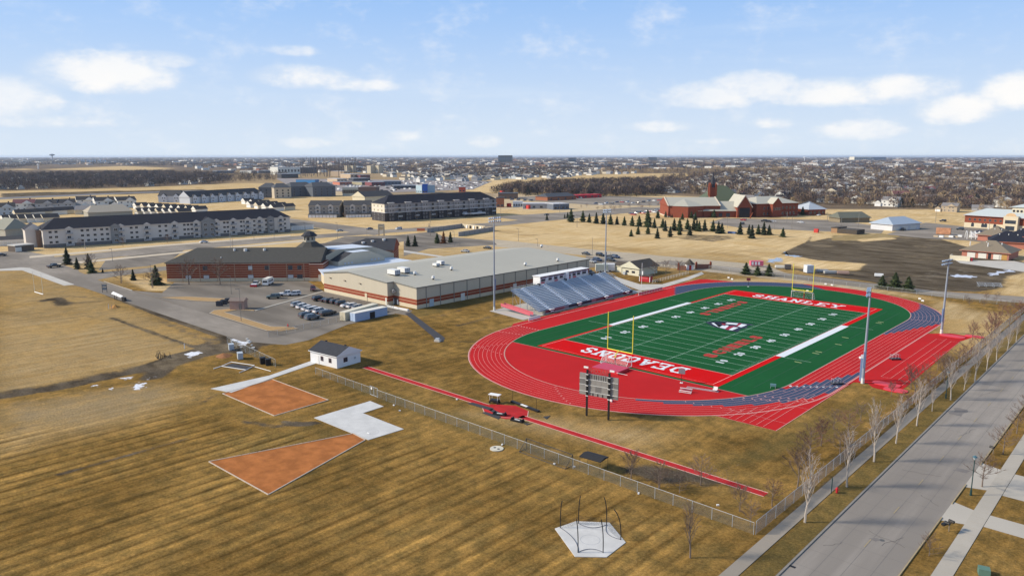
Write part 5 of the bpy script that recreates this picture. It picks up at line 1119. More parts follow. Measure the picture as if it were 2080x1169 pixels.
G1 = 'vehicles in the school parking lot'
row = ((596, 'suv', 'black'), (0, 0, 0))
for k, (x, y, kd, cl_) in enumerate(((605, 622, 'suv', 'silver'), (616, 626, 'suv', 'white'), (627, 630, 'suv', 'white'), (637, 633, 'van', 'white'), (650, 635, 'suv', 'white'), (663, 640, 'suv', 'charcoal'), (668, 638, 'sedan', 'black'))):
    cpx(kd, cl_, x, y, R(272), nth(k+1)+' car from the left in the back row of the white cars, '+{'silver': 'silver', 'white': 'white', 'charcoal': 'dark grey', 'black': 'black'}[cl_], G1)
cpx('suv', 'charcoal', 622, 644, R(272), 'black car at the front left of the lot beside the grey one', G1); cpx('suv', 'bluegrey', 634, 648, R(272), 'dark blue grey car nearest the camera in the parking lot', G1)
for k, (x, y, kd, cl_) in enumerate(((648, 610, 'suv', 'black'), (663, 612, 'sedan', 'black'), (672, 614, 'suv', 'black'), (684, 616, 'suv', 'black'), (695, 619, 'suv', 'black'), (706, 623, 'sedan', 'white'), (718, 625, 'suv', 'white'), (729, 628, 'suv', 'silver'))):
    cpx(kd, cl_, x, y, R(268), nth(k+1)+' car from the left in the row along the gymnasium wall, '+cl_, G1)
cpx('suv', 'maroon', 636, 590, R(150), 'dark maroon car parked alone near the school link wall', G1); cpx('suv', 'green', 556, 606, R(60), 'small grey green car by the long kerb line', G1)
cpx('pickup', 'white', 584, 600, R(65), 'white pickup in the pair of white vehicles by the kerb', G1); cpx('suv', 'white', 598, 600, R(65), 'white car right of the white pickup by the kerb', G1)
t = cpx('pickup', 'white', 520, 580, R(135), 'white pickup with a red snow plough in front of the school', G1); MB().box(-3.3, -3.1, -1.3, 1.3, .1, .8).obj('plough_blade', red, t)
t = thing('school_bus', 'white minibus parked against the brick school wall', 'bus', (*a2(545, 578), .03), R(130), G1)
MB().box(-3.1, 3.1, -1.1, 1.1, .45, 2.2).obj('body', white, t); MB().box(-3.0, 2.6, -1.0, 1.0, 2.2, 2.75).obj('roof_shell', offwhite, t)
for k in range(4):
    for s_ in (-1, 1): MB().box(-2.4+k*1.2, -1.5+k*1.2, s_*1.105-.01, s_*1.105+.01, 1.35, 2.0).obj('window', gl, t)
MB().box(-3.13, -3.10, -.9, .9, 1.3, 2.05).obj('windscreen', gl, t); MB().box(3.10, 3.13, -.9, .9, 1.3, 2.0).obj('rear_window', gl, t)
for x in (-2, 2):
    for y in (-1.0, 1.0): MB().cyl((x, y-.12, .42), (x, y+.12, .42), .42, n=12).obj('wheel', MATS['tyre'], t)
G2 = 'cars parked behind the gymnasium'
for x, y, kd, cl_, lab in ((1190, 517, 'sedan', 'charcoal', 'dark car by the lamp post behind the gymnasium end'), (1219, 520, 'suv', 'black', 'black car left of the light pole in the rear lot'), (1238, 523, 'sedan', 'black', 'black car right of the light pole in the rear lot'), (1250, 524, 'suv', 'blue', 'dark blue car at the right end of the rear lot row'), (1213, 530, 'suv', 'blue', 'dark blue car between the gymnasium and the white trailer'), (1202, 533, 'sedan', 'silver', 'silver car half hidden by the gymnasium roof corner'), (1197, 556, 'suv', 'black', 'black vehicle behind the end of the press box'), (1240, 530, 'suv', 'charcoal', 'dark grey car behind the white trailer')):
    cpx(kd, cl_, x, y, R(170), lab, G2)
for x, y, lab in ((945, 512, 'silver car just visible beyond the gymnasium ridge'), (990, 505, 'dark car beyond the gymnasium ridge near the left light pole')): cpx('sedan', 'silver' if x < 960 else 'charcoal', x, y, R(10), lab, G2)
G3 = 'vehicles driving on the avenues'
for x, y, kd, cl_, rz, lab in ((110, 543, 'pickup', 'charcoal', -75, 'dark pickup with a white bonnet at the left junction'), (414, 493, 'sedan', 'white', 92, 'silver white car driving on the avenue before the long apartment block'), (690, 470, 'sedan', 'silver', 92, 'silver car on the avenue left of the orange sign'), (751, 466, 'sedan', 'blue', 92, 'dark car on the avenue just left of the tan monument'), (810, 466, 'suv', 'white', 92, 'white car on the avenue right of the tan monument'), (1110, 437, 'sedan', 'charcoal', 92, 'dark car passing on the avenue in front of the low shops'), (2, 520, 'sedan', 'charcoal', 92, 'dark car at the left edge of the picture')):
    cpx(kd, cl_, x, y, R(rz), lab, G3)
rr = random.Random(5); G4 = 'cars in the church parking lots'; k = 0
for xa, xb, ya, yb, n_ in ((1282, 1352, 436, 428, 16), (1040, 1180, 408, 404, 12), (1210, 1350, 416, 408, 14)):
    for i in range(n_):
        k += 1; f = i/(n_-1); kd = rr.choice(('suv', 'sedan', 'suv', 'van')); cl_ = rr.choice(('white', 'white', 'silver', 'black', 'charcoal', 'blue', 'red'))
        x_, y_ = xa+(xb-xa)*f, ya+(yb-ya)*f+rr.uniform(-2, 2)
        X, Y_ = a2(x_, y_); t = thing('parked_car', cl_+' car, '+nth(i+1)+' from left in '+('the row left of the church' if xa == 1282 else 'the lot behind the low shops' if xa == 1040 else 'the lot before the dark wood'), 'car', (X, Y_, .08), R(rr.choice((0, 90))), G4)
        for nm, me_, loc in car_proto(kd, cl_)[:2]: put(nm, me_, t, loc)
for x, y, kd, cl_, lab in ((1510, 448, 'suv', 'red', 'red car by the arched church entrance'), (1507, 456, 'suv', 'charcoal', 'dark car below the red one at the church entrance'), (1552, 450, 'suv', 'black', 'black car in the middle of the church front lot'), (1561, 451, 'sedan', 'black', 'second black car in the church front lot'), (1570, 451, 'sedan', 'white', 'white car right of the black cars in the church lot'), (1626, 453, 'sedan', 'white', 'lone white car in the right part of the church lot'), (1663, 438, 'sedan', 'white', 'white car by the blue roofed church annex'), (1834, 468, 'suv', 'charcoal', 'dark car beside the small blue roofed building'), (1950, 467, 'suv', 'charcoal', 'dark car beside the white greenhouse frames'), (1990, 472, 'sedan', 'blue', 'dark blue car before the brick clinic'), (1915, 450, 'suv', 'black', 'black car at the left end of the clinic lot')):
    cpx(kd, cl_, x, y, R(rr.choice((0, 90, 20))), lab, G4)
# ------------------------------------------------------------------ buildings of the middle distance
def bld(name, label, cat, p0, p1, depth, h_, wall, roofm=None, rise=2.5, axis='x', hip=0, ov=.6, base=None, group=None, flat=False, gablem=None):
    a = Vector(a2(*p0)); e = Vector(a2(*p1))-a; L_ = e.length
    t = thing(name, label, cat, (a.x, a.y, 0), math.atan2(e.y, e.x), group)
    MB().box(0, L_, 0, depth, 0, h_).obj('wall', wall, t)
    if base: MB().box(-.06, L_+.06, -.06, depth+.06, 0, base[0]).obj('wall_base', base[1], t)
    if flat: MB().box(-.2, L_+.2, -.2, depth+.2, h_, h_+.5).obj('roof', roofm, t)
    elif roofm: MB().gable(0, L_, 0, depth, h_, rise, axis, ov, .25, 0, 1, hip).obj('roof', [roofm, gablem or wall], t)
    return t, L_
WINC = {}
def win(par, x, z_, ww, hh, fm=white, pm=gl, face='front', L_=0, nm='window', y0=0.0):
    key = (round(ww, 2), round(hh, 2), fm.name, pm.name)
    if key not in WINC:
        q = MB(); q.box(-ww/2, ww/2, -.09, .02, 0, hh, 0); q.box(-ww/2+.07, -.03, -.11, -.092, .07, hh-.07, 1); q.box(.03, ww/2-.07, -.11, -.092, .07, hh-.07, 1)
        o_ = q.obj('window', [fm, pm]); WINC[key] = o_.data; bpy.data.objects.remove(o_)
    if face == 'front': return put(nm, WINC[key], par, (x, y0, z_))
    if face == 'right': return put(nm, WINC[key], par, (L_, x, z_), PI/2)
    if face == 'left': return put(nm, WINC[key], par, (0, x, z_), -PI/2)
sid_w = M('pale_apartment_siding', (.56, .52, .48), .7, .03, .8); stonegrey = M('grey_stone_base', (.145, .14, .14), .9, .15, 1); sidgrey = M('grey_shingle_bay', (.235, .235, .235), .8, .08, 1)
navyroof = M('blue_black_shingle', (.013, .015, .026), .92, .2, 1); balc = M('balcony_white', (.55, .55, .54), .5); dk = M('dark_opening', (.018, .018, .022), .5)
def balcony_bay(t, x, h_, fl=3, ww=4.0, gab=True):
    MB().box(x-ww/2, x+ww/2, -.25, 0, .3, h_+.2).obj('bay_wall', sid_w, t)
    if gab:
        q = MB(); q.face([(x-ww/2-.4, -.7, h_+.1), (x+ww/2+.4, -.7, h_+.1), (x, -.7, h_+1.5)]); q.face([(x-ww/2-.4, -.7, h_+.1), (x, -.7, h_+1.5), (x, 5, h_+1.5), (x-ww/2-.4, 3, h_+.3)], 1); q.face([(x, -.7, h_+1.5), (x+ww/2+.4, -.7, h_+.1), (x+ww/2+.4, 3, h_+.3), (x, 5, h_+1.5)], 1); q.obj('dormer', [sid_w, navyroof], t)
    for f in range(fl):
        z_ = .7+f*(h_-.5)/fl
        o_ = MB().box(x-1.5, x+1.5, -1.9, -.3, z_, z_+.12).obj('balcony', balc, t); MB().box(x-1.5, x+1.5, -1.9, -1.85, z_+.12, z_+1.0).box(x-1.5, x-1.45, -1.85, -.3, z_+.12, z_+1.0).obj('railing', M('railing_open', (.32, .32, .33), .6), o_)
        win(t, x-.2, z_+.15, 1.8, 2.0, white, dk, y0=-.25)
# long three-storey apartment block at left
t, L_ = bld('apartment_building', 'long pale three-storey apartment block with a blue black roof along the avenue', 'apartments', (90, 504), (590, 471), 19, 9.6, sid_w, navyroof, 5.4, 'x', (8, 8), .7, (1.9, stonegrey))
for f in (.09, .275, .375, .485, .575, .66, .735, .80, .855): balcony_bay(t, L_*f, 9.6)
balcony_bay(t, L_*.955, 9.6); balcony_bay(t, L_*.905, 9.6)
for x0, x1 in ((.195, .235), (.435, .475)): pass
for f, ww in ((.315, 5.5), (.605, 9.5), (.885, 6.0)):
    pass
for f, ww in ((.255, 4.6), (.625, 8.2), (.905, 4.5)):
    x = L_*f; MB().box(x-ww/2, x+ww/2, -.9, -.3, .02, 9.9).obj('stone_bay', sidgrey, t)
    q = MB(); q.face([(x-ww/2-.4, -1.1, 9.9), (x+ww/2+.4, -1.1, 9.9), (x, -1.1, 9.9+ww*.30)]); q.face([(x-ww/2-.4, -1.1, 9.9), (x, -1.1, 9.9+ww*.3), (x, 6, 9.9+ww*.3), (x-ww/2-.4, 3, 10)], 1); q.face([(x, -1.1, 9.9+ww*.3), (x+ww/2+.4, -1.1, 9.9), (x+ww/2+.4, 3, 10), (x, 6, 9.9+ww*.3)], 1); q.obj('bay_gable', [sidgrey, navyroof], t)
    for fl in range(3):
        for dx in ((-ww*.24, ww*.24) if ww > 6 else (0,)): win(t, x+dx, 1.2+fl*3.0, 1.9, 1.5, white, gl, y0=-.9)
for f in (.025, .045, .135, .155, .18, .205, .225, .315, .335, .425, .45, .525, .54, .555, .695, .71, .77, .785, .83, .885, .975):
    for fl in range(3): win(t, L_*f, 2.3+fl*2.75, 1.5, 1.25, sid_w, dk)
for y_ in (4, 9, 14):
    for fl in range(3): win(t, y_, 1.5+fl*2.95, 1.0, 1.2, white, gl, 'left')
q = MB(); q.box(-7, 0, 9, 19, 0, 9.4); q.obj('end_wing', sid_w, t); MB().gable(-7, 1, 9, 19, 9.4, 3.2, 'y', .5, .2, 0, 1).obj('end_wing_roof', [navyroof, sid_w], t)
MB().box(-2.2, -.1, 6, 9, 0, 9.2).obj('stair_recess', M('brown_recess', (.18, .12, .09), .8), t)
# four-storey block with white bands
dkbrick = M('dark_lower_cladding', (.045, .042, .048), .8, .12, 1); midgrey = M('upper_grey_siding', (.27, .26, .265), .8, .06, 1); bandw = M('white_band_course', (.56, .56, .58), .6)
t, L_ = bld('apartment_building', 'four-storey dark apartment block with two white bands across the facade', 'apartments', (782, 450), (1008, 436), 20, 13.0, midgrey, navyroof, 6.0, 'x', (10, 10), .5, (6.4, dkbrick))
for z_ in (6.5, 9.7): MB().box(-.12, L_+.12, -1.2, 20, z_, z_+.35).obj('band_course', bandw, t)
k = 0
for f in np.linspace(.05, .97, 14):
    x = L_*f
    if k % 2 == 0:
        MB().box(x-2.6, x+2.6, -1.1, -.07, 0, 6.4).obj('bay_wall', dkbrick, t); MB().box(x-2.6, x+2.6, -1.1, -.07, 6.9, 13.9).obj('bay_wall', midgrey, t); MB().box(x-2.8, x+2.8, -1.3, 2, 13.9, 14.1).obj('bay_cap', bandw, t)
        for fl in range(4):
            for dx in (-1.2, 1.2): win(t, x+dx, 1.0+fl*3.2, 1.1, 1.5, bandw, gl, y0=-1.1)
    else:
        for fl in range(1, 4): o_ = MB().box(x-1.9, x+1.9, -1.5, -.08, fl*3.2-.1, fl*3.2+.05).obj('balcony', balc, t); MB().box(x-1.9, x+1.9, -1.5, -1.45, fl*3.2+.05, fl*3.2+1.0).obj('railing', MATS['railing_open'], o_)
        for fl in range(4): win(t, x, .8+fl*3.2, 2.2, 2.1, bandw, dk, y0=-.07)
    k += 1
MB().box(L_*.66, L_*.86, -5, -1.6, 2.2, 3.2).obj('entrance_canopy', bandw, t)
for y_ in (4, 10, 16):
    for fl in range(4): win(t, y_, 1.0+fl*3.2, 1.2, 1.5, bandw, gl, 'left')
MB().box(-.1, 0, -.0, 20, 6.5, 13).obj('sunlit_end_wall', M('sunlit_cream_end', (.62, .56, .46), .7), t)  # cream puts the sunlight on this end into the wall colour
# tan blocks with garages to the left of it
tan = M('tan_siding', (.46, .40, .31), .7, .05, 1); tand = M('shaded_tan_front', (.29, .265, .235), .8, .06, 1); chroof = M('charcoal_shingle_roof', (.055, .055, .06), .9, .18, 1)  # tand: the tan greyed and darkened, shade of the fronts put into colour
for (p0, p1, lab, k) in (((628, 441), (690, 441), 'left half of the tan apartment block with a row of white garage doors', 0), ((700, 441), (756, 440), 'right half of the tan apartment block with a row of white garage doors', 1)):
    t, L_ = bld('apartment_building', lab, 'apartments', p0, p1, 17, 9.0, tand, chroof, 3.8, 'x', 0, .5, None, 'tan apartments with garages', gablem=tan)
    MB().box(-.1, .0, 0, 17, 0, 9).obj('end_wall', tan, t)
    for y_ in (4, 8.5, 13):
        for fl in range(3): win(t, y_, 1+fl*2.8, .9, 1.2, white, gl, 'left')
    for i in range(7):
        for fl in (1, 2): win(t, L_*(.07+i*.143), .6+fl*2.8, 1.6, 1.5, white, gl)
    MB().box(.5, L_-1, -5, -.1, 0, 2.6).obj('garage_row', tand, t); MB().box(.3, L_-.8, -5.2, -.1, 2.6, 2.8).obj('garage_roof', chroof, t)
    for i in range(8): MB().box(1+i*(L_-2)/8, 1+(i+.86)*(L_-2)/8, -5.06, -5.01, .05, 2.2).obj('garage_door', white, t)
    for f in (.3, .72): balcony_bay(t, L_*f, 9.0, 3, 4)
t, L_ = bld('apartment_building', 'cream gabled end of a block standing behind the dark apartments', 'apartments', (742, 432), (800, 428), 18, 13.5, M('cream_siding', (.58, .52, .38), .7), chroof, 4.5, 'x', 0, .5)
# row of townhouses (pale blue grey) and the dark complex behind
twn = M('pale_townhouse_siding', (.50, .53, .58), .7, .04, 1)
for k, (p0, p1) in enumerate((((322, 411), (372, 411)), ((386, 414), (536, 404)))):
    t, L_ = bld('townhouse_row', ('left' if k == 0 else 'right')+' pale townhouse row with a dark roof and small gables below the far field', 'townhouses', p0, p1, 16, 6.5, twn, chroof, 6.0, 'x', (0, 6), .5, None, 'pale townhouse rows', gablem=twn)
    n_ = max(2, int(L_/11))
    for i in range(n_):
        x = L_*(i+.5)/n_; q = MB(); q.face([(x-3, -1.5, 6.4), (x+3, -1.5, 6.4), (x, -1.5, 9.2)]); q.face([(x-3, -1.5, 6.4), (x, -1.5, 9.2), (x, 6, 9.2), (x-3, 4, 6.6)], 1); q.face([(x, -1.5, 9.2), (x+3, -1.5, 6.4), (x+3, 4, 6.6), (x, 6, 9.2)], 1); q.face([(x-3, -1.5, 0), (x+3, -1.5, 0), (x+3, -1.5, 6.4), (x-3, -1.5, 6.4)]); q.face([(x+3, -1.5, 0), (x+3, 0, 0), (x+3, 0, 6.4), (x+3, -1.5, 6.4)]); q.obj('gable_bay', [twn, chroof], t)
        for dx, z_ in ((-1.2, 4), (1.2, 4), (0, 1.2)): win(t, x+dx, z_, 1.1, 1.2, dk, gl, y0=-1.5)
grn = M('slate_blue_cladding', (.10, .115, .14), .8, .08, 1); slt = M('slate_roof', (.07, .075, .085), .9, .15, 1)
for k, (p0, p1, d_, lab) in enumerate((((526, 402), (558, 402), 20, 'left wing of the dark slate apartment complex'), ((558, 403), (592, 402), 20, 'tan fronted bay of the dark slate apartment complex'), ((592, 400), (640, 398), 22, 'middle wing of the dark slate apartment complex'), ((636, 400), (682, 398), 22, 'right wing of the dark slate apartment complex'))):
    t, L_ = bld('apartment_building', lab, 'apartments', p0, p1, d_, 12, tan if k == 1 else grn, slt, 5, 'x', 6, .6, None, 'dark slate apartment complex')
    n_ = max(3, int(L_/7))
    for i in range(n_):
        for fl in range(3): win(t, L_*(i+.5)/n_, 1.5+fl*3.3, 1.8, 1.9, dk if k == 1 else midgrey, gl)
t, L_ = bld('office_building', 'pale office block with a row of tall white windows behind the apartments', 'office', (696, 398), (728, 398), 25, 10, M('office_grey_green', (.36, .38, .34), .7), M('office_roof', (.3, .3, .3), .8), flat=True)
for i in range(7): win(t, L_*(i+.5)/7, 3.2, 3.4, 4.5, M('office_white', (.62, .62, .58), .6), gl)
MB().box(L_, L_+22, 0, 25, 0, 11).obj('brown_wing', M('brown_cladding', (.13, .09, .08), .8), t)
t, L_ = bld('storage_garage', 'low white garage block with a grey roof by the side street', 'garage', (592, 468), (637, 465), 9, 2.8, white, M('grey_garage_roof', (.15, .145, .14), .9), 1.6, 'x', (0, 5), .5)
for i in range(9): MB().box(1.2+i*(L_-2)/9, 1.2+(i+.85)*(L_-2)/9, -.08, -.02, .05, 2.2).obj('garage_door', M('garage_door_white', (.60, .60, .60), .5), t)
t, L_ = bld('maintenance_shed', 'low dark brick shed at the corner left of the long apartment block', 'shed', (32, 512), (70, 508), 7, 3.0, M('dark_brown_brick', (.11, .085, .07), .85), M('pale_flat_roof', (.5, .48, .44), .8), flat=True)
MB().box(-.1, 3, -.08, -.02, .2, 2.4).obj('garage_door', offwhite, t)
t, L_ = bld('garage_row', 'dark roofed row of white garages at the far left', 'garage', (-5, 500), (72, 496), 8, 3, white, chroof, 1.8, 'x', 0, .5)
for i in range(8): MB().box(1+i*(L_-2)/8, 1+(i+.85)*(L_-2)/8, -.08, -.02, .05, 2.2).obj('garage_door', offwhite, t)
for k, (p0, p1, d_, h_, rs, ax) in enumerate((((12, 482), (66, 478), 26, 4.5, 6, 'y'), ((-30, 480), (14, 476), 22, 4, 5, 'y'), ((180, 470-26), (270, 440), 24, 4.5, 5, 'x'))):
    bld('low_roofed_hall', ('low hall with a wide olive grey roof behind the garages', 'low hall with a grey roof at the left picture edge', 'low building with a broad tan roof between the villas')[k], 'building', p0, p1, d_, h_, M('olive_wall', (.30, .29, .25), .8), M('olive_roof', (.22, .22, .18), .9) if k < 2 else M('tan_roof', (.34, .30, .24), .9), rs, ax, 5)
# little gabled cottages in rows and larger houses: repeated kinds
roofs = [M('darkest_shingle', (.035, .035, .04), .9, .15, 1), navyroof, M('brown_shingle', (.10, .075, .06), .9, .15, 1), M('grey_shingle', (.20, .19, .19), .9, .12, 1), M('maroon_shingle', (.15, .06, .07), .9, .12, 1), M('weathered_roof', (.30, .28, .26), .9, .1, 1)]
walls = [M('house_white', (.68, .67, .63), .7), M('house_cream', (.56, .50, .38), .7), M('house_tan', (.40, .33, .24), .7), M('house_grey', (.36, .37, .39), .7), M('house_bluegrey', (.40, .45, .50), .7)]
HP = {}
def house(kind, wm, rm, loc, rz, label, group, parts=True, sc=1):
    key = (kind, wm, rm, parts)
    if key in HP: return dup(HP[key], loc, rz, label, group, sc)
    w_, d_, h_, rs, ax = {'cottage': (7, 9, 2.7, 2.4, 'y'), 'villa': (13, 11, 5.4, 2.8, 'x'), 'ranch': (17, 10, 2.9, 2.6, 'x'), 'split': (14, 10, 4.2, 2.6, 'x')}[kind]
    t = thing('cottage' if kind == 'cottage' else 'house', label, 'cottage' if kind == 'cottage' else 'house', loc, rz, group); t.scale = (sc, sc, sc)
    wl, rf = walls[wm], roofs[rm]
    q = MB().box(-w_/2, w_/2, -d_/2, d_/2, 0, h_)
    if kind in ('villa', 'split'): q.box(-w_/2-5, -w_/2, -d_/2-1, d_/2-3, 0, 2.8)
    q.obj('wall', wl, t)
    q = MB().gable(-w_/2, w_/2, -d_/2, d_/2, h_, rs, ax, .45, .2, 0, 1)
    if kind == 'villa': q.gable(-w_/2-5, -w_/2+.0, -d_/2-1, d_/2-3, 2.8, 2, 'y', .3, .2, 0, 1); q.gable(-1, 5, -d_/2-.6, 0, h_, 2.2, 'y', .3, .2, 0, 1)
    if kind == 'split': q.gable(-w_/2-5, -w_/2+.0, -d_/2-1, d_/2-3, 2.8, 1.8, 'y', .3, .2, 0, 1)
    if kind == 'ranch': q.gable(2, 8, -d_/2-1.5, 1, h_, 2.1, 'y', .3, .2, 0, 1)
    q.obj('roof', [rf, wl], t)
    if parts:
        if kind == 'cottage': MB().box(-2.4, 2.4, -d_/2-.06, -d_/2-.01, .05, 2.2).obj('garage_door', white, t)
        else:
            for x in (-3.5, 0, 3.5): win(t, x, 1.0, 1.3, 1.2, white, gl, y0=-d_/2)
            if kind == 'villa':
                for x in (-4, 0.6, 3.2): win(t, x, 3.6, 1.2, 1.1, white, gl, y0=-d_/2-.0)
            for y_ in (-2, 2): win(t, y_, 1.1, 1.2, 1.1, white, gl, 'right', w_/2)
            if kind in ('villa', 'split'): MB().box(-w_/2-4.6, -w_/2-.5, -d_/2-1.07, -d_/2-1.01, .05, 2.3).obj('garage_door', white, t)
            MB().box(3, 3.8, .6, 1.4, h_+.6, h_+rs+.9).obj('chimney', MATS['brown_shingle'], t)
    HP[key] = t; return t
G5 = 'small white gabled cottages in rows behind the long apartments'
for r_, (x0, y0, x1, y1, n_, rt) in enumerate(((45, 440, 135, 434, 7, 'back left row'), (22, 452, 102, 450, 6, 'front left row'), (286, 424, 406, 432, 9, 'upper right row'), (290, 436, 372, 437, 7, 'lower right row'), (504, 414, 585, 426, 6, 'row beside the pale townhouses'), (515, 421, 562, 428, 4, 'short row before the tan apartments'))):
    for i in range(n_):
        f = i/(n_-1); x, y = a2(x0+(x1-x0)*f, y0+(y1-y0)*f); house('cottage', 0 if (i+r_) % 3 else 1, 0, (x, y, 0), R(0), nth(i+1)+' small white gabled cottage from the left in the '+rt, G5, True, 1.15)
G6 = 'detached houses between the apartments and the far field'
for k, (x, y, kd, wm, rm, rz, lab) in enumerate(((8, 437, 'villa', 4, 0, 80, 'pale blue house at the left picture edge before the far field'), (52, 428, 'villa', 0, 4, 70, 'white house with a maroon roof before the far field'), (98, 428, 'villa', 3, 0, 60, 'grey house right of the maroon roofed one'), (133, 427, 'villa', 3, 0, 75, 'grey two-storey house in the middle of the row'), (158, 425, 'ranch', 0, 5, 70, 'long white house with a pale roof in the row'), (176, 420, 'villa', 0, 0, 75, 'white house left of the tan hall roof'), (212, 422, 'villa', 0, 0, 80, 'white house right behind the tan hall roof'), (255, 421, 'villa', 0, 0, 85, 'tall white gabled house at the right end of the row'), (185, 434, 'ranch', 1, 3, 60, 'cream low house in front of the villa row'))):
    x_, y_ = a2(x, y); house(kd, wm, rm, (x_, y_, 0), R(rz), lab, G6, True, 1.25)
# shops and restaurants in the commercial strip
def shop(lab, p0, p1, d_, h_, wm, rf, grp='shops along the avenue', cat='shop', flat=True, nwin=4, **k):
    t, L_ = bld('shop_building', lab, cat, p0, p1, d_, h_, wm, rf, flat=flat, group=grp, **k)
    for i in range(nwin): win(t, L_*(i+.5)/nwin, .8, min(2.6, L_/nwin*.7), min(2.0, h_*.5), MATS['railing_open'], gl)
    return t
bk2 = M('orange_brick', (.30, .115, .06), .85, .1, 1); wr = M('pale_shop_roof', (.46, .47, .50), .8, .08, .5); dkg = M('shop_dark', (.06, .065, .075), .7)
shop('long low white shop with a grey end wall right of the dark apartments', (1062, 424), (1122, 424), 16, 4.5, M('shop_grey', (.34, .34, .35), .7), wr); shop('dark blue grey end unit of the low shop row', (1124, 426), (1156, 425), 18, 5, M('slate_shop', (.12, .14, .18), .7), wr)
shop('small white shop with a red sign beside the orange brick block', (1042, 420), (1062, 420), 12, 4.5, white, wr); shop('orange brick block at the right end of the dark apartments', (1008, 421), (1024, 421), 8, 9, bk2, dkg, nwin=2)
shop('dark brown shop with a flat roof above the orange brick block', (1012, 404), (1052, 404), 24, 6, M('brown_shop', (.15, .10, .075), .8), dkg); shop('long red trimmed restaurant with a dark arched roof', (1112, 408), (1170, 405), 20, 4, bk2, dkg, flat=False, rise=3.5, hip=5)
shop('bright red and white canopy building behind the restaurant', (1170, 403), (1222, 401), 14, 3.4, red, red); shop('bright blue cube shaped shop beyond the dark apartments', (858, 392), (868, 392), 12, 12, M('cobalt_blue', (.02, .10, .42), .6), wr, nwin=2); shop('pale blue side of the cube shaped shop', (845, 391), (857, 392), 20, 10, M('pale_cyan', (.34, .45, .52), .6), wr, nwin=3)
shop('white fast food building with an orange red sign', (932, 390), (945, 390), 12, 7, M('orange_red', (.50, .08, .04), .6), wr, nwin=2)
for k, (x, y, s_) in enumerate(((1020, 397, 5), (1034, 420, 3.5), (1073, 424, 3), (1038, 397, 3.5))):
    tag(MB().box(-s_/2, s_/2, -1.5, 1.5, 0, 3.5 if k else 6).obj('shop_sign_canopy', M('signal_red', (.55, .05, .04), .6), loc=(*a2(x, y), 0)), ('tall orange red sign block by the brown shop', 'orange red canopy left of the low shops', 'small red awning before the low white shop', 'red sign right of the brown shop')[k], 'sign')
far_specs = [(440, 478, 352, 7, 'grey_blue', 'long slate blue warehouse at the upper left'), (525, 565, 352, 7, 'grey_blue', 'slate blue warehouse with a pale end beside the white office'), (510, 526, 352, 7, 'pale', 'pale end wall of the slate blue warehouse'), (565, 590, 355, 20, 'pale', 'white office tower block at the upper left'), (590, 610, 354, 18, 'pale', 'white lower wing of the office tower block'), (610, 645, 352, 16, 'dark', 'dark glass hall right of the white office'), (572, 606, 362, 9, 'dark', 'dark two-storey shop in front of the white office'),
    (685, 705, 370, 6, 'tan', 'tan store in the busy commercial strip'), (700, 712, 358, 12, 'tan', 'square tan tower store in the commercial strip'), (712, 732, 362, 9, 'tan', 'long tan store behind the parked cars'), (732, 752, 362, 7, 'maroon', 'maroon roofed store in the commercial strip'), (718, 752, 368, 5, 'dark', 'dark low store in the commercial strip'), (640, 648, 372, 6, 'blue', 'small bright blue store in the far parking lot'), (755, 782, 378, 6, 'maroon', 'maroon roofed restaurant in the commercial strip'), (780, 815, 376, 6, 'grey_blue', 'grey roofed store right of the maroon restaurant'), (800, 850, 383, 4, 'dark', 'long low dark store before the golden mound'), (690, 715, 376, 5, 'orange', 'orange fronted store in the commercial strip'), (735, 755, 376, 5, 'olive', 'olive low store in the commercial strip'), (600, 640, 345, 6, 'tan', 'pale tan hall beyond the bare poplars')]
fm_ = {'grey_blue': M('f_slate', (.11, .14, .19), .7), 'pale': M('f_pale', (.60, .60, .56), .7), 'dark': M('f_dark', (.035, .04, .055), .7), 'tan': M('f_tan', (.50, .38, .26), .8), 'maroon': M('f_maroon', (.18, .055, .06), .8), 'blue': M('f_blue', (.05, .22, .45), .7), 'orange': M('f_orange', (.45, .16, .10), .8), 'olive': M('f_olive', (.33, .30, .20), .8)}
for xa, xb, yb, h_, c_, lab in far_specs:
    t, L_ = bld('commercial_building', lab, 'store', (xa, yb), (xb, yb-.5), 40, h_, fm_[c_], wr if c_ in ('pale', 'tan') else M('f_roof', (.20, .21, .24), .8), flat=True, group='stores of the far commercial strip')
    for i in range(max(2, min(6, int((xb-xa)/6)))): n_ = max(2, min(6, int((xb-xa)/6))); win(t, L_*(i+.5)/n_, h_*.35, L_/n_*.55, h_*.35, MATS['railing_open'], gl)
for k, x in enumerate((706, 718)): tag(MB().box(-6, 6, -6, 6, 0, 20).obj('silo_tower', M('silo_tan', (.45, .40, .30), .8), loc=(*a2(x, 350), 0)), ('left' if k == 0 else 'right')+' slim pale tower of the left pair in the commercial strip', 'tower', 'pale slim towers')
for k, x in enumerate((754, 770)): tag(MB().box(-9, 9, -8, 8, 0, 22).obj('silo_tower', MATS['silo_tan'], loc=(*a2(x, 352), 0)), ('left' if k == 0 else 'right')+' tower joined by the arch in the commercial strip', 'tower', 'pale slim towers')
q = MB(); c0 = Vector((*a2(762, 352), 0)); ex = RT
q.path([c0+ex*(11*math.cos(an))+Vector((0, 0, 16+10*math.sin(an))) for an in np.linspace(0, PI, 10)], 1.0, 5); tag(q.obj('arch', MATS['silo_tan']), 'pale arch joining two towers in the commercial strip', 'arch')

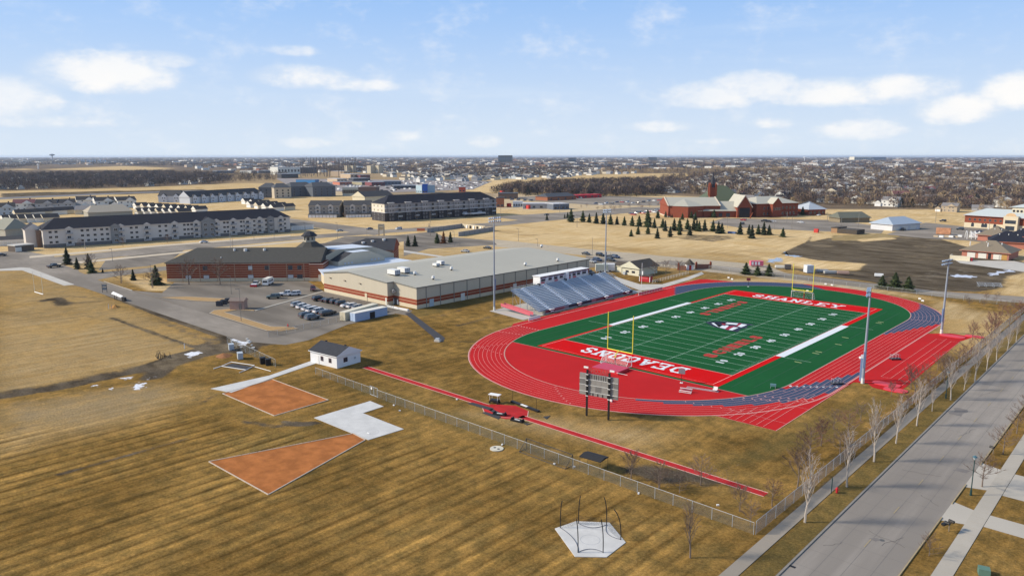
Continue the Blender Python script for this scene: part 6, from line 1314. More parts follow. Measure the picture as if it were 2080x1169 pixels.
# ------------------------------------------------------------------ church and parish buildings
church_b = M('church_brick', (.22, .055, .028), .85, .12, 1); limest = M('limestone_trim', (.55, .47, .38), .8); seam = M('pale_metal_roof', (.42, .40, .33), .6, .03, .6); patina = M('green_shingle_roof', (.075, .095, .060), .85, .1, 1)
t, L_ = bld('parish_hall', 'wide brick parish hall with a pale metal roof and splayed front', 'church hall', (1357, 441), (1462, 441), 34, 9, church_b, seam, 6.0, 'x', 0, .8, None, gablem=church_b)
q = MB(); w3 = L_*.72; fr = [(1.5, 0), (L_*.34, -7.5), (w3, 0)]
q.prism([(1.5, 0), (L_*.34, -7.5), (w3, 0), (w3, 1), (1.5, 1)], 0, 8.9); q.obj('splayed_wall', church_b, t)
q = MB(); A = (1.2, .2, 9.1); Bm = (L_*.34, -8.2, 9.1); Cc = (w3+.6, .2, 9.1); Tp = (L_*.36, 12, 14.2); q.face([A, Bm, Tp]); q.face([Bm, Cc, Tp]); q.obj('splayed_roof', seam, t)
MB().box(-.08, L_+.08, -.08, 34, 0, .8).obj('wall_base', limest, t)
for k_ in range(5): MB().box(L_*.55+k_*1.4, L_*.55+k_*1.4+.8, -3.2, -3.1, 5.0, 5.5).obj('wall_letter', limest, t)
for x in (0, L_): q = MB(); q.path([(x, -.9, 9.2), (x, 17, 15.4), (x, 34.9, 9.2)], .45, 4); q.obj('coping', limest, t)
o_ = MB().box(L_*.46, L_*.50, -5.6, -5.2, 0, 2.6).obj('door', offwhite, t)
# arched entrance
t, L_ = bld('church_entrance', 'brick gabled church entrance with a tall dark arch', 'church', (1497, 442), (1526, 442), 30, 8, church_b, seam, 9.5, 'y', 0, .6, None, gablem=church_b)
q = MB(); arc = [(L_/2-4.2, -.3, 0), (L_/2-4.2, -.3, 6)]+[(L_/2-4.2*math.cos(an), -.3, 6+6.5*math.sin(an)) for an in np.linspace(.15, PI-.15, 9)]+[(L_/2+4.2, -.3, 6), (L_/2+4.2, -.3, 0)]
q.face(arc[::-1]); q.obj('arch_glazing', dk, t)
q = MB(); q.path([(-.5, -.7, 8.2), (L_/2, -.7, 17.9), (L_+.5, -.7, 8.2)], .4, 4); q.obj('coping', limest, t)
MB().box(-26, 0, 3, 30, 0, 5).obj('side_wall', church_b, t); MB().gable(-26, 2, 3, 30, 5, 7, 'x', .6, .25, 0, 0).obj('side_roof', seam, t)
for k_ in range(3): MB().box(-20+k_*6, -17+k_*6, 2.9, 2.98, .5, 3.5).obj('window', gl, t)
q = MB(); q.cyl((L_-3, -6, 0), (L_-1, -6, 4.6), .5, .3, 5); q.obj('entrance_sculpture', church_b, t)
# sanctuary with the big green roof
X, Y_ = a2(1447, 436); X2, Y2 = a2(1500, 432)
t = thing('church_sanctuary', 'church sanctuary under a steep green pyramid roof', 'church', (*a2(1462, 428), 0), math.atan2(Y2-Y, X2-X) if False else R(40))
MB().box(-21, 21, -21, 21, 0, 6).obj('wall', church_b, t); MB().gable(-21, 21, -21, 21, 6, 16.5, 'x', 1.2, .3, 0, 0, hip=(18, 18)).obj('roof', patina, t)
for x in (-3.6, 3.6): MB().cyl((x, 0, 22.0), (x, 0, 25), .7, .3, 6).obj('finial', limest, t)
for k_, (x, y_, rz_) in enumerate(((-9, -22, 0), (9, -22, 0), (-22, 8, -PI/2), (22, 0, PI/2))):
    q = MB().gable(-4.5, 4.5, -2, 9, 6, 5, 'y', .4, .2, 0, 1); q.box(-4.5, 4.5, -2, 6, 0, 6, 1); q.obj('dormer_gable', [patina, church_b], t, loc=(x, y_, 0), rz=rz_)
t = thing('church_tower', 'slender brick bell tower with a dark pointed spire', 'church tower', (*a2(1445, 432), 0), R(40)); x0, y0 = a2(1445, 432)
MB().box(-2.6, 2.6, -2.6, 2.6, 0, 22).obj('shaft', church_b, t)
for x in (-2.4, 2.4):
    for y_ in (-2.4, 2.4): MB().box(x-.8, x+.8, y_-.8, y_+.8, 15, 24.5).cone((x, y_, 24.5), .8, 2.2, 4).obj('corner_buttress', church_b, t)
MB().cone((0, 0, 22), 2.7, max(14, hgt(x0, y0, 349)-22), 8).obj('spire', M('dark_spire', (.035, .035, .045), .6), t)
# right-hand brick school and annex
t, L_ = bld('parish_school', 'two-storey brick parish school with a pale hipped roof', 'school', (1536, 441), (1620, 438), 30, 10.5, church_b, seam, 5, 'x', 12, .8)
for i in range(9):
    for fl in range(2): win(t, L_*(.18+i*.09), 1.5+fl*4.5, 1.6, 2.0, limest, gl)
q = MB().box(L_*.28, L_*.50, -5, 0, 0, 10.4, 1); q.gable(L_*.28, L_*.50, -5, 3, 10.4, 5, 'y', .3, .25, 0, 1); q.obj('front_gable', [seam, church_b], t)
for k_ in range(4): win(t, L_*(.32+k_*.045), 5.5, 1.3, 2.2, limest, gl, y0=-5.0)
t, L_ = bld('parish_annex', 'low brick annex with a pale blue grey pyramid roof', 'building', (1642, 437), (1676, 436), 22, 4.5, church_b, M('pale_blue_metal_roof', (.38, .42, .47), .6), 6, 'x', 11, 1.2)
for i in range(4): win(t, L_*(i+.5)/4, 1, 2, 2, limest, gl)
t, L_ = bld('long_dark_shed', 'low building with an olive roof right of the parish annex', 'building', (1706, 452), (1766, 451), 14, 3.2, M('olive_wall2', (.22, .18, .12), .8), M('olive_shingle', (.12, .125, .10), .9), 4, 'x', 3, 1)
t, L_ = bld('blue_roof_building', 'small white building with a light blue hipped roof', 'building', (1812, 469), (1868, 465), 16, 4.0, M('bluish_white_wall', (.55, .56, .58), .7), M('light_blue_metal', (.34, .40, .47), .5), 4.2, 'x', 7, 1.0)
for i in range(3): MB().box(1+i*L_/3.3, 1+(i+.75)*L_/3.3, -.08, -.02, .05, 2.6).obj('garage_door', offwhite, t)
# brick clinic at right
t, L_ = bld('brick_clinic', 'long red brick clinic with arched cream base and pale metal roof', 'clinic', (1958, 461), (2140, 474), 26, 8.2, church_b, M('pale_green_metal_roof', (.46, .50, .50), .55, .03, .6), 4.5, 'x', 9, 1.2, (3.4, cream))
for x in (L_*.10, L_*.22, L_*.255, L_*.36, L_*.86):
    q = MB(); q.face([(x-.9, -.12, .8), (x+.9, -.12, .8)]+[(x+.9*math.cos(an), -.12, 2.6+.9*math.sin(an)) for an in np.linspace(0, PI, 7)]); q.obj('arched_window', gl, t)
for x in np.linspace(L_*.06, L_*.42, 7): win(t, x, 5.0, 1.4, 1.5, M('clinic_frame', (.35, .25, .2), .7), gl)
q = MB().box(L_*.47, L_*.63, -3, 0, 0, 9.5); q.obj('entrance_bay', cream, t); q = MB(); q.face([(L_*.49, -3.05, 9.5), (L_*.61, -3.05, 9.5)]+[(L_*.55+L_*.06*math.cos(an), -3.05, 9.5+2.2*math.sin(an)) for an in np.linspace(0, PI, 8)]); q.obj('arched_parapet', M('sandstone_arch', (.55, .38, .22), .8), t)
MB().box(L_*.49, L_*.61, -3.1, -3.02, 4.6, 6.9).obj('window_band', gl, t); MB().box(L_*.50, L_*.60, -3.1, -3.02, .2, 3.0).obj('entrance_glazing', gl, t)
MB().box(L_*.48, L_*.66, 8, 20, 8, 15).obj('lantern_wall', M('lantern_cream', (.52, .47, .36), .7), t); MB().gable(L_*.48, L_*.66, 8, 20, 15, 2, 'x', 1, .2, 0, 0, 6).obj('lantern_roof', MATS['pale_green_metal_roof'], t)
for k_ in range(4): MB().cyl((L_*(.50+k_*.042), 7.95, 12.4), (L_*(.50+k_*.042), 7.9, 12.4), .8, n=10).obj('round_window', dk, t)
# brown-roofed townhouses at right
brr = M('brown_hip_roof', (.20, .165, .12), .9, .12, 1); pinkb = M('pink_brick', (.42, .17, .12), .85, .1, 1)
t, L_ = bld('townhouse', 'brown hip-roofed brick townhouse with three white garage doors', 'townhouse', (1953, 521), (2048, 529), 20, 3.2, pinkb, brr, 4.6, 'x', 9, 1.0)
for k_, f in enumerate((.12, .36, .68)): MB().box(L_*f, L_*f+3.4, -.09, -.02, .05, 2.5).obj('garage_door', offwhite, t)
MB().box(L_*.57, L_*.63, -.09, -.02, .05, 2.6).obj('doorway', dk, t); MB().box(L_*.80, L_*.97, -.09, -.02, .05, 2.6).obj('wood_garage', M('ochre_wood', (.42, .24, .07), .7), t)
for x, y_ in ((L_*.1, 5), (L_*.42, 8), (L_*.75, 8), (L_*.5, 4)): MB().cyl((x, y_, 5.2), (x, y_, 7.4), .22, n=6).obj('roof_pipe', white, t)
for lab, p0, p1, rz, col in (('dark blue roofed townhouse behind the brown one', (2010, 502), (2085, 506), 0, navyroof), ('second brown roofed townhouse above the red fence', (1985, 488), (2040, 492), 0, brr), ('farthest dark roofed townhouse at the right edge', (2045, 490), (2130, 496), 0, navyroof)):
    t, L_ = bld('townhouse', lab, 'townhouse', p0, p1, 20, 3.2, pinkb, col, 5.0, 'x', 8, 1.0)
    for k_ in range(3): MB().cyl((L_*(.25+.25*k_), 6, 5), (L_*(.25+.25*k_), 6, 7.2), .2, n=6).obj('roof_pipe', white, t)
t = thing('cream_fence_wall', 'cream board wall beside the townhouse with a red bin', 'wall', (*a2(1928, 527), 0), R(2)); MB().box(0, 8.5, 0, .3, 0, 2.2).obj('board_wall', M('cream_wall', (.62, .56, .42), .7), t); MB().box(0, .3, 0, 5, 0, 2.2).obj('side_wall', MATS['cream_wall'], t)
t = thing('red_dumpster', 'red dumpster at the end of the cream wall', 'dumpster', (*a2(1957, 529), 0), 0); MB().box(0, 3.6, 0, 1.6, .1, 1.5).obj('body', M('dumpster_red', (.32, .01, .02), .5), t)
for x in (.1, 1.9): MB().box(x, x+1.6, -.06, -.01, .3, 1.3).obj('door', MATS['dumpster_red'], t)
# buildings by the far end of the track
t, L_ = bld('concession_house', 'cream gabled concession house with a dark brown roof beside the bleachers', 'building', (1262, 556), (1298, 561), 13, 3.0, M('cream_boards', (.60, .58, .45), .7), M('dark_brown_roof', (.075, .062, .05), .9, .15, 1), 2.6, 'y', 0, .6)
for x in (L_*.33, L_*.68): shed_window(t, x, 0, 1.0, 1.6, .9, 0, MATS['dark_brown_roof'])
MB().box(L_*.15, L_*.28, -.8, -.1, 0, 1.2).obj('ac_unit', steel, t); q = MB().box(-6, 0, 3, 9, 0, 2.6, 1); q.gable(-6, 0, 3, 9, 2.6, 1.4, 'x', .4, .2, 0, 1); q.obj('side_extension', [MATS['dark_brown_roof'], MATS['cream_boards']], t)
t = thing('ticket_booth', 'small bright red ticket booth behind the grandstand end', 'booth', (*a2(1300, 571), 0), R(8))
MB().box(-.3, 4.2, 0, 2.5, 0, 2.3).obj('wall', M('booth_red', (.42, .02, .025), .6), t); MB().box(-.6, 4.5, -.4, 2.8, 2.3, 2.5).obj('roof', MATS['dark_brown_roof'], t); MB().box(.6, 3.3, -.06, -.01, 1.0, 1.9).obj('window_shutter', M('booth_light_red', (.55, .08, .09), .6), t); MB().box(-.36, -.1, -.08, -.01, 0, 2.3).obj('corner_board', white, t); MB().box(4.0, 4.26, -.08, -.01, 0, 2.3).obj('corner_board', white, t)
for k, (p, c_) in enumerate((((1222, 552), 'cream trailer'), ((1236, 551), 'pale blue trailer'))):
    t = thing('storage_trailer', ('large cream enclosed trailer behind the grandstand light pole', 'white trailer with a blue mark behind the larger one')[k], 'trailer', (*a2(*p), 0), R(40), 'enclosed trailers')
    MB().box(-2.6, 2.6, -1.3, 1.3, .5, 3.4).obj('body', M('trailer_cream', (.55, .57, .48), .6) if k == 0 else white, t)
    for x in (-.6, .5): MB().cyl((x, -1.36, .4), (x, -1.2, .4), .4, n=10).obj('wheel', MATS['tyre'], t)
    MB().box(-2.64, -2.61, -1.1, 1.1, .7, 3.2).obj('rear_door', offwhite, t)
t = thing('gatehouse', 'tiny white gatehouse with a red door and pointed dark roof', 'gatehouse', (*a2(1400, 547), 0), R(45))
MB().box(-1.5, 1.5, -1.5, 1.5, 0, 2.4).obj('wall', wall_lap, t); MB().cone((0, 0, 2.4), 2.4, 2.3, 8).obj('roof', MATS['dark_brown_roof'], t); MB().box(-.5, .5, -1.57, -1.51, 0, 2.0).obj('door', MATS['booth_red'], t)
for k, (p0, p1) in enumerate((((1378, 548), (1394, 549)), ((1414, 546), (1443, 545)))):
    a = Vector(a2(*p0)); e = Vector(a2(*p1))-a; t = thing('brick_gate_wall', ('left' if k == 0 else 'right')+' brick entrance wall with capped pillars by the gatehouse', 'wall', (a.x, a.y, 0), math.atan2(e.y, e.x), 'brick entrance walls')
    MB().box(0, e.length, -.15, .15, 0, 2.0).obj('panel', M('brown_brick', (.22, .10, .07), .85), t)
    for x in ((0, e.length) if k else (0,)): MB().box(x-.35, x+.35, -.35, .35, 0, 2.9).cone((x, 0, 2.9), .35, .5, 4).obj('pillar', church_b, t)
sheet('footpath', ppx([(1245, 560), (1300, 577), (1345, 577), (1395, 563), (1425, 552), (1430, 556), (1400, 568), (1340, 586), (1300, 590), (1262, 575)]), .02, concrete)
t = thing('picket_fence', 'pale picket fence along the path to the gatehouse', 'fence', (*a2(1325, 575), 0)); a = Vector(a2(1325, 575)); e = Vector(a2(1398, 556))-a; t.rotation_euler = (0, 0, math.atan2(e.y, e.x)); pk = None
for i in range(24):
    if pk is None: pk = MB().box(-.06, .06, -.05, .05, 0, 1.3).obj('picket', offwhite, t).data
    else: put('picket', pk, t, (i*e.length/23, 0, 0))
MB().box(0, e.length, -.03, .03, .9, .96).obj('rail', offwhite, t)
t = thing('flagpole', 'white flagpole in front of the red ticket booth', 'flagpole', (*a2(1303, 582), 0)); MB().cyl((0, 0, 0), (0, 0, hgt(*a2(1303, 582), 534)), .07, n=6).obj('pole', white, t); MB().box(.07, .5, -.02, .02, 4.6, 6.0).obj('flag', white, t)
t = thing('pink_bus_stop_tent', 'red and pink canopy trailer on the gravel road above the evergreens', 'trailer', (*a2(1536, 541), 0), R(40)); MB().box(-2.8, 2.8, -1.3, 1.3, .5, 2.6).obj('body', M('trailer_pink', (.60, .12, .18), .6), t)
for k_ in range(3): MB().box(-2.4+k_*1.4, -1.6+k_*1.4, -1.34, -1.31, .9, 2.3).obj('white_stripe', white, t)
t = thing('white_storage_box', 'white box trailer on the gravel beyond the far goalpost', 'trailer', (*a2(1642, 553), 0), R(50)); MB().box(-1.5, 1.5, -1.5, 1.5, .1, 3.2).obj('body', M('box_bluewhite', (.55, .58, .62), .6), t)
for k_ in range(5): MB().box(-1.4+k_*.6, -1.34+k_*.6, -1.54, -1.505, .2, 3.1).obj('rib', M('rib_grey', (.4, .42, .46), .6), t)
for k, (p, rz, L_, lab) in enumerate((((1670, 553), 40, 4.5, 'grey low trailer right of the white box'), ((1686, 556), 40, 5.0, 'grey flatbed right of the low trailer'), ((1584, 545), 30, 4, 'pale machine on the gravel left of the far goalpost'), ((1600, 547), 30, 2.6, 'dark bin beside the pale machine'), ((1785, 562), 20, 3.2, 'white tank at the edge of the cross road'), ((1712, 557), 30, 4.5, 'pinkish pile of boards on the gravel'))):
    c_ = (M('m_grey', (.35, .35, .34), .6), M('m_grey', (.35, .35, .34), .6), offwhite, M('m_dark', (.10, .09, .09), .7), white, M('m_pink', (.42, .28, .22), .8))[k]
    t = thing('yard_equipment', lab, 'equipment', (*a2(*p), 0), R(rz), 'equipment left on the gravel'); MB().box(-L_/2, L_/2, -1, 1, .35, 1.3 if k != 3 else 2.2).obj('body', c_, t); MB().box(-L_/2+.3, L_/2-.3, -.8, .8, 0, .35).obj('chassis', black, t)
t = thing('aluminium_bleacher', 'low aluminium bleacher standing beside the cross road at right', 'bleacher', (*a2(2012, 583), 0), R(28))
for k_ in range(4): MB().box(-4.2, 4.2, k_*.7, k_*.7+.28, .42+k_*.3, .47+k_*.3).obj('seat_plank', alum, t)
for x in (-3.8, -1.3, 1.3, 3.8): q = MB().path([(x, 0, 0), (x, 2.4, 0), (x, 2.4, 1.3), (x, 0, .4), (x, 0, 0)], .04, 4); q.obj('frame', steel, t)
# construction yard beside the clinic
t = thing('greenhouse_frames', 'white arched frames and boxes at the edge of the dirt lot', 'structure frame', (*a2(1962, 484), 0), R(20))
for k_ in range(4): MB().path([(k_*2.2+3.5*math.cos(an)*0, 3.5*math.cos(an), 4.5*math.sin(an)) for an in np.linspace(0, PI, 9)], .18, 5).obj('hoop', white, t)
tag(MB().box(-4, 4, -1.5, 1.5, .3, 4.2).obj('mural_trailer', M('mural_orange', (.45, .22, .12), .6, .5, .5), loc=(*a2(1916, 476), 0), rz=R(5)), 'trailer with an orange and blue patterned side by the dirt lot', 'trailer')
tag(MB().box(-2.6, 2.6, -1.3, 1.3, .5, 3.6).obj('white_trailer', white, loc=(*a2(1980, 484), 0), rz=R(15)), 'white trailer before the clinic next to the hoops', 'trailer')
for k, (x, y) in enumerate(((1901, 481), (1912, 482), (1923, 481), (1932, 482), (1941, 482), (1950, 481))): tag(MB().prism([(-1.2, -.8), (1.2, -.7), (1.1, .8), (-1, .7)], 0, .9+.3*(k % 2)).obj('material_pile', white if k % 2 else M('pile_tan', (.5, .4, .28), .8), loc=(*a2(x, y), 0)), nth(k+1)+' small pile from the left along the dirt lot edge', 'pile', 'piles of material by the dirt lot')
t, L_ = bld('brown_enclosure', 'low brown wooden enclosure with a dark side beyond the golden grass', 'enclosure', (1688, 472), (1700, 473), 12, 3, M('enclosure_brown', (.30, .18, .10), .8), M('enclosure_dark', (.07, .06, .05), .9), flat=True)
MB().box(L_, L_+13, 0, 10, 0, 2.8).obj('side_enclosure', MATS['enclosure_dark'], t)
tag(MB().box(-1.3, 1.3, -1, 1, 0, 2.4).obj('red_bin', M('red_bin', (.50, .05, .04), .6), loc=(*a2(1658, 472), 0)), 'lone bright red bin at the edge of the church lot', 'bin'); tag(MB().box(-2.6, 2.6, -1, 1, 0, 1.2).obj('blue_bin', M('blue_bin', (.08, .14, .30), .6), loc=(*a2(1487, 474), 0)), 'low blue container between the evergreen rows', 'container')
# walled enclosure and monuments along the avenue
for k, (p0, p1, lab) in enumerate((((868, 472), (938, 462), 'back grey wall of the open plant yard by the avenue'), ((932, 480), (1005, 468), 'front grey wall of the open plant yard by the avenue'))):
    a = Vector(a2(*p0)); e = Vector(a2(*p1))-a; t = thing('yard_wall', lab, 'wall', (a.x, a.y, 0), math.atan2(e.y, e.x), 'grey walls of the plant yard'); MB().box(0, e.length, 0, .4, 0, 2.6).obj('panel', M('wall_dove_grey', (.27, .26, .26), .8), t); MB().box(-.1, e.length+.1, -.1, .5, 2.6, 2.75).obj('coping', limest, t)
    for i in range(int(e.length/6)): MB().box(i*6, i*6+.25, -.06, -.01, 0, 2.6).obj('panel_joint', MATS['stonegrey'] if 'stonegrey' in MATS else stonegrey, t)
a = Vector(a2(938, 462)); e = Vector(a2(985, 467))-a; t = thing('yard_wall', 'sunlit cream wall at the far end of the plant yard', 'wall', (a.x, a.y, 0), math.atan2(e.y, e.x)); MB().box(0, e.length, 0, .4, 0, 2.6).obj('panel', cream, t)
for i in range(6): MB().box(5+i*3.6, 6.4+i*3.6, -.5, -.1, 0, 2.0).obj('door_bay', dk if i % 2 else white, t)
t = thing('tan_monument', 'tan two-legged monument sign with dark bars on the avenue corner', 'monument', (*a2(775, 478), 0), R(45))
for x in (-2.0, 1.2): MB().box(x, x+.8, -.4, .4, 0, 6.5).obj('leg', M('sandstone', (.60, .46, .30), .8), t)
MB().box(-1.9, 1.9, -.35, .35, 5.2, 7.2).obj('lintel', MATS['sandstone'], t); MB().box(-1.2, 1.2, -.3, .3, 3.6, 4.1).box(-1.2, 1.2, -.3, .3, 4.4, 4.9).obj('dark_bar', dk, t)
t = thing('orange_sign_group', 'orange red low sign beside the tan pillar on the avenue', 'sign', (*a2(855, 470), 0), R(45)); MB().box(-2.6, 2.6, -.3, .3, .4, 2.0).obj('panel', M('sign_orange', (.50, .16, .09), .7), t); MB().box(5, 5.8, -.4, .4, 0, 4.4).obj('pillar', MATS['sandstone'], t)
# things around the school lot
t = thing('small_brick_shed', 'small pinkish brick shed on the grass island of the lot', 'shed', (*a2(467, 629), .1), R(42)); MB().box(0, 4.6, 0, 3.2, 0, 2.7).obj('wall', M('pinkish_brick', (.38, .25, .20), .85), t); MB().gable(0, 4.6, 0, 3.2, 2.7, .8, 'x', .3, .15, 0, 1).obj('roof', [M('brown_grey_roof', (.20, .16, .14), .9), MATS['pinkish_brick']], t); MB().box(3.0, 3.9, -.06, -.01, 0, 2).obj('door', MATS['brown_grey_roof'], t)
for k, (x, y) in enumerate(((446, 621), (455, 618), (464, 615))):
    t = thing('dumpster', ('left', 'middle', 'right')[k]+' dark blue dumpster beside the small brick shed', 'dumpster', (*a2(x, y), 0), R(40), 'three dumpsters by the brick shed'); MB().box(-.9, .9, -.7, .7, .1, 1.5).obj('body', M('dumpster_navy', (.03, .035, .05), .6), t); MB().box(-.95, .95, -.75, .75, 1.5, 1.6).obj('lid', black, t)
def hydrant(x, y, lab, z_=0):
    t = thing('fire_hydrant', lab, 'hydrant', (x, y, z_)); MB().cyl((0, 0, 0), (0, 0, .7), .16, n=8).cone((0, 0, .7), .19, .2, 8).obj('barrel', red, t); MB().cyl((-.3, 0, .5), (.3, 0, .5), .08, n=6).obj('nozzle', red, t)
hydrant(*a2(585, 664), 'red fire hydrant on the tip of the grass island', .12); hydrant(87.35, -35.4, 'red fire hydrant on the verge beside the road')
t = thing('banner_sign', 'white angled banner board on posts beside the school drive', 'sign', (*a2(237, 609), 0), R(12))
MB().face([(-3.0, 0, 2.0), (3.2, -.4, 1.3), (3.2, .5, 1.7), (-3.0, .8, 2.6)]).face([(-3.0, .8, 2.5), (3.2, .5, 1.6), (3.2, -.4, 1.2), (-3.0, 0, 1.9)]).obj('board', white, t)
for x in (-1, .2): MB().cyl((x, 0, 0), (x, 0, 1.8), .12, n=6).obj('post', black, t)
MB().box(3.3, 4.8, -.2, .6, 0, 1.3).obj('dark_bin', black, t)
for k, (x, y) in enumerate(((221, 627), (227, 628))): tag(MB().cyl((0, 0, 0), (0, 0, 1.6), .09, n=5).obj('marker_post', MATS['pinkish_brick'] if k else steel, loc=(*a2(x, y), 0)), ('left' if k == 0 else 'right')+' short post standing in the grass below the banner board', 'post')
tag(MB().cone((0, 0, 0), 1.5, 1.0, 8).obj('hay_pile', M('orange_straw', (.40, .20, .06), .95), loc=(*a2(234, 624), 0)), 'orange straw pile beside the posts in the grass', 'pile')
t = thing('notice_frame', 'dark framed notice board at the edge of the school drive', 'sign', (*a2(213, 594), 0), R(45))
for x in (-.8, .8): MB().cyl((x, 0, 0), (x, 0, 3.2), .08, n=5).obj('post', black, t)
MB().box(-.8, .8, -.05, .05, 1.0, 1.9).box(-.8, .8, -.05, .05, 2.2, 3.0).obj('board', M('board_grey', (.2, .22, .24), .7), t)
t = thing('white_goal_frame', 'white field goal posts on the left practice field', 'goalpost', (*a2(79, 595), 0), 0)
e0, e1 = Vector((*a2(71, 592), 0)), Vector((*a2(88, 597), 0)); c0 = (e0+e1)/2
MB().cyl(e0-c0, e1-c0, .18, n=5).obj('base_bar', white, t)
for e_ in (e0, e1): MB().cyl(e_-c0, e_-c0+Vector((0, 0, 7.5)), .05, n=5).obj('upright', offwhite, t)
t = thing('metal_goal_on_grass', 'white metal frames lying flat on the grass left of the shed', 'frame', (0, 0, 0))
q = MB(); q.path([(*a2(434, 749), .1), (*a2(450, 744), .1), (*a2(500, 752), .15), (*a2(486, 757), .1)], .09, 5); q.path([(*a2(450, 744), .1), (*a2(470, 737), .3), (*a2(517, 744), .3), (*a2(500, 752), .15)], .09, 5); q.path([(*a2(517, 745), .1), (*a2(550, 754), .1)], .08, 5); q.obj('tube_frame', white, t)
MB().face([(*a2(455, 744), .06), (*a2(500, 751), .06), (*a2(515, 745), .06), (*a2(471, 738), .06)]).obj('dark_mat', asph, t)
for k, (x, y, w_, c_, lab) in enumerate(((470, 710, 1.8, steel, 'grey metal bin by the gravel pile'), (488, 728, 1.9, steel, 'grey box on the grass below the gravel pile'), (534, 738, 1.2, black, 'left black barrel group by the short fence'), (545, 741, 1.0, black, 'right black barrel by the short fence'))):
    t = thing('metal_bin', lab, 'bin', (*a2(x, y), 0), R(-20), 'bins left of the white shed'); MB().box(-w_/2, w_/2, -.6, .6, .05, 1.5).obj('body', c_, t); MB().box(-w_/2-.04, w_/2+.04, -.64, .64, 1.5, 1.58).obj('lid', c_, t)
tag(MB().cone((0, 0, 0), 2.0, .7, 9).cone((1.2, -.6, 0), 1.4, .45, 8).obj('clay_heap', M('dull_clay', (.27, .12, .05), .95, .2, 1), loc=(*a2(455, 722), 0)), 'low orange clay heap by the grey metal bin', 'pile')
rr = random.Random(8)
for k in range(16):
    x, y = a2(rr.uniform(470, 516), rr.uniform(686, 712)); s_ = rr.uniform(.2, .65); tag(MB().prism([(s_*math.cos(2*PI*i/6+k)*rr.uniform(.6, 1), s_*math.sin(2*PI*i/6+k)*rr.uniform(.6, 1)) for i in range(6)], 0, rr.uniform(.08, .3)).obj('rubble_block', M('rubble_pale', (.55, .56, .56), .8, .1, 1) if k % 3 else stonegrey, loc=(x, y, 0)), 'broken concrete block in the rubble heap by the school drive', 'rubble', 'rubble heap at the end of the drive')
t = thing('bull_rake', 'tangle of dark branches at the end of the muddy track', 'branches', (*a2(328, 726), 0)); q = MB()
for k in range(26): an = rr.uniform(0, 6.3); s_ = rr.uniform(.8, 2.6); x0, y0 = rr.uniform(-2.6, 2.6), rr.uniform(-1.4, 1.4); q.cyl((x0, y0, 0), (x0+s_*math.cos(an)*.6, y0+s_*math.sin(an)*.4, rr.uniform(.3, 1.7)), .07, .02, 4)
q.obj('branch_tangle', black, t)
tag(MB().cyl((0, 0, 0), (0, 0, 1.4), .1, n=6).obj('white_post', white, loc=(*a2(375, 708), 0)), 'white marker post in the wet grass below the drive', 'post')
# utility boxes, mailboxes, lamp posts of the right-hand street
lampg = M('lamp_dark_green', (.015, .05, .05), .5)
def street_lamp(x, y, h_, lab, col=lampg):
    t = thing('street_lamp', lab, 'street lamp', (x, y, 0), 0, 'green lamp posts along the road')
    MB().cyl((0, 0, 0), (0, 0, .9), .17, .12, 8).obj('base', col, t); MB().cyl((0, 0, .9), (0, 0, h_-.5), .075, .06, 8).obj('post', col, t); MB().cyl((0, 0, h_-.5), (0, 0, h_-.1), .14, .24, 8).obj('lantern', M('lantern_glass', (.35, .40, .42), .3), t); MB().cone((0, 0, h_-.1), .36, .28, 8).obj('lamp_cap', M('lamp_cap_teal', (.05, .12, .16), .5), t)
street_lamp(102.0, -23.0, 6.0, 'green lamp post standing beside the first driveway'); street_lamp(88.1, 24.0, 5.6, 'green lamp post on the verge between the pale trees')
t = thing('lamp_stub', 'short dark post beside the footpath next to the hydrant', 'post', (86.85, -36.2, 0)); MB().cyl((0, 0, 0), (0, 0, 2.4), .07, n=6).obj('post', lampg, t)
for k, (x, y, lab) in enumerate(((102.3, -37.0, 'double mailbox on posts at the kerb in the lower right'), (101.2, -3.0, 'single dark mailbox at the kerb by the upper driveway'))):
    t = thing('mailbox', lab, 'mailbox', (x, y, 0), R(-20), 'mailboxes at the kerb')
    MB().cyl((0, 0, 0), (0, 0, 1.15), .06, n=6).obj('post', M('weathered_wood', (.22, .18, .14), .9), t)
    for j in range(2 if k == 0 else 1): MB().cyl((-.35+j*.0, -.5+j*.9, 1.3), (.35+j*.0, -.5+j*.9, 1.3), .2, n=8).obj('box', black, t)
    if k == 0: MB().box(-.08, .08, -1.3, .8, 1.05, 1.15).obj('crossbar', MATS['weathered_wood'], t); MB().box(-.2, .2, -1.5, -1.0, 1.15, 1.45).obj('newspaper_box', black, t)
tag(MB().box(-.6, .6, -.55, .55, 0, .8).obj('transformer_box', M('transformer_green', (.10, .19, .15), .6), loc=(*a2(1998, 1165), 0), rz=.3), 'green utility box on the lawn at the lower right edge', 'utility box')
tag(MB().box(-.45, .45, -.2, .2, -.0, .02).obj('storm_drain', black, loc=(90.55, -59.5, .02)), 'dark storm drain grate in the gutter at the bottom', 'drain')
tag(MB().cyl((0, 0, .012), (0, 0, .02), .32, n=14).obj('manhole_cover', M('manhole', (.10, .10, .10), .7), loc=(96.6, -45.5, 0)), 'small dark manhole cover in the road', 'manhole')
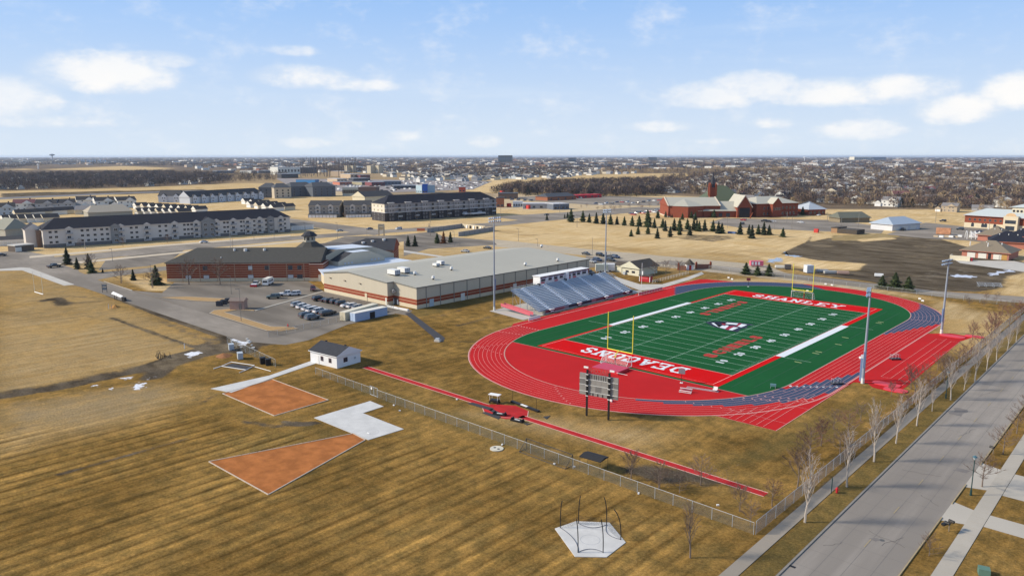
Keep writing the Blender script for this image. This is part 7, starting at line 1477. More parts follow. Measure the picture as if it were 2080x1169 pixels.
# lamp and utility poles of the background
def thin_pole(x, y, h_, lab, grp, arm=0, m_=None, r_=.09):
    t = thing('lamp_post', lab, 'lamp post', (x, y, 0), R(45), grp); m_ = m_ or M('post_grey_brown', (.22, .20, .18), .6); MB().cyl((0, 0, 0), (0, 0, h_), r_, r_*.6, 6).obj('post', m_, t)
    if arm: MB().box(-arm, 0, -.12, .12, h_-.12, h_+.05).obj('lamp_arm', m_, t)
lots = [(108, 502, 474), (229, 531, 505), (248, 572, 545), (309, 585, 535), (490, 652, 586), (470, 597, 560), (473, 505, 478), (516, 486, 462), (686, 486, 452), (746, 494, 466), (874, 478, 454), (923, 500, 470), (934, 500, 484), (1053, 490, 464), (1092, 500, 486), (1203, 519, 482), (874, 452, 428), (1017, 442, 416), (1137, 431, 402), (1172, 462, 436), (1280, 428, 398), (1365, 402, 380), (1477, 463, 440), (1573, 466, 445), (1608, 466, 440), (1708, 466, 440), (1743, 462, 430), (1900, 452, 420), (2008, 474, 448), (1680, 455, 432), (1240, 530, 512), (620, 470, 452), (557, 486, 455), (1598, 452, 430)]
for k, (x, y, tp) in enumerate(lots):
    X, Y_ = a2(x, y); thin_pole(X, Y_, max(4, hgt(X, Y_, tp)), nth(k+1)+' slender lamp post of the lots and avenue, counted in the order near to far and left to right', 'slender lamp posts of the lots and avenue', 1.2 if k % 3 else 0, None, .11 if y > 480 else .16)
for o_ in [o for o in bpy.data.objects if o.name.startswith('lamp_post')]:
    p_ = px(o_.location); o_['label'] = 'slender lamp post at '+('the school lot' if p_[1] > 560 else 'the edge of the rear parking lot' if p_[1] > 484 else 'the avenue' if p_[0] < 1180 else 'the church parking lot')
steelp = M('tall_mast_grey', (.40, .40, .40), .6)
for k, (x, y, tp) in enumerate(((173, 506, 480), (469, 507, 462))): X, Y_ = a2(x, y); thin_pole(X, Y_, hgt(X, Y_, tp), ('white street light mast left in front of the long apartments', 'white street light mast right in front of the long apartments')[k], 'white street light masts', 0, steelp, .14)
# power line poles over the dark wood
q = []
for k, x in enumerate((1062, 1118, 1190, 1240, 1330)):
    X, Y_ = a2(x, 398); H_ = hgt(X, Y_, 368); t = thing('power_pole', nth(k+1)+' power line pole from the left before the dark wood', 'power pole', (X, Y_, 0), R(45), 'power line poles'); MB().cyl((0, 0, 0), (0, 0, H_), .25, .18, 6).obj('pole', M('pole_brown', (.20, .15, .11), .8), t); MB().box(-2, 2, -.15, .15, H_-1.2, H_-.9).obj('crossarm', MATS['pole_brown'], t); q.append(Vector((X, Y_, H_-1)))
w_ = MB()
for a, d in zip(q, q[1:]):
    for dz in (0, -2.0): w_.path([a.lerp(d, f)+Vector((0, 0, dz-8*f*(1-f))) for f in np.linspace(0, 1, 6)], .07, 3)
tag(w_.obj('power_wires', M('wire_grey', (.42, .40, .37), .5)), 'power wires strung between the poles before the dark wood', 'wires')
# landmarks near the horizon
def far_box(px0, px1, yb, ytop, m_, lab, name='far_building', cat='building'):
    x0, y0 = a2(px0, yb); x1, y1 = a2(px1, yb); t = thing(name, lab, cat, (x0, y0, 0), math.atan2(y1-y0, x1-x0), 'large buildings near the horizon'); L_ = math.hypot(x1-x0, y1-y0); H_ = hgt(x0, y0, ytop); MB().box(0, L_, 0, min(L_*.6, 300), 0, H_).obj('wall', m_, t)
    n_ = 8; 
    for i in range(n_): MB().box(L_*(i+.15)/n_, L_*(i+.85)/n_, -1, -.2, H_*.35, H_*.75).obj('window_band', M('f_glass', (.10, .13, .17), .4), t)
far_box(1012, 1041, 329.5, 315.5, M('f_olive_dark', (.05, .055, .05), .8), 'tall dark rounded block standing above the horizon'); far_box(1735, 1772, 326, 318.5, M('f_cream', (.62, .58, .46), .8), 'long cream office block on the right horizon'); far_box(1772, 1800, 325, 319, fm_['grey_blue'], 'slate wing right of the cream office block'); far_box(1155, 1170, 328.5, 320.5, fm_['dark'], 'dark block just right of centre near the horizon')
far_box(1318, 1334, 325.5, 319.5, MATS['f_olive_dark'], 'dark mound-like block near the horizon above the church')
for k, x in enumerate((164, 176, 187, 198, 208)): far_box(x, x+6, 331, 325, M('f_paleblue', (.40, .50, .62), .7), nth(k+1)+' pale apartment slab from the left in the far left row')
far_box(25, 38, 330.5, 325.5, M('f_cream2', (.60, .56, .44), .7), 'cream block near the left horizon'); far_box(47, 52, 331, 325.5, white, 'small white tower block near the left horizon')
for k, (x, yt, lab) in enumerate(((1634, 318.5, 'white bulb water tower on the right horizon'), (107, 312.5, 'grey wide water tower on the left horizon'), (78, 333, 'white slim column in the far left field'))):
    X, Y_ = a2(x, 327.5 if k < 2 else 343); H_ = hgt(X, Y_, yt); t = thing('water_tower' if k < 2 else 'white_column', lab, 'water tower' if k < 2 else 'column', (X, Y_, 0)); r0 = 6 if k < 2 else 3
    MB().cyl((0, 0, 0), (0, 0, H_*.8), r0*.7, r0*.5, 8).obj('column', white if k != 1 else fm_['grey_blue'], t)
    q = MB(); rb = 14 if k == 0 else 24 if k == 1 else 4
    for z0, s0, z1, s1 in ((.72, .25, .82, 1), (.82, 1, .93, .9), (.93, .9, 1.0, .1)): ring8(q, H_*z0, rb*s0, H_*z1, rb*s1, 0, 12)
    q.obj('tank', white if k != 1 else fm_['grey_blue'], t)
# ------------------------------------------------------------------ trees
def tube_arr(segs, n=3):
    """segs: (p0, p1, r0, r1) -> verts, faces"""
    V = []; Fc = []
    for p0, p1, r0, r1 in segs:
        d = (p1-p0); 
        if d.length < 1e-5: continue
        d.normalize(); a = d.orthogonal().normalized(); b_ = d.cross(a); k = len(V)
        for p, r_ in ((p0, r0), (p1, r1)):
            for i in range(n): an = 2*PI*i/n; V.append(tuple(p+(a*math.cos(an)+b_*math.sin(an))*r_))
        for i in range(n): j = (i+1) % n; Fc.append((k+i, k+j, k+n+j, k+n+i))
    return V, Fc
def mesh_of(name, V, Fc, m_):
    me = bpy.data.meshes.new(name); me.from_pydata(V, [], Fc); me.materials.append(m_); return me
def grow(h_, seed, style):
    """bare deciduous tree; returns trunk segs, twig segs"""
    rg = random.Random(seed); T = []; B = []
    spread, upb, n1, n2, n3, rmul = {'round': (.95, .25, 14, 7, 7, 1.15), 'birch': (.50, 1.05, 19, 4, 3, 1.15), 'vase': (.60, .5, 13, 8, 9, 1.1), 'shrub': (1.0, .3, 12, 8, 8, 1)}[style]
    base = .26 if style != 'shrub' else .08
    top = Vector((rg.uniform(-.04, .04)*h_, rg.uniform(-.04, .04)*h_, h_*(.92 if style == 'birch' else .72)))
    P0 = Vector((0, 0, 0)); pts = [P0.lerp(top, f)+Vector((rg.uniform(-1, 1), rg.uniform(-1, 1), 0))*h_*.008 for f in np.linspace(0, 1, 7)]; pts[0] = P0; r0 = .0165*h_*rmul
    for i in range(6): T.append((pts[i], pts[i+1], r0*(1-.14*i), r0*(1-.14*(i+1))))
    for i in range(n1):
        f = base+(1-base)*(i+.4)/n1; p = P0.lerp(top, f); an = i*2.4+rg.uniform(-.4, .4); L_ = h_*(.50 if style != 'birch' else .52)*(1.05-f*.62)*rg.uniform(.8, 1.1)
        d = Vector((math.cos(an)*spread, math.sin(an)*spread, upb+rg.uniform(.1, .4))).normalized(); q = p+d*L_*.5; d2 = (d+Vector((rg.uniform(-.2, .2), rg.uniform(-.2, .2), .25))).normalized(); e = q+d2*L_*.5; r1 = r0*.42*(1-f*.4)
        T.append((p, q, r1, r1*.7)); T.append((q, e, r1*.7, r1*.3))
        for j in range(n2):
            g = .25+.75*(j+.5)/n2; s_ = p.lerp(q, g*2) if g < .5 else q.lerp(e, g*2-1); a3 = rg.uniform(0, 6.3); dd = (d2*.9+Vector((math.cos(a3), math.sin(a3), rg.uniform(-.1, .7)))*.75).normalized(); l2 = L_*.42*rg.uniform(.7, 1.1); e2 = s_+dd*l2; B.append((s_, e2, r1*.36+.004, r1*.16+.003))
            for k_ in range(n3):
                g2 = .25+.75*k_/n3; s3 = s_.lerp(e2, g2); a4 = rg.uniform(0, 6.3); d4 = (dd+Vector((math.cos(a4), math.sin(a4), rg.uniform(-.2, .6)))*.8).normalized(); B.append((s3, s3+d4*l2*.55*rg.uniform(.6, 1.1), r1*.15+.009, .008))
    return T, B
TREE = {}
def bare_tree(style, h_, loc, seed, tw, bk, label, name='bare_tree', group=None, cat='tree'):
    key = (style, seed % 4, tw.name)
    if key not in TREE:
        T, B = grow(8.0, seed % 4+{'round': 10, 'birch': 20, 'vase': 30, 'shrub': 40}[style], style); TREE[key] = (mesh_of('trunk', *tube_arr(T, 5), bk), mesh_of('crown', *tube_arr(B, 3), tw))
    t = thing(name, label, cat, loc, (seed*1.7) % 6.3, group); t.scale = (h_/8,)*3
    put('trunk', TREE[key][0], t); put('crown', TREE[key][1], t); return t
def evergreen_mesh(seed, n_, m_, r_=.34, droop=.25):
    rg = random.Random(seed); V = []; Fc = []
    for i in range(n_):
        f = (rg.random()**.75); z_ = .07+.93*(1-f)*1.0; an = rg.uniform(0, 6.3); rad = r_*(f**.85)*(.70+.30*math.sin(f*24+seed+1.3*math.sin(an*2+seed)))*(1+.20*math.sin(an*3+f*9+seed))*rg.uniform(.5, 1.12)+.008
        c_ = Vector((rad*math.cos(an), rad*math.sin(an), z_-.02)); o_ = Vector((math.cos(an), math.sin(an), -droop)); s_ = Vector((-math.sin(an), math.cos(an), rg.uniform(-.2, .2))); l_ = (.05+.06*f)*rg.uniform(.7, 1.4); k = len(V)
        V += [tuple(c_-o_*l_*.8-s_*l_*.55), tuple(c_-o_*l_*.8+s_*l_*.55), tuple(c_+o_*l_+Vector((0, 0, rg.uniform(-.02, .01))))]; Fc.append((k, k+1, k+2))
    # inner dark body so the crown is not see-through at its core
    k = len(V); N = 9
    for zz, rr_ in ((.06, r_*.62), (.4, r_*.44), (.75, r_*.2)):
        V += [(rr_*math.cos(2*PI*i/N), rr_*math.sin(2*PI*i/N), zz) for i in range(N)]
    V.append((0, 0, .97))
    for L_ in (0, 1):
        for i in range(N): Fc.append((k+L_*N+i, k+L_*N+(i+1) % N, k+(L_+1)*N+(i+1) % N, k+(L_+1)*N+i))
    for i in range(N): Fc.append((k+2*N+i, k+2*N+(i+1) % N, k+3*N))
    return mesh_of('crown', V, Fc, m_)
EV = [evergreen_mesh(s, 1500, needle if s % 2 else needle2, rr_) for s, rr_ in ((1, .30), (2, .26), (3, .34), (4, .24))]; EVW = [evergreen_mesh(s, 2200, needle, .46, .1) for s in (5, 6)]; EVR = evergreen_mesh(9, 900, rustn, .27)
tv, tf = tube_arr([(Vector((0, 0, 0)), Vector((0, 0, .9)), .022, .006)], 6); EVT = mesh_of('trunk', tv, tf, bark)
def evergreen(x, y, tp, label, group=None, wide=0, mi=None, me_=None):
    X, Y_ = a2(x, y); H_ = max(2.0, hgt(X, Y_, tp)); t = thing('evergreen_tree', label, 'evergreen', (X, Y_, 0), (x*1.3) % 6.3, group); t.scale = (H_,)*3
    put('trunk', EVT, t); put('crown', me_ or (EVW[int(x) % 2] if wide else EV[(int(x) if mi is None else mi) % 4]), t); return t
GE = 'evergreens planted in rows on the dry field'
back = [(1111, 447, 434), (1147, 443, 434), (1153, 443, 430), (1160, 451, 423), (1184, 450, 427), (1197, 452, 433), (1211, 454, 431), (1225, 455, 431), (1240, 456, 434), (1253, 456, 438), (1268, 458, 439), (1284, 459, 438), (1298, 460, 437), (1316, 461, 427), (1315, 442, 425), (1329, 463, 443), (1336, 443, 426), (1352, 441, 428), (1346, 462, 443), (1351, 469, 447), (1369, 468, 443), (1380, 469, 442), (1396, 466, 443), (1409, 467, 443), (1415, 469, 445), (1386, 446, 432), (1412, 447, 430), (1420, 470, 448), (1431, 468, 445), (1448, 470, 446), (1459, 474, 449), (1466, 474, 452)]
front = [(1282, 480, 465), (1296, 476, 458), (1316, 475, 456), (1335, 484, 462), (1361, 481, 459), (1380, 477, 458), (1401, 478, 456), (1503, 476, 450), (1521, 475, 455), (1527, 484, 456), (1540, 476, 455), (1551, 477, 450), (1562, 477, 456), (1590, 481, 462)]
for k, (x, y, tp) in enumerate(back): evergreen(x, y, tp, nth(k+1)+' evergreen from the left in the back rows of the dry field', GE)
for k, (x, y, tp) in enumerate(front): evergreen(x, y, tp, nth(k+1)+' evergreen from the left in the front row of the dry field', GE)
for k, (x, y, tp) in enumerate(((137, 537, 502), (157, 546, 522), (181, 545, 514), (186, 554, 528), (271, 569, 546), (209, 554, 546))): evergreen(x, y, tp, ('tallest dark evergreen at the left street corner', 'second evergreen right of the tall one at the corner', 'evergreen beside a bare tree near the left corner', 'small evergreen in front of the third one near the left corner', 'small evergreen on the lawn left of the school', 'tiny evergreen in the grass right of the corner group')[k], 'evergreens around the school drive')
evergreen(318, 578, 538, 'ragged pine on the lawn beside the school wall', 'evergreens around the school drive')
for k, (x, y, tp) in enumerate(((829, 500, 478), (843, 500, 477), (888, 494, 472), (915, 492, 470))): evergreen(x, y, tp, ('left evergreen of the pair behind the rear wing', 'right evergreen of the pair behind the rear wing', 'evergreen left of the rusty one in the rear lot', 'evergreen right of the rusty one in the rear lot')[k], 'evergreens by the rear parking lot')
evergreen(901, 494, 469, 'rusty brown conifer between two evergreens in the rear lot', 'evergreens by the rear parking lot', me_=EVR)
for k, (x, y, tp) in enumerate(((1515, 557, 532), (1538, 559, 538), (1561, 560, 535), (1791, 586, 558), (1817, 588, 552), (1844, 591, 560))): evergreen(x, y, tp, ('left', 'middle', 'right')[k % 3]+' spreading spruce of the '+('group behind the far bend near the gatehouse' if k < 3 else 'group by the cross road at right'), 'spreading spruces by the cross road', 1)
for k, (x, y, tp) in enumerate(((1404, 443, 428), (1450, 442, 425), (1630, 437, 419), (1642, 436, 418), (1365, 442, 434), (1740, 448, 440), (1716, 449, 441))): evergreen(x, y, tp, nth(k+1)+' dark conifer standing against the church and annex walls', 'conifers against the church walls')
# pale birch-like trees along the road
GB = 'pale bare trees on the verge along the road'
bx = [(1635, 1060, 930), (1720, 988, 880), (1775, 937, 828), (1820, 900, 815), (1862, 864, 778), (1893, 835, 790), (1931, 812, 738), (1958, 792, 748), (1980, 775, 700), (2004, 752, 690), (2024, 732, 672), (2046, 712, 662), (2064, 694, 650), (2085, 676, 640)]
for k, (x, y, tp) in enumerate(bx):
    X, Y_ = a2(x, y); bare_tree('birch', min(10.0, hgt(X, Y_, tp)*1.0), (X, Y_, 0), k, birchm, M('birch_trunk', (.40, .35, .30), .85, .2, 3), nth(k+1)+' pale bare tree along the road verge counted from the front', 'pale_street_tree', GB)
# brown ornamentals inside the fence
GO = 'small brown bare trees inside the fence'
ob = [(1645, 934, 862, 'round'), (1705, 924, 868, 'round'), (1693, 872, 828, 'round'), (1722, 884, 830, 'round'), (1748, 855, 815, 'round'), (1620, 990, 905, 'vase'), (1568, 1028, 972, 'round'), (1502, 1038, 985, 'vase'), (1524, 1068, 1015, 'round'), (1840, 832, 790, 'round'), (1810, 805, 775, 'vase'), (1857, 808, 748, 'round'), (1886, 800, 752, 'round'), (1918, 778, 720, 'vase'), (1946, 756, 706, 'round'), (1962, 742, 692, 'round'), (1990, 714, 672, 'round'), (2020, 676, 630, 'round'), (2050, 664, 620, 'round'), (2072, 650, 612, 'vase'), (1975, 690, 655, 'vase'), (1850, 790, 742, 'vase'), (1880, 770, 735, 'round'), (2035, 640, 610, 'round'), (2012, 700, 640, 'vase'), (1905, 752, 716, 'round'), (1668, 905, 850, 'vase')]
for k, (x, y, tp, st) in enumerate(ob):
    X, Y_ = a2(x, y); bare_tree(st, max(2.6, hgt(X, Y_, tp)*1.15), (X, Y_, 0), k+1, redtwig if (k % 3 == 0 or k > 15) else twig, bark, nth(k+1)+' small brown bare tree inside the roadside fence in the order from the track corner to the far bend', 'ornamental_tree', GO)
for o_ in [o for o in bpy.data.objects if o.name.startswith('ornamental_tree')]:
    p_ = px(o_.location); o_['label'] = 'small brown bare tree inside the roadside fence'
for k, (x, y, tp, st, lab) in enumerate(((1281, 975, 912, 'vase', 'thin bare sapling left of the grey mulch bed'), (1338, 992, 930, 'round', 'bare tree on the left part of the grey mulch bed'), (1423, 985, 920, 'round', 'round bare tree on the right side of the mulch bed'), (1340, 990, 945, 'shrub', 'low bare shrub on the mulch bed'), (1402, 1132, 1040, 'birch', 'bare young tree with a pale trunk in the stripes by the fence corner'), (1380, 1000, 955, 'shrub', 'faint bare shrub between the two mulch bed trees'))):
    X, Y_ = a2(x, y); bare_tree(st, hgt(X, Y_, tp)*1.1, (X, Y_, 0), k+2, twig, bark, lab, 'bare_tree', 'bare trees by the throwing field')
for k, (x, y, tp, lab) in enumerate(((1995, 988, 918, 'round bare tree right of the green lamp post'), (2037, 922, 862, 'spreading bare tree by the upper driveway'), (2065, 880, 828, 'second bare tree beyond the upper driveway'), (2085, 850, 800, 'third bare tree at the right edge of the picture'), (1887, 1128, 1082, 'low bare shrub on the narrow lower right verge'))):
    X, Y_ = a2(x, y); bare_tree('round' if k < 4 else 'shrub', hgt(X, Y_, tp)*1.12, (X, Y_, 0), k+3, twig, bark, lab, 'bare_tree', 'bare trees in the front gardens')
for k, (x, y, tp, lab) in enumerate(((384, 578, 520, 'left wide bare tree in front of the brick wall'), (447, 578, 520, 'right wide bare tree in front of the brick wall'), (246, 575, 535, 'slim bare tree left of the school on the lawn'), (185, 552, 512, 'bare tree beside the evergreens at the left corner'), (311, 584, 542, 'bare tree beside the ragged pine'), (1380, 556, 526, 'left bare tree behind the concession house'), (1330, 560, 528, 'middle bare tree behind the concession house'), (1352, 558, 525, 'right bare tree behind the concession house'))):
    X, Y_ = a2(x, y); bare_tree('round', hgt(X, Y_, tp)*1.1, (X, Y_, 0), k+1, twig, bark, lab, 'bare_tree', 'bare trees round the school')
rr = random.Random(2)
for k in range(9):
    x, y = a2(rr.uniform(1960, 2060), rr.uniform(598, 625)); bare_tree('shrub', rr.uniform(2.2, 3.5), (x, y, 0), k, twig, bark, 'low tangled shrub in the roadside thicket at right', 'bare_shrub', 'shrub thicket beside the cross road', 'shrub')
for k in range(14):
    x, y = a2(1180+k*14+rr.uniform(-6, 6), 426+rr.uniform(-6, 6)-k*.6); bare_tree('round', rr.uniform(4, 6), (x, y, 0), k, redtwig if k % 2 else twig, bark, nth(k+1)+' small bare street tree from the left along the church access road', 'bare_tree', 'small bare trees along the church road')
for k, (x, y) in enumerate(((846, 448), (886, 444), (912, 443), (954, 441), (700, 443), (340, 493), (250, 500), (163, 503))):
    X, Y_ = a2(x, y); bare_tree('round', 6, (X, Y_, 0), k, twig, bark, nth(k+1)+' bare tree planted in front of the apartment blocks', 'bare_tree', 'bare trees before the apartments')

# ---- far crowns: small clusters of twig-sized faces, five kinds
def clump(seed, n_, rz=.46, tall=1.0, fine=.11, cone=False):
    rg = np.random.default_rng(seed); th = rg.uniform(0, 2*PI, n_); u = rg.uniform(-1, 1, n_); rad = rg.uniform(.25, 1, n_)**.5
    x = rz*rad*np.sqrt(1-u*u)*np.cos(th); y = rz*rad*np.sqrt(1-u*u)*np.sin(th); z_ = .56+.42*rad*u
    if cone: f = rg.uniform(0, 1, n_); z_ = .05+.95*(1-f); rr_ = .30*f*rg.uniform(.5, 1.1, n_)+.01; x = rr_*np.cos(th); y = rr_*np.sin(th)
    c_ = np.stack([x, y, z_*tall], 1); d = rg.normal(size=(n_, 3)); d /= np.linalg.norm(d, axis=1)[:, None]; e = rg.normal(size=(n_, 3)); e /= np.linalg.norm(e, axis=1)[:, None]
    if not cone: d = d+np.array([0, 0, .8])
    V = np.stack([c_-d*fine*.9, c_+d*fine*1.1, c_+e*fine*(.42 if not cone else .9)], 1).reshape(-1, 3)
    Tn = 3; tr = np.array([[.02, 0, 0], [-.01, .02, 0], [-.01, -.02, 0], [.0, .0, .62]]); V = np.concatenate([V, tr]); Fc = np.arange(n_*3).reshape(-1, 3); b0 = n_*3; Fc = np.concatenate([Fc, [[b0, b0+1, b0+3], [b0+1, b0+2, b0+3], [b0+2, b0, b0+3]]]); return V, Fc
CL = [M('wood_purple_brown', (.085, .066, .066), .95, .25, .06), M('wood_brown', (.155, .105, .078), .95, .25, .06), M('wood_tan', (.34, .25, .145), .95, .2, .06), M('wood_dark', (.036, .030, .033), .95, .25, .06), M('wood_conifer', (.014, .020, .016), .95, .3, .06)]
def sample(poly, n_, pw=1.0, seed=0):
    """points on the ground inside the area seen through a pixel polygon"""
    rg = np.random.default_rng(seed); P = np.array(poly, float); x0, y0 = P.min(0); x1, y1 = P.max(0); out = []
    while len(out) < n_:
        m_ = 4000; X = rg.uniform(x0, x1, m_); Yp = rg.uniform(y0, y1, m_); d = sdist(P, X, Yp); ok = d < 0; w_ = ((Yp-317.0)/(y0-317.0))**(-pw); ok &= rg.uniform(0, 1, m_) < w_
        out += list(zip(X[ok], Yp[ok]))
        if not ok.any(): break
    return out[:n_]
occupied = []
def merged(name, label_kind, pts, size, kinds, protos, seed=1):
    rg = np.random.default_rng(seed); groups = {}
    for (x, y) in pts: groups.setdefault(int(rg.choice(len(kinds), p=kinds)), []).append(a2(x, y))
    for k, L_ in groups.items():
        base = [protos[k][i] for i in range(len(protos[k]))]; Vs = []; Fs = []; off = 0; L_ = np.array(L_); sel = rg.integers(0, len(base), len(L_)); s_ = rg.uniform(*size, len(L_))*(.8 if k == 4 else 1); an = rg.uniform(0, 2*PI, len(L_)); sq = rg.uniform(.85, 1.35, len(L_))
        for b_i, (V, Fc) in enumerate(base):
            m_ = sel == b_i; n_ = m_.sum()
            if not n_: continue
            c_, n2 = np.cos(an[m_])[:, None], np.sin(an[m_])[:, None]; S_ = s_[m_][:, None]; q = sq[m_][:, None]
            X = (V[:, 0][None]*c_-V[:, 1][None]*n2)*S_*q+L_[m_][:, 0][:, None]; Y_ = (V[:, 0][None]*n2+V[:, 1][None]*c_)*S_*q+L_[m_][:, 1][:, None]; Z = V[:, 2][None]*S_
            Vs.append(np.stack([X, Y_, np.broadcast_to(Z, X.shape)], 2).reshape(-1, 3)); Fs.append((Fc[None]+(np.arange(n_)*len(V))[:, None, None]+off).reshape(-1, 3)); off += n_*len(V)
        V = np.concatenate(Vs).astype('f'); Fc = np.concatenate(Fs).astype('i'); me = bpy.data.meshes.new(name); me.vertices.add(len(V)); me.vertices.foreach_set('co', V.ravel()); me.loops.add(Fc.size); me.loops.foreach_set('vertex_index', Fc.ravel()); me.polygons.add(len(Fc)); me.polygons.foreach_set('loop_start', np.arange(0, Fc.size, 3, dtype='i')); me.update(calc_edges=True); me.materials.append(CL[k]); o_ = put(name, me); o_['kind'] = 'stuff'
PR = [[clump(s+10*k, 70, .46, 1, .115) for s in range(3)] for k in range(4)]+[[clump(s+60, 70, 0, 1, .07, True) for s in range(2)]]
PR[2] = [clump(s+30, 60, .30, 1.1, .10) for s in range(3)]
wood_r = [(1330, 392), (1345, 362), (1460, 352), (1640, 346), (2200, 342), (2200, 378), (2030, 380), (2200, 398), (2200, 418), (1940, 424), (1800, 420), (1640, 414), (1560, 404), (1470, 398)]
wood_c = [(1000, 392), (1040, 382), (1130, 374), (1330, 368), (1345, 395), (1300, 399), (1150, 398), (1060, 396)]
wood_l = [(-250, 392), (0, 388), (200, 383), (440, 374), (470, 368), (440, 356), (330, 352), (120, 356), (60, 356), (-250, 352)]
merged('far_wood', '', sample(wood_r, 5600, 1.6, 3), (7, 13), [.30, .26, .16, .19, .09], PR, 1)
merged('far_wood', '', sample(wood_c, 1500, .8, 4), (9, 13), [.38, .10, .08, .30, .14], PR, 2)
merged('far_wood', '', sample(wood_l, 2600, 1.2, 5), (9, 14), [.66, .06, 0, .20, .08], PR, 3)
merged('far_wood', '', sample([(1160, 353), (1300, 348), (1480, 346), (1640, 344), (1480, 352), (1440, 351), (1300, 352)], 700, 1, 6), (9, 13), [.1, .2, .7, 0, 0], PR, 4)
merged('far_wood', '', sample([(440, 346), (900, 344), (1160, 345), (1150, 356), (1010, 364), (850, 352), (640, 350)], 1400, 1, 7), (8, 12), [.5, .2, .1, .15, .05], PR, 5)
merged('far_wood', '', sample([(450, 352), (600, 352), (560, 366), (470, 372)], 160, 1, 8), (8, 12), [.5, .2, .1, .15, .05], PR, 6)
PF = [[clump(s+10*k+100, 60, 1.9, .55, .30) for s in range(3)] for k in range(4)]+[[clump(s+160, 40, 1.2, .6, .25) for s in range(2)]]
merged('distant_tree_belts', '', sample([(-400, 346), (-400, 323), (2500, 323), (2500, 346), (1640, 344), (1160, 347), (600, 346), (380, 338), (100, 334), (0, 345)], 5200, 1.5, 9), (11, 17), [.52, .26, .10, .10, .02], PF, 7)
merged('distant_tree_belts', '', sample([(-600, 325), (-600, 319.5), (2700, 319.5), (2700, 325)], 2600, 1.2, 10), (14, 24), [.62, .24, .04, .10, 0], PF, 8)
# trees that can be told apart at the near edge of the woods: each its own thing
CLM = {}
def far_tree(k, v, loc, s_, label, group, rz):
    key = (k, v)
    if key not in CLM:
        V, Fc = clump(200+v+10*k, 150 if k < 4 else 160, .44 if k != 2 else .30, 1, .10 if k < 4 else .07, k == 4); n_ = len(V)-4
        tr, tf_ = tube_arr([(Vector((0, 0, 0)), Vector((0, 0, .62)), .022, .010)], 4); CLM[key] = (mesh_of('crown', V[:n_].tolist(), [tuple(int(i) for i in q) for q in Fc[:-3]], CL[k]), mesh_of('trunk', tr, tf_, bark))
    t = thing('conifer' if k == 4 else 'bare_tree', label, 'tree', loc, rz, group); t.scale = (s_*1.15, s_*1.15, s_); put('crown', CLM[key][0], t); put('trunk', CLM[key][1], t)
kn = ['purple brown', 'brown', 'tan', 'dark', 'dark green']
edge_r = [(1560, 416), (1640, 416), (1760, 422), (1900, 428), (1960, 434), (2120, 440), (2120, 420), (1900, 410), (1700, 405), (1480, 396), (1470, 402)]
edge_c = [(1010, 398), (1150, 400), (1345, 401), (1345, 392), (1200, 388), (1050, 388)]
cnt = 0
for poly, n_, pr_, nm_, sz, sd_ in ((edge_r, 150, [.28, .36, .16, .12, .08], 'edge of the right-hand suburb', (6, 11), 21), (edge_c, 90, [.4, .1, .12, .2, .18], 'front of the dark wood', (9, 12), 22)):
    rg = np.random.default_rng(sd_)
    for (x, y) in sample(poly, n_, 0, sd_):
        k = int(rg.choice(5, p=pr_)); X, Y_ = a2(x, y); v = int(rg.integers(0, 2)); cnt += 1
        if nm_.startswith('edge') and 1600 < x < 2100 and y > 430 and (x < 1780 or x > 1955): continue
        far_tree(k, v, (X, Y_, 0), rg.uniform(*sz), kn[k]+(' conifer' if k == 4 else ' bare tree')+' at the '+nm_, kn[k]+' trees at the '+nm_, rg.uniform(0, 6))
# tall slim poplars left of centre
for k in range(34):
    x = 612+k*3.4+rr.uniform(-1.5, 1.5); y = 357+rr.uniform(-3, 3); X, Y_ = a2(x, y); H_ = hgt(X, Y_, 318+rr.uniform(0, 3))
    t = thing('poplar', 'very tall slim bare poplar above the commercial strip', 'tree', (X, Y_, 0), rr.uniform(0, 6), 'line of tall slim bare poplars'); q = MB().cyl((0, 0, 0), (0, 0, H_), .8, .25, 4); q.obj('trunk', CL[0], t)
    q = MB()
    for j in range(14): z_ = H_*(.25+.05*j); an = j*2.4; q.cyl((0, 0, z_), (1.3*math.cos(an), 1.3*math.sin(an), z_+4.5), .22, .10, 3, cap=False)
    q.obj('crown', CL[0], t)
# individual houses of the suburbs
rg = np.random.default_rng(31); wn = ['white', 'cream', 'tan', 'grey', 'blue grey']; rn = ['charcoal', 'blue black', 'brown', 'grey', 'maroon', 'pale']
def suburb(poly, n_, pw, sd_, grp, wp, rp, sc=(1.0, 1.25), mind=13):
    got = []
    for (x, y) in sample(poly, n_*4, pw, sd_):
        X, Y_ = a2(x, y)
        if any((X-a)**2+(Y_-b_)**2 < mind**2 for a, b_ in got): continue
        got.append((X, Y_)); kd = ('villa', 'ranch', 'split')[int(rg.integers(0, 3))]; wm = int(rg.choice(5, p=wp)); rm = int(rg.choice(6, p=rp))
        house(kd, wm, rm, (X, Y_, 0), float(rg.choice([0, PI/2, .5, 2.0, PI])), {'villa': 'two-storey ', 'ranch': 'long low ', 'split': 'split-level '}[kd]+wn[wm]+' house, '+rn[rm]+' roof, '+grp[0], {'villa': 'two-storey ', 'ranch': 'long low ', 'split': 'split-level '}[kd]+wn[wm]+' houses with '+rn[rm]+' roofs '+grp[0], False, float(rg.uniform(*sc)))
        if len(got) >= n_: break
suburb([(1470, 400), (1600, 405), (1760, 414), (1940, 420), (2120, 424), (2120, 400), (1900, 385), (1600, 372), (1450, 376)], 90, .6, 41, ('near side of the right-hand suburb',), [.52, .16, .10, .14, .08], [.3, .1, .2, .25, .05, .1])
suburb([(1450, 376), (1620, 372), (2120, 390), (2120, 350), (1700, 350), (1460, 358)], 90, 1.0, 42, ('far side of the right-hand suburb',), [.5, .18, .12, .14, .06], [.3, .1, .2, .25, .05, .1], mind=20)
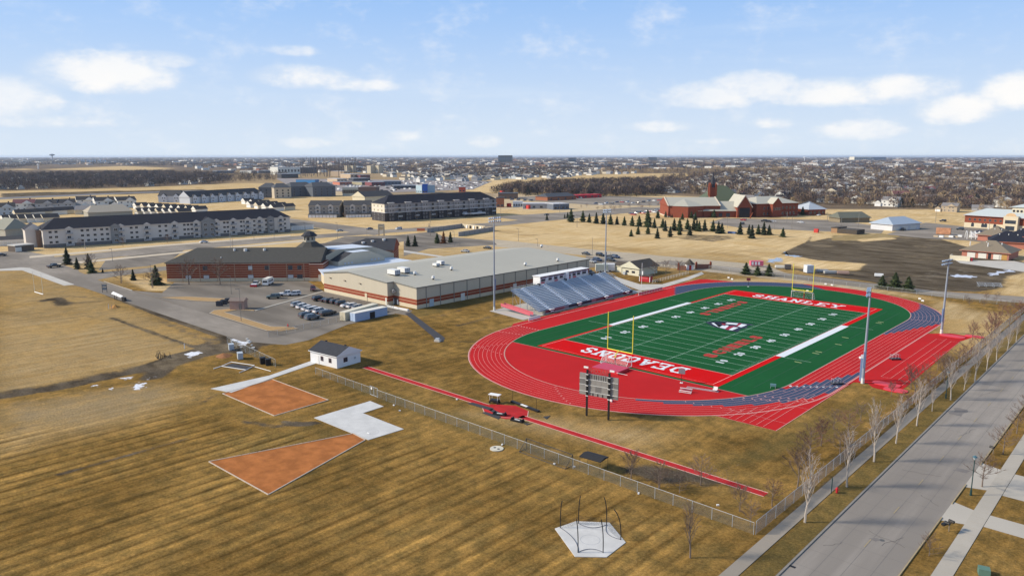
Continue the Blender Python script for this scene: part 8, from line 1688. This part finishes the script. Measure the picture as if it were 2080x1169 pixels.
suburb([(850, 358), (1010, 352), (1160, 350), (1150, 362), (1010, 366), (900, 370), (830, 368)], 90, .8, 43, ('estate above the dry mound',), [.45, .1, .1, .25, .1], [.5, .35, .05, .1, 0, 0], mind=16)
suburb([(1340, 392), (1500, 394), (1450, 372), (1350, 372)], 16, .6, 44, ('between the wood and the church',), [.5, .1, .1, .2, .1], [.3, .2, .1, .3, 0, .1])
for k, (x, y, kd, wm, rm, rz, lab) in enumerate(((1810, 419, 'villa', 0, 3, 0, 'big white gabled house at the suburb edge'), (1742, 412, 'villa', 0, 3, 90, 'white house left of the big gabled one'), (1684, 411, 'split', 3, 0, 0, 'grey white house above the parish annex'), (1585, 400, 'villa', 4, 5, 30, 'pale blue steep roofed house above the parish school'), (1556, 392, 'villa', 1, 3, 0, 'cream two-storey house behind the church'), (1520, 408, 'split', 3, 3, 0, 'grey low house behind the church'), (1995, 428, 'ranch', 3, 3, 10, 'long grey house behind the brick clinic'), (2015, 396, 'villa', 0, 3, 0, 'white house on the rise at right'), (1930, 430, 'villa', 2, 3, 0, 'tan house behind the trees left of the clinic'), (2060, 420, 'villa', 0, 1, 0, 'white house right above the clinic lantern'))):
    X, Y_ = a2(x, y); house(kd, wm, rm, (X, Y_, 0), R(rz), lab, 'houses at the near edge of the suburb', True, .95 if k else 1.15)
# town beyond: pale boxes in the haze, far too many to single out
rg = np.random.default_rng(77); tb = [MB() for _ in range(5)]; tm = [M('town_white', (.62, .61, .58), .8), M('town_tan', (.46, .36, .27), .8), M('town_slate', (.10, .12, .16), .8), M('town_grey', (.32, .33, .35), .8), M('town_rust', (.34, .17, .12), .8)]
for (x, y) in sample([(-500, 350), (-500, 321), (2600, 321), (2600, 347), (1400, 346), (800, 350), (450, 352), (380, 342), (100, 338)], 1900, 1.25, 78):
    if 90 < x < 360 and 335 < y: continue
    X, Y_ = a2(x, y); s_ = (350-y)/30; w_ = rg.uniform(12, 30)*(1+s_*1.6)*(3 if rg.random() < .10 else 1); d_ = rg.uniform(12, 30); h_ = rg.uniform(5, 9)*(1+.35*s_); k = int(rg.choice(5, p=[.44, .18, .16, .17, .05])); an = rg.choice([0, PI/2]); 
    if an: w_, d_ = d_, w_
    tb[k].box(X-w_/2, X+w_/2, Y_-d_/2, Y_+d_/2, 0, h_)
for q, m_ in zip(tb, tm): q.obj('distant_town', m_)['kind'] = 'stuff'
# houses too far and too many to single out, each a walled box with a pitched roof
rg = np.random.default_rng(91); hb = [MB() for _ in range(4)]; hmats = [[walls[0], roofs[0]], [walls[0], roofs[3]], [walls[1], roofs[2]], [walls[3], roofs[5]]]
for (x, y) in sample([(1340, 390), (1480, 380), (1640, 385), (2200, 392), (2200, 346), (1640, 346), (1440, 356)], 520, 1.3, 92)+sample([(0, 386), (440, 374), (440, 358), (0, 358)], 50, 1, 93)+sample([(850, 370), (1150, 358), (1300, 352), (1150, 346), (700, 346)], 260, 1.2, 94):
    X, Y_ = a2(x, y); k = int(rg.choice(4, p=[.4, .25, .15, .2])); w_, d_ = (rg.uniform(12, 17), rg.uniform(9, 12))[::int(rg.choice([1, -1]))]; h_ = rg.uniform(3, 6)
    hb[k].box(X-w_/2, X+w_/2, Y_-d_/2, Y_+d_/2, 0, h_, 0); hb[k].gable(X-w_/2, X+w_/2, Y_-d_/2, Y_+d_/2, h_, 2.6, 'x' if w_ > d_ else 'y', .5, .2, 1, 0)
for q, m_ in zip(hb, hmats): q.obj('distant_houses', m_)['kind'] = 'stuff'
# parked cars of the far commercial lots: a glitter of small boxes
q = [MB(), MB(), MB()]
for (x, y) in sample([(600, 366), (1000, 370), (960, 384), (780, 390), (640, 384)], 300, .5, 80):
    X, Y_ = a2(x, y); q[int(rg.integers(0, 3))].box(X-2.3, X+2.3, Y_-.9, Y_+.9, .15, 1.4)
for a, m_ in zip(q, (white, black, MATS['paint_silver'])): a.obj('distant_cars', m_)['kind'] = 'stuff'
q = MB(); rg = np.random.default_rng(5)
for i in range(260):
    x, y = a2(rg.uniform(1270, 1500), rg.uniform(945, 990)); q.cyl((x, y, 0), (x+rg.uniform(-.4, .4), y+rg.uniform(-.4, .4), rg.uniform(.05, .3)), .03, .01, 3)
q.obj('mulch_sticks', bark)['kind'] = 'stuff'

# labels that would repeat are told apart by their order from the left
def single(group_stems):
    D = {}
    for o_ in bpy.data.objects:
        if o_.parent is None and o_.get('label') and any(o_.name.startswith(s_) for s_ in group_stems): D.setdefault(o_['label'], []).append(o_)
    for lab, L_ in D.items():
        if len(L_) > 1:
            L_.sort(key=lambda o_: px(o_.location)[0])
            for i, o_ in enumerate(L_): o_['label'] = lab+', '+nth(i+1)+' from left'
single(['lamp_post', 'ornamental_tree', 'house', 'conifer', 'bare_tree', 'poplar', 'rubble', 'bare_shrub', 'track_marker', 'sandbag'])
# ------------------------------------------------------------------ air
HAZE = 3.6e-5
q = MB().box(-45000, 45000, -45000, 45000, -1.2, 62); hz = M('haze_air', (.5, .5, .5)); hz.node_tree.nodes.clear(); hn = NT(hz.node_tree); pv = hn.node('ShaderNodeVolumePrincipled'); pv.inputs['Color'].default_value = (.66, .80, 1, 1); pv.inputs['Density'].default_value = HAZE; pv.inputs['Anisotropy'].default_value = .3
ho = hn.node('ShaderNodeOutputMaterial'); hz.node_tree.links.new(pv.outputs[0], ho.inputs['Volume']); o_ = q.obj('haze', hz); o_['kind'] = 'stuff'
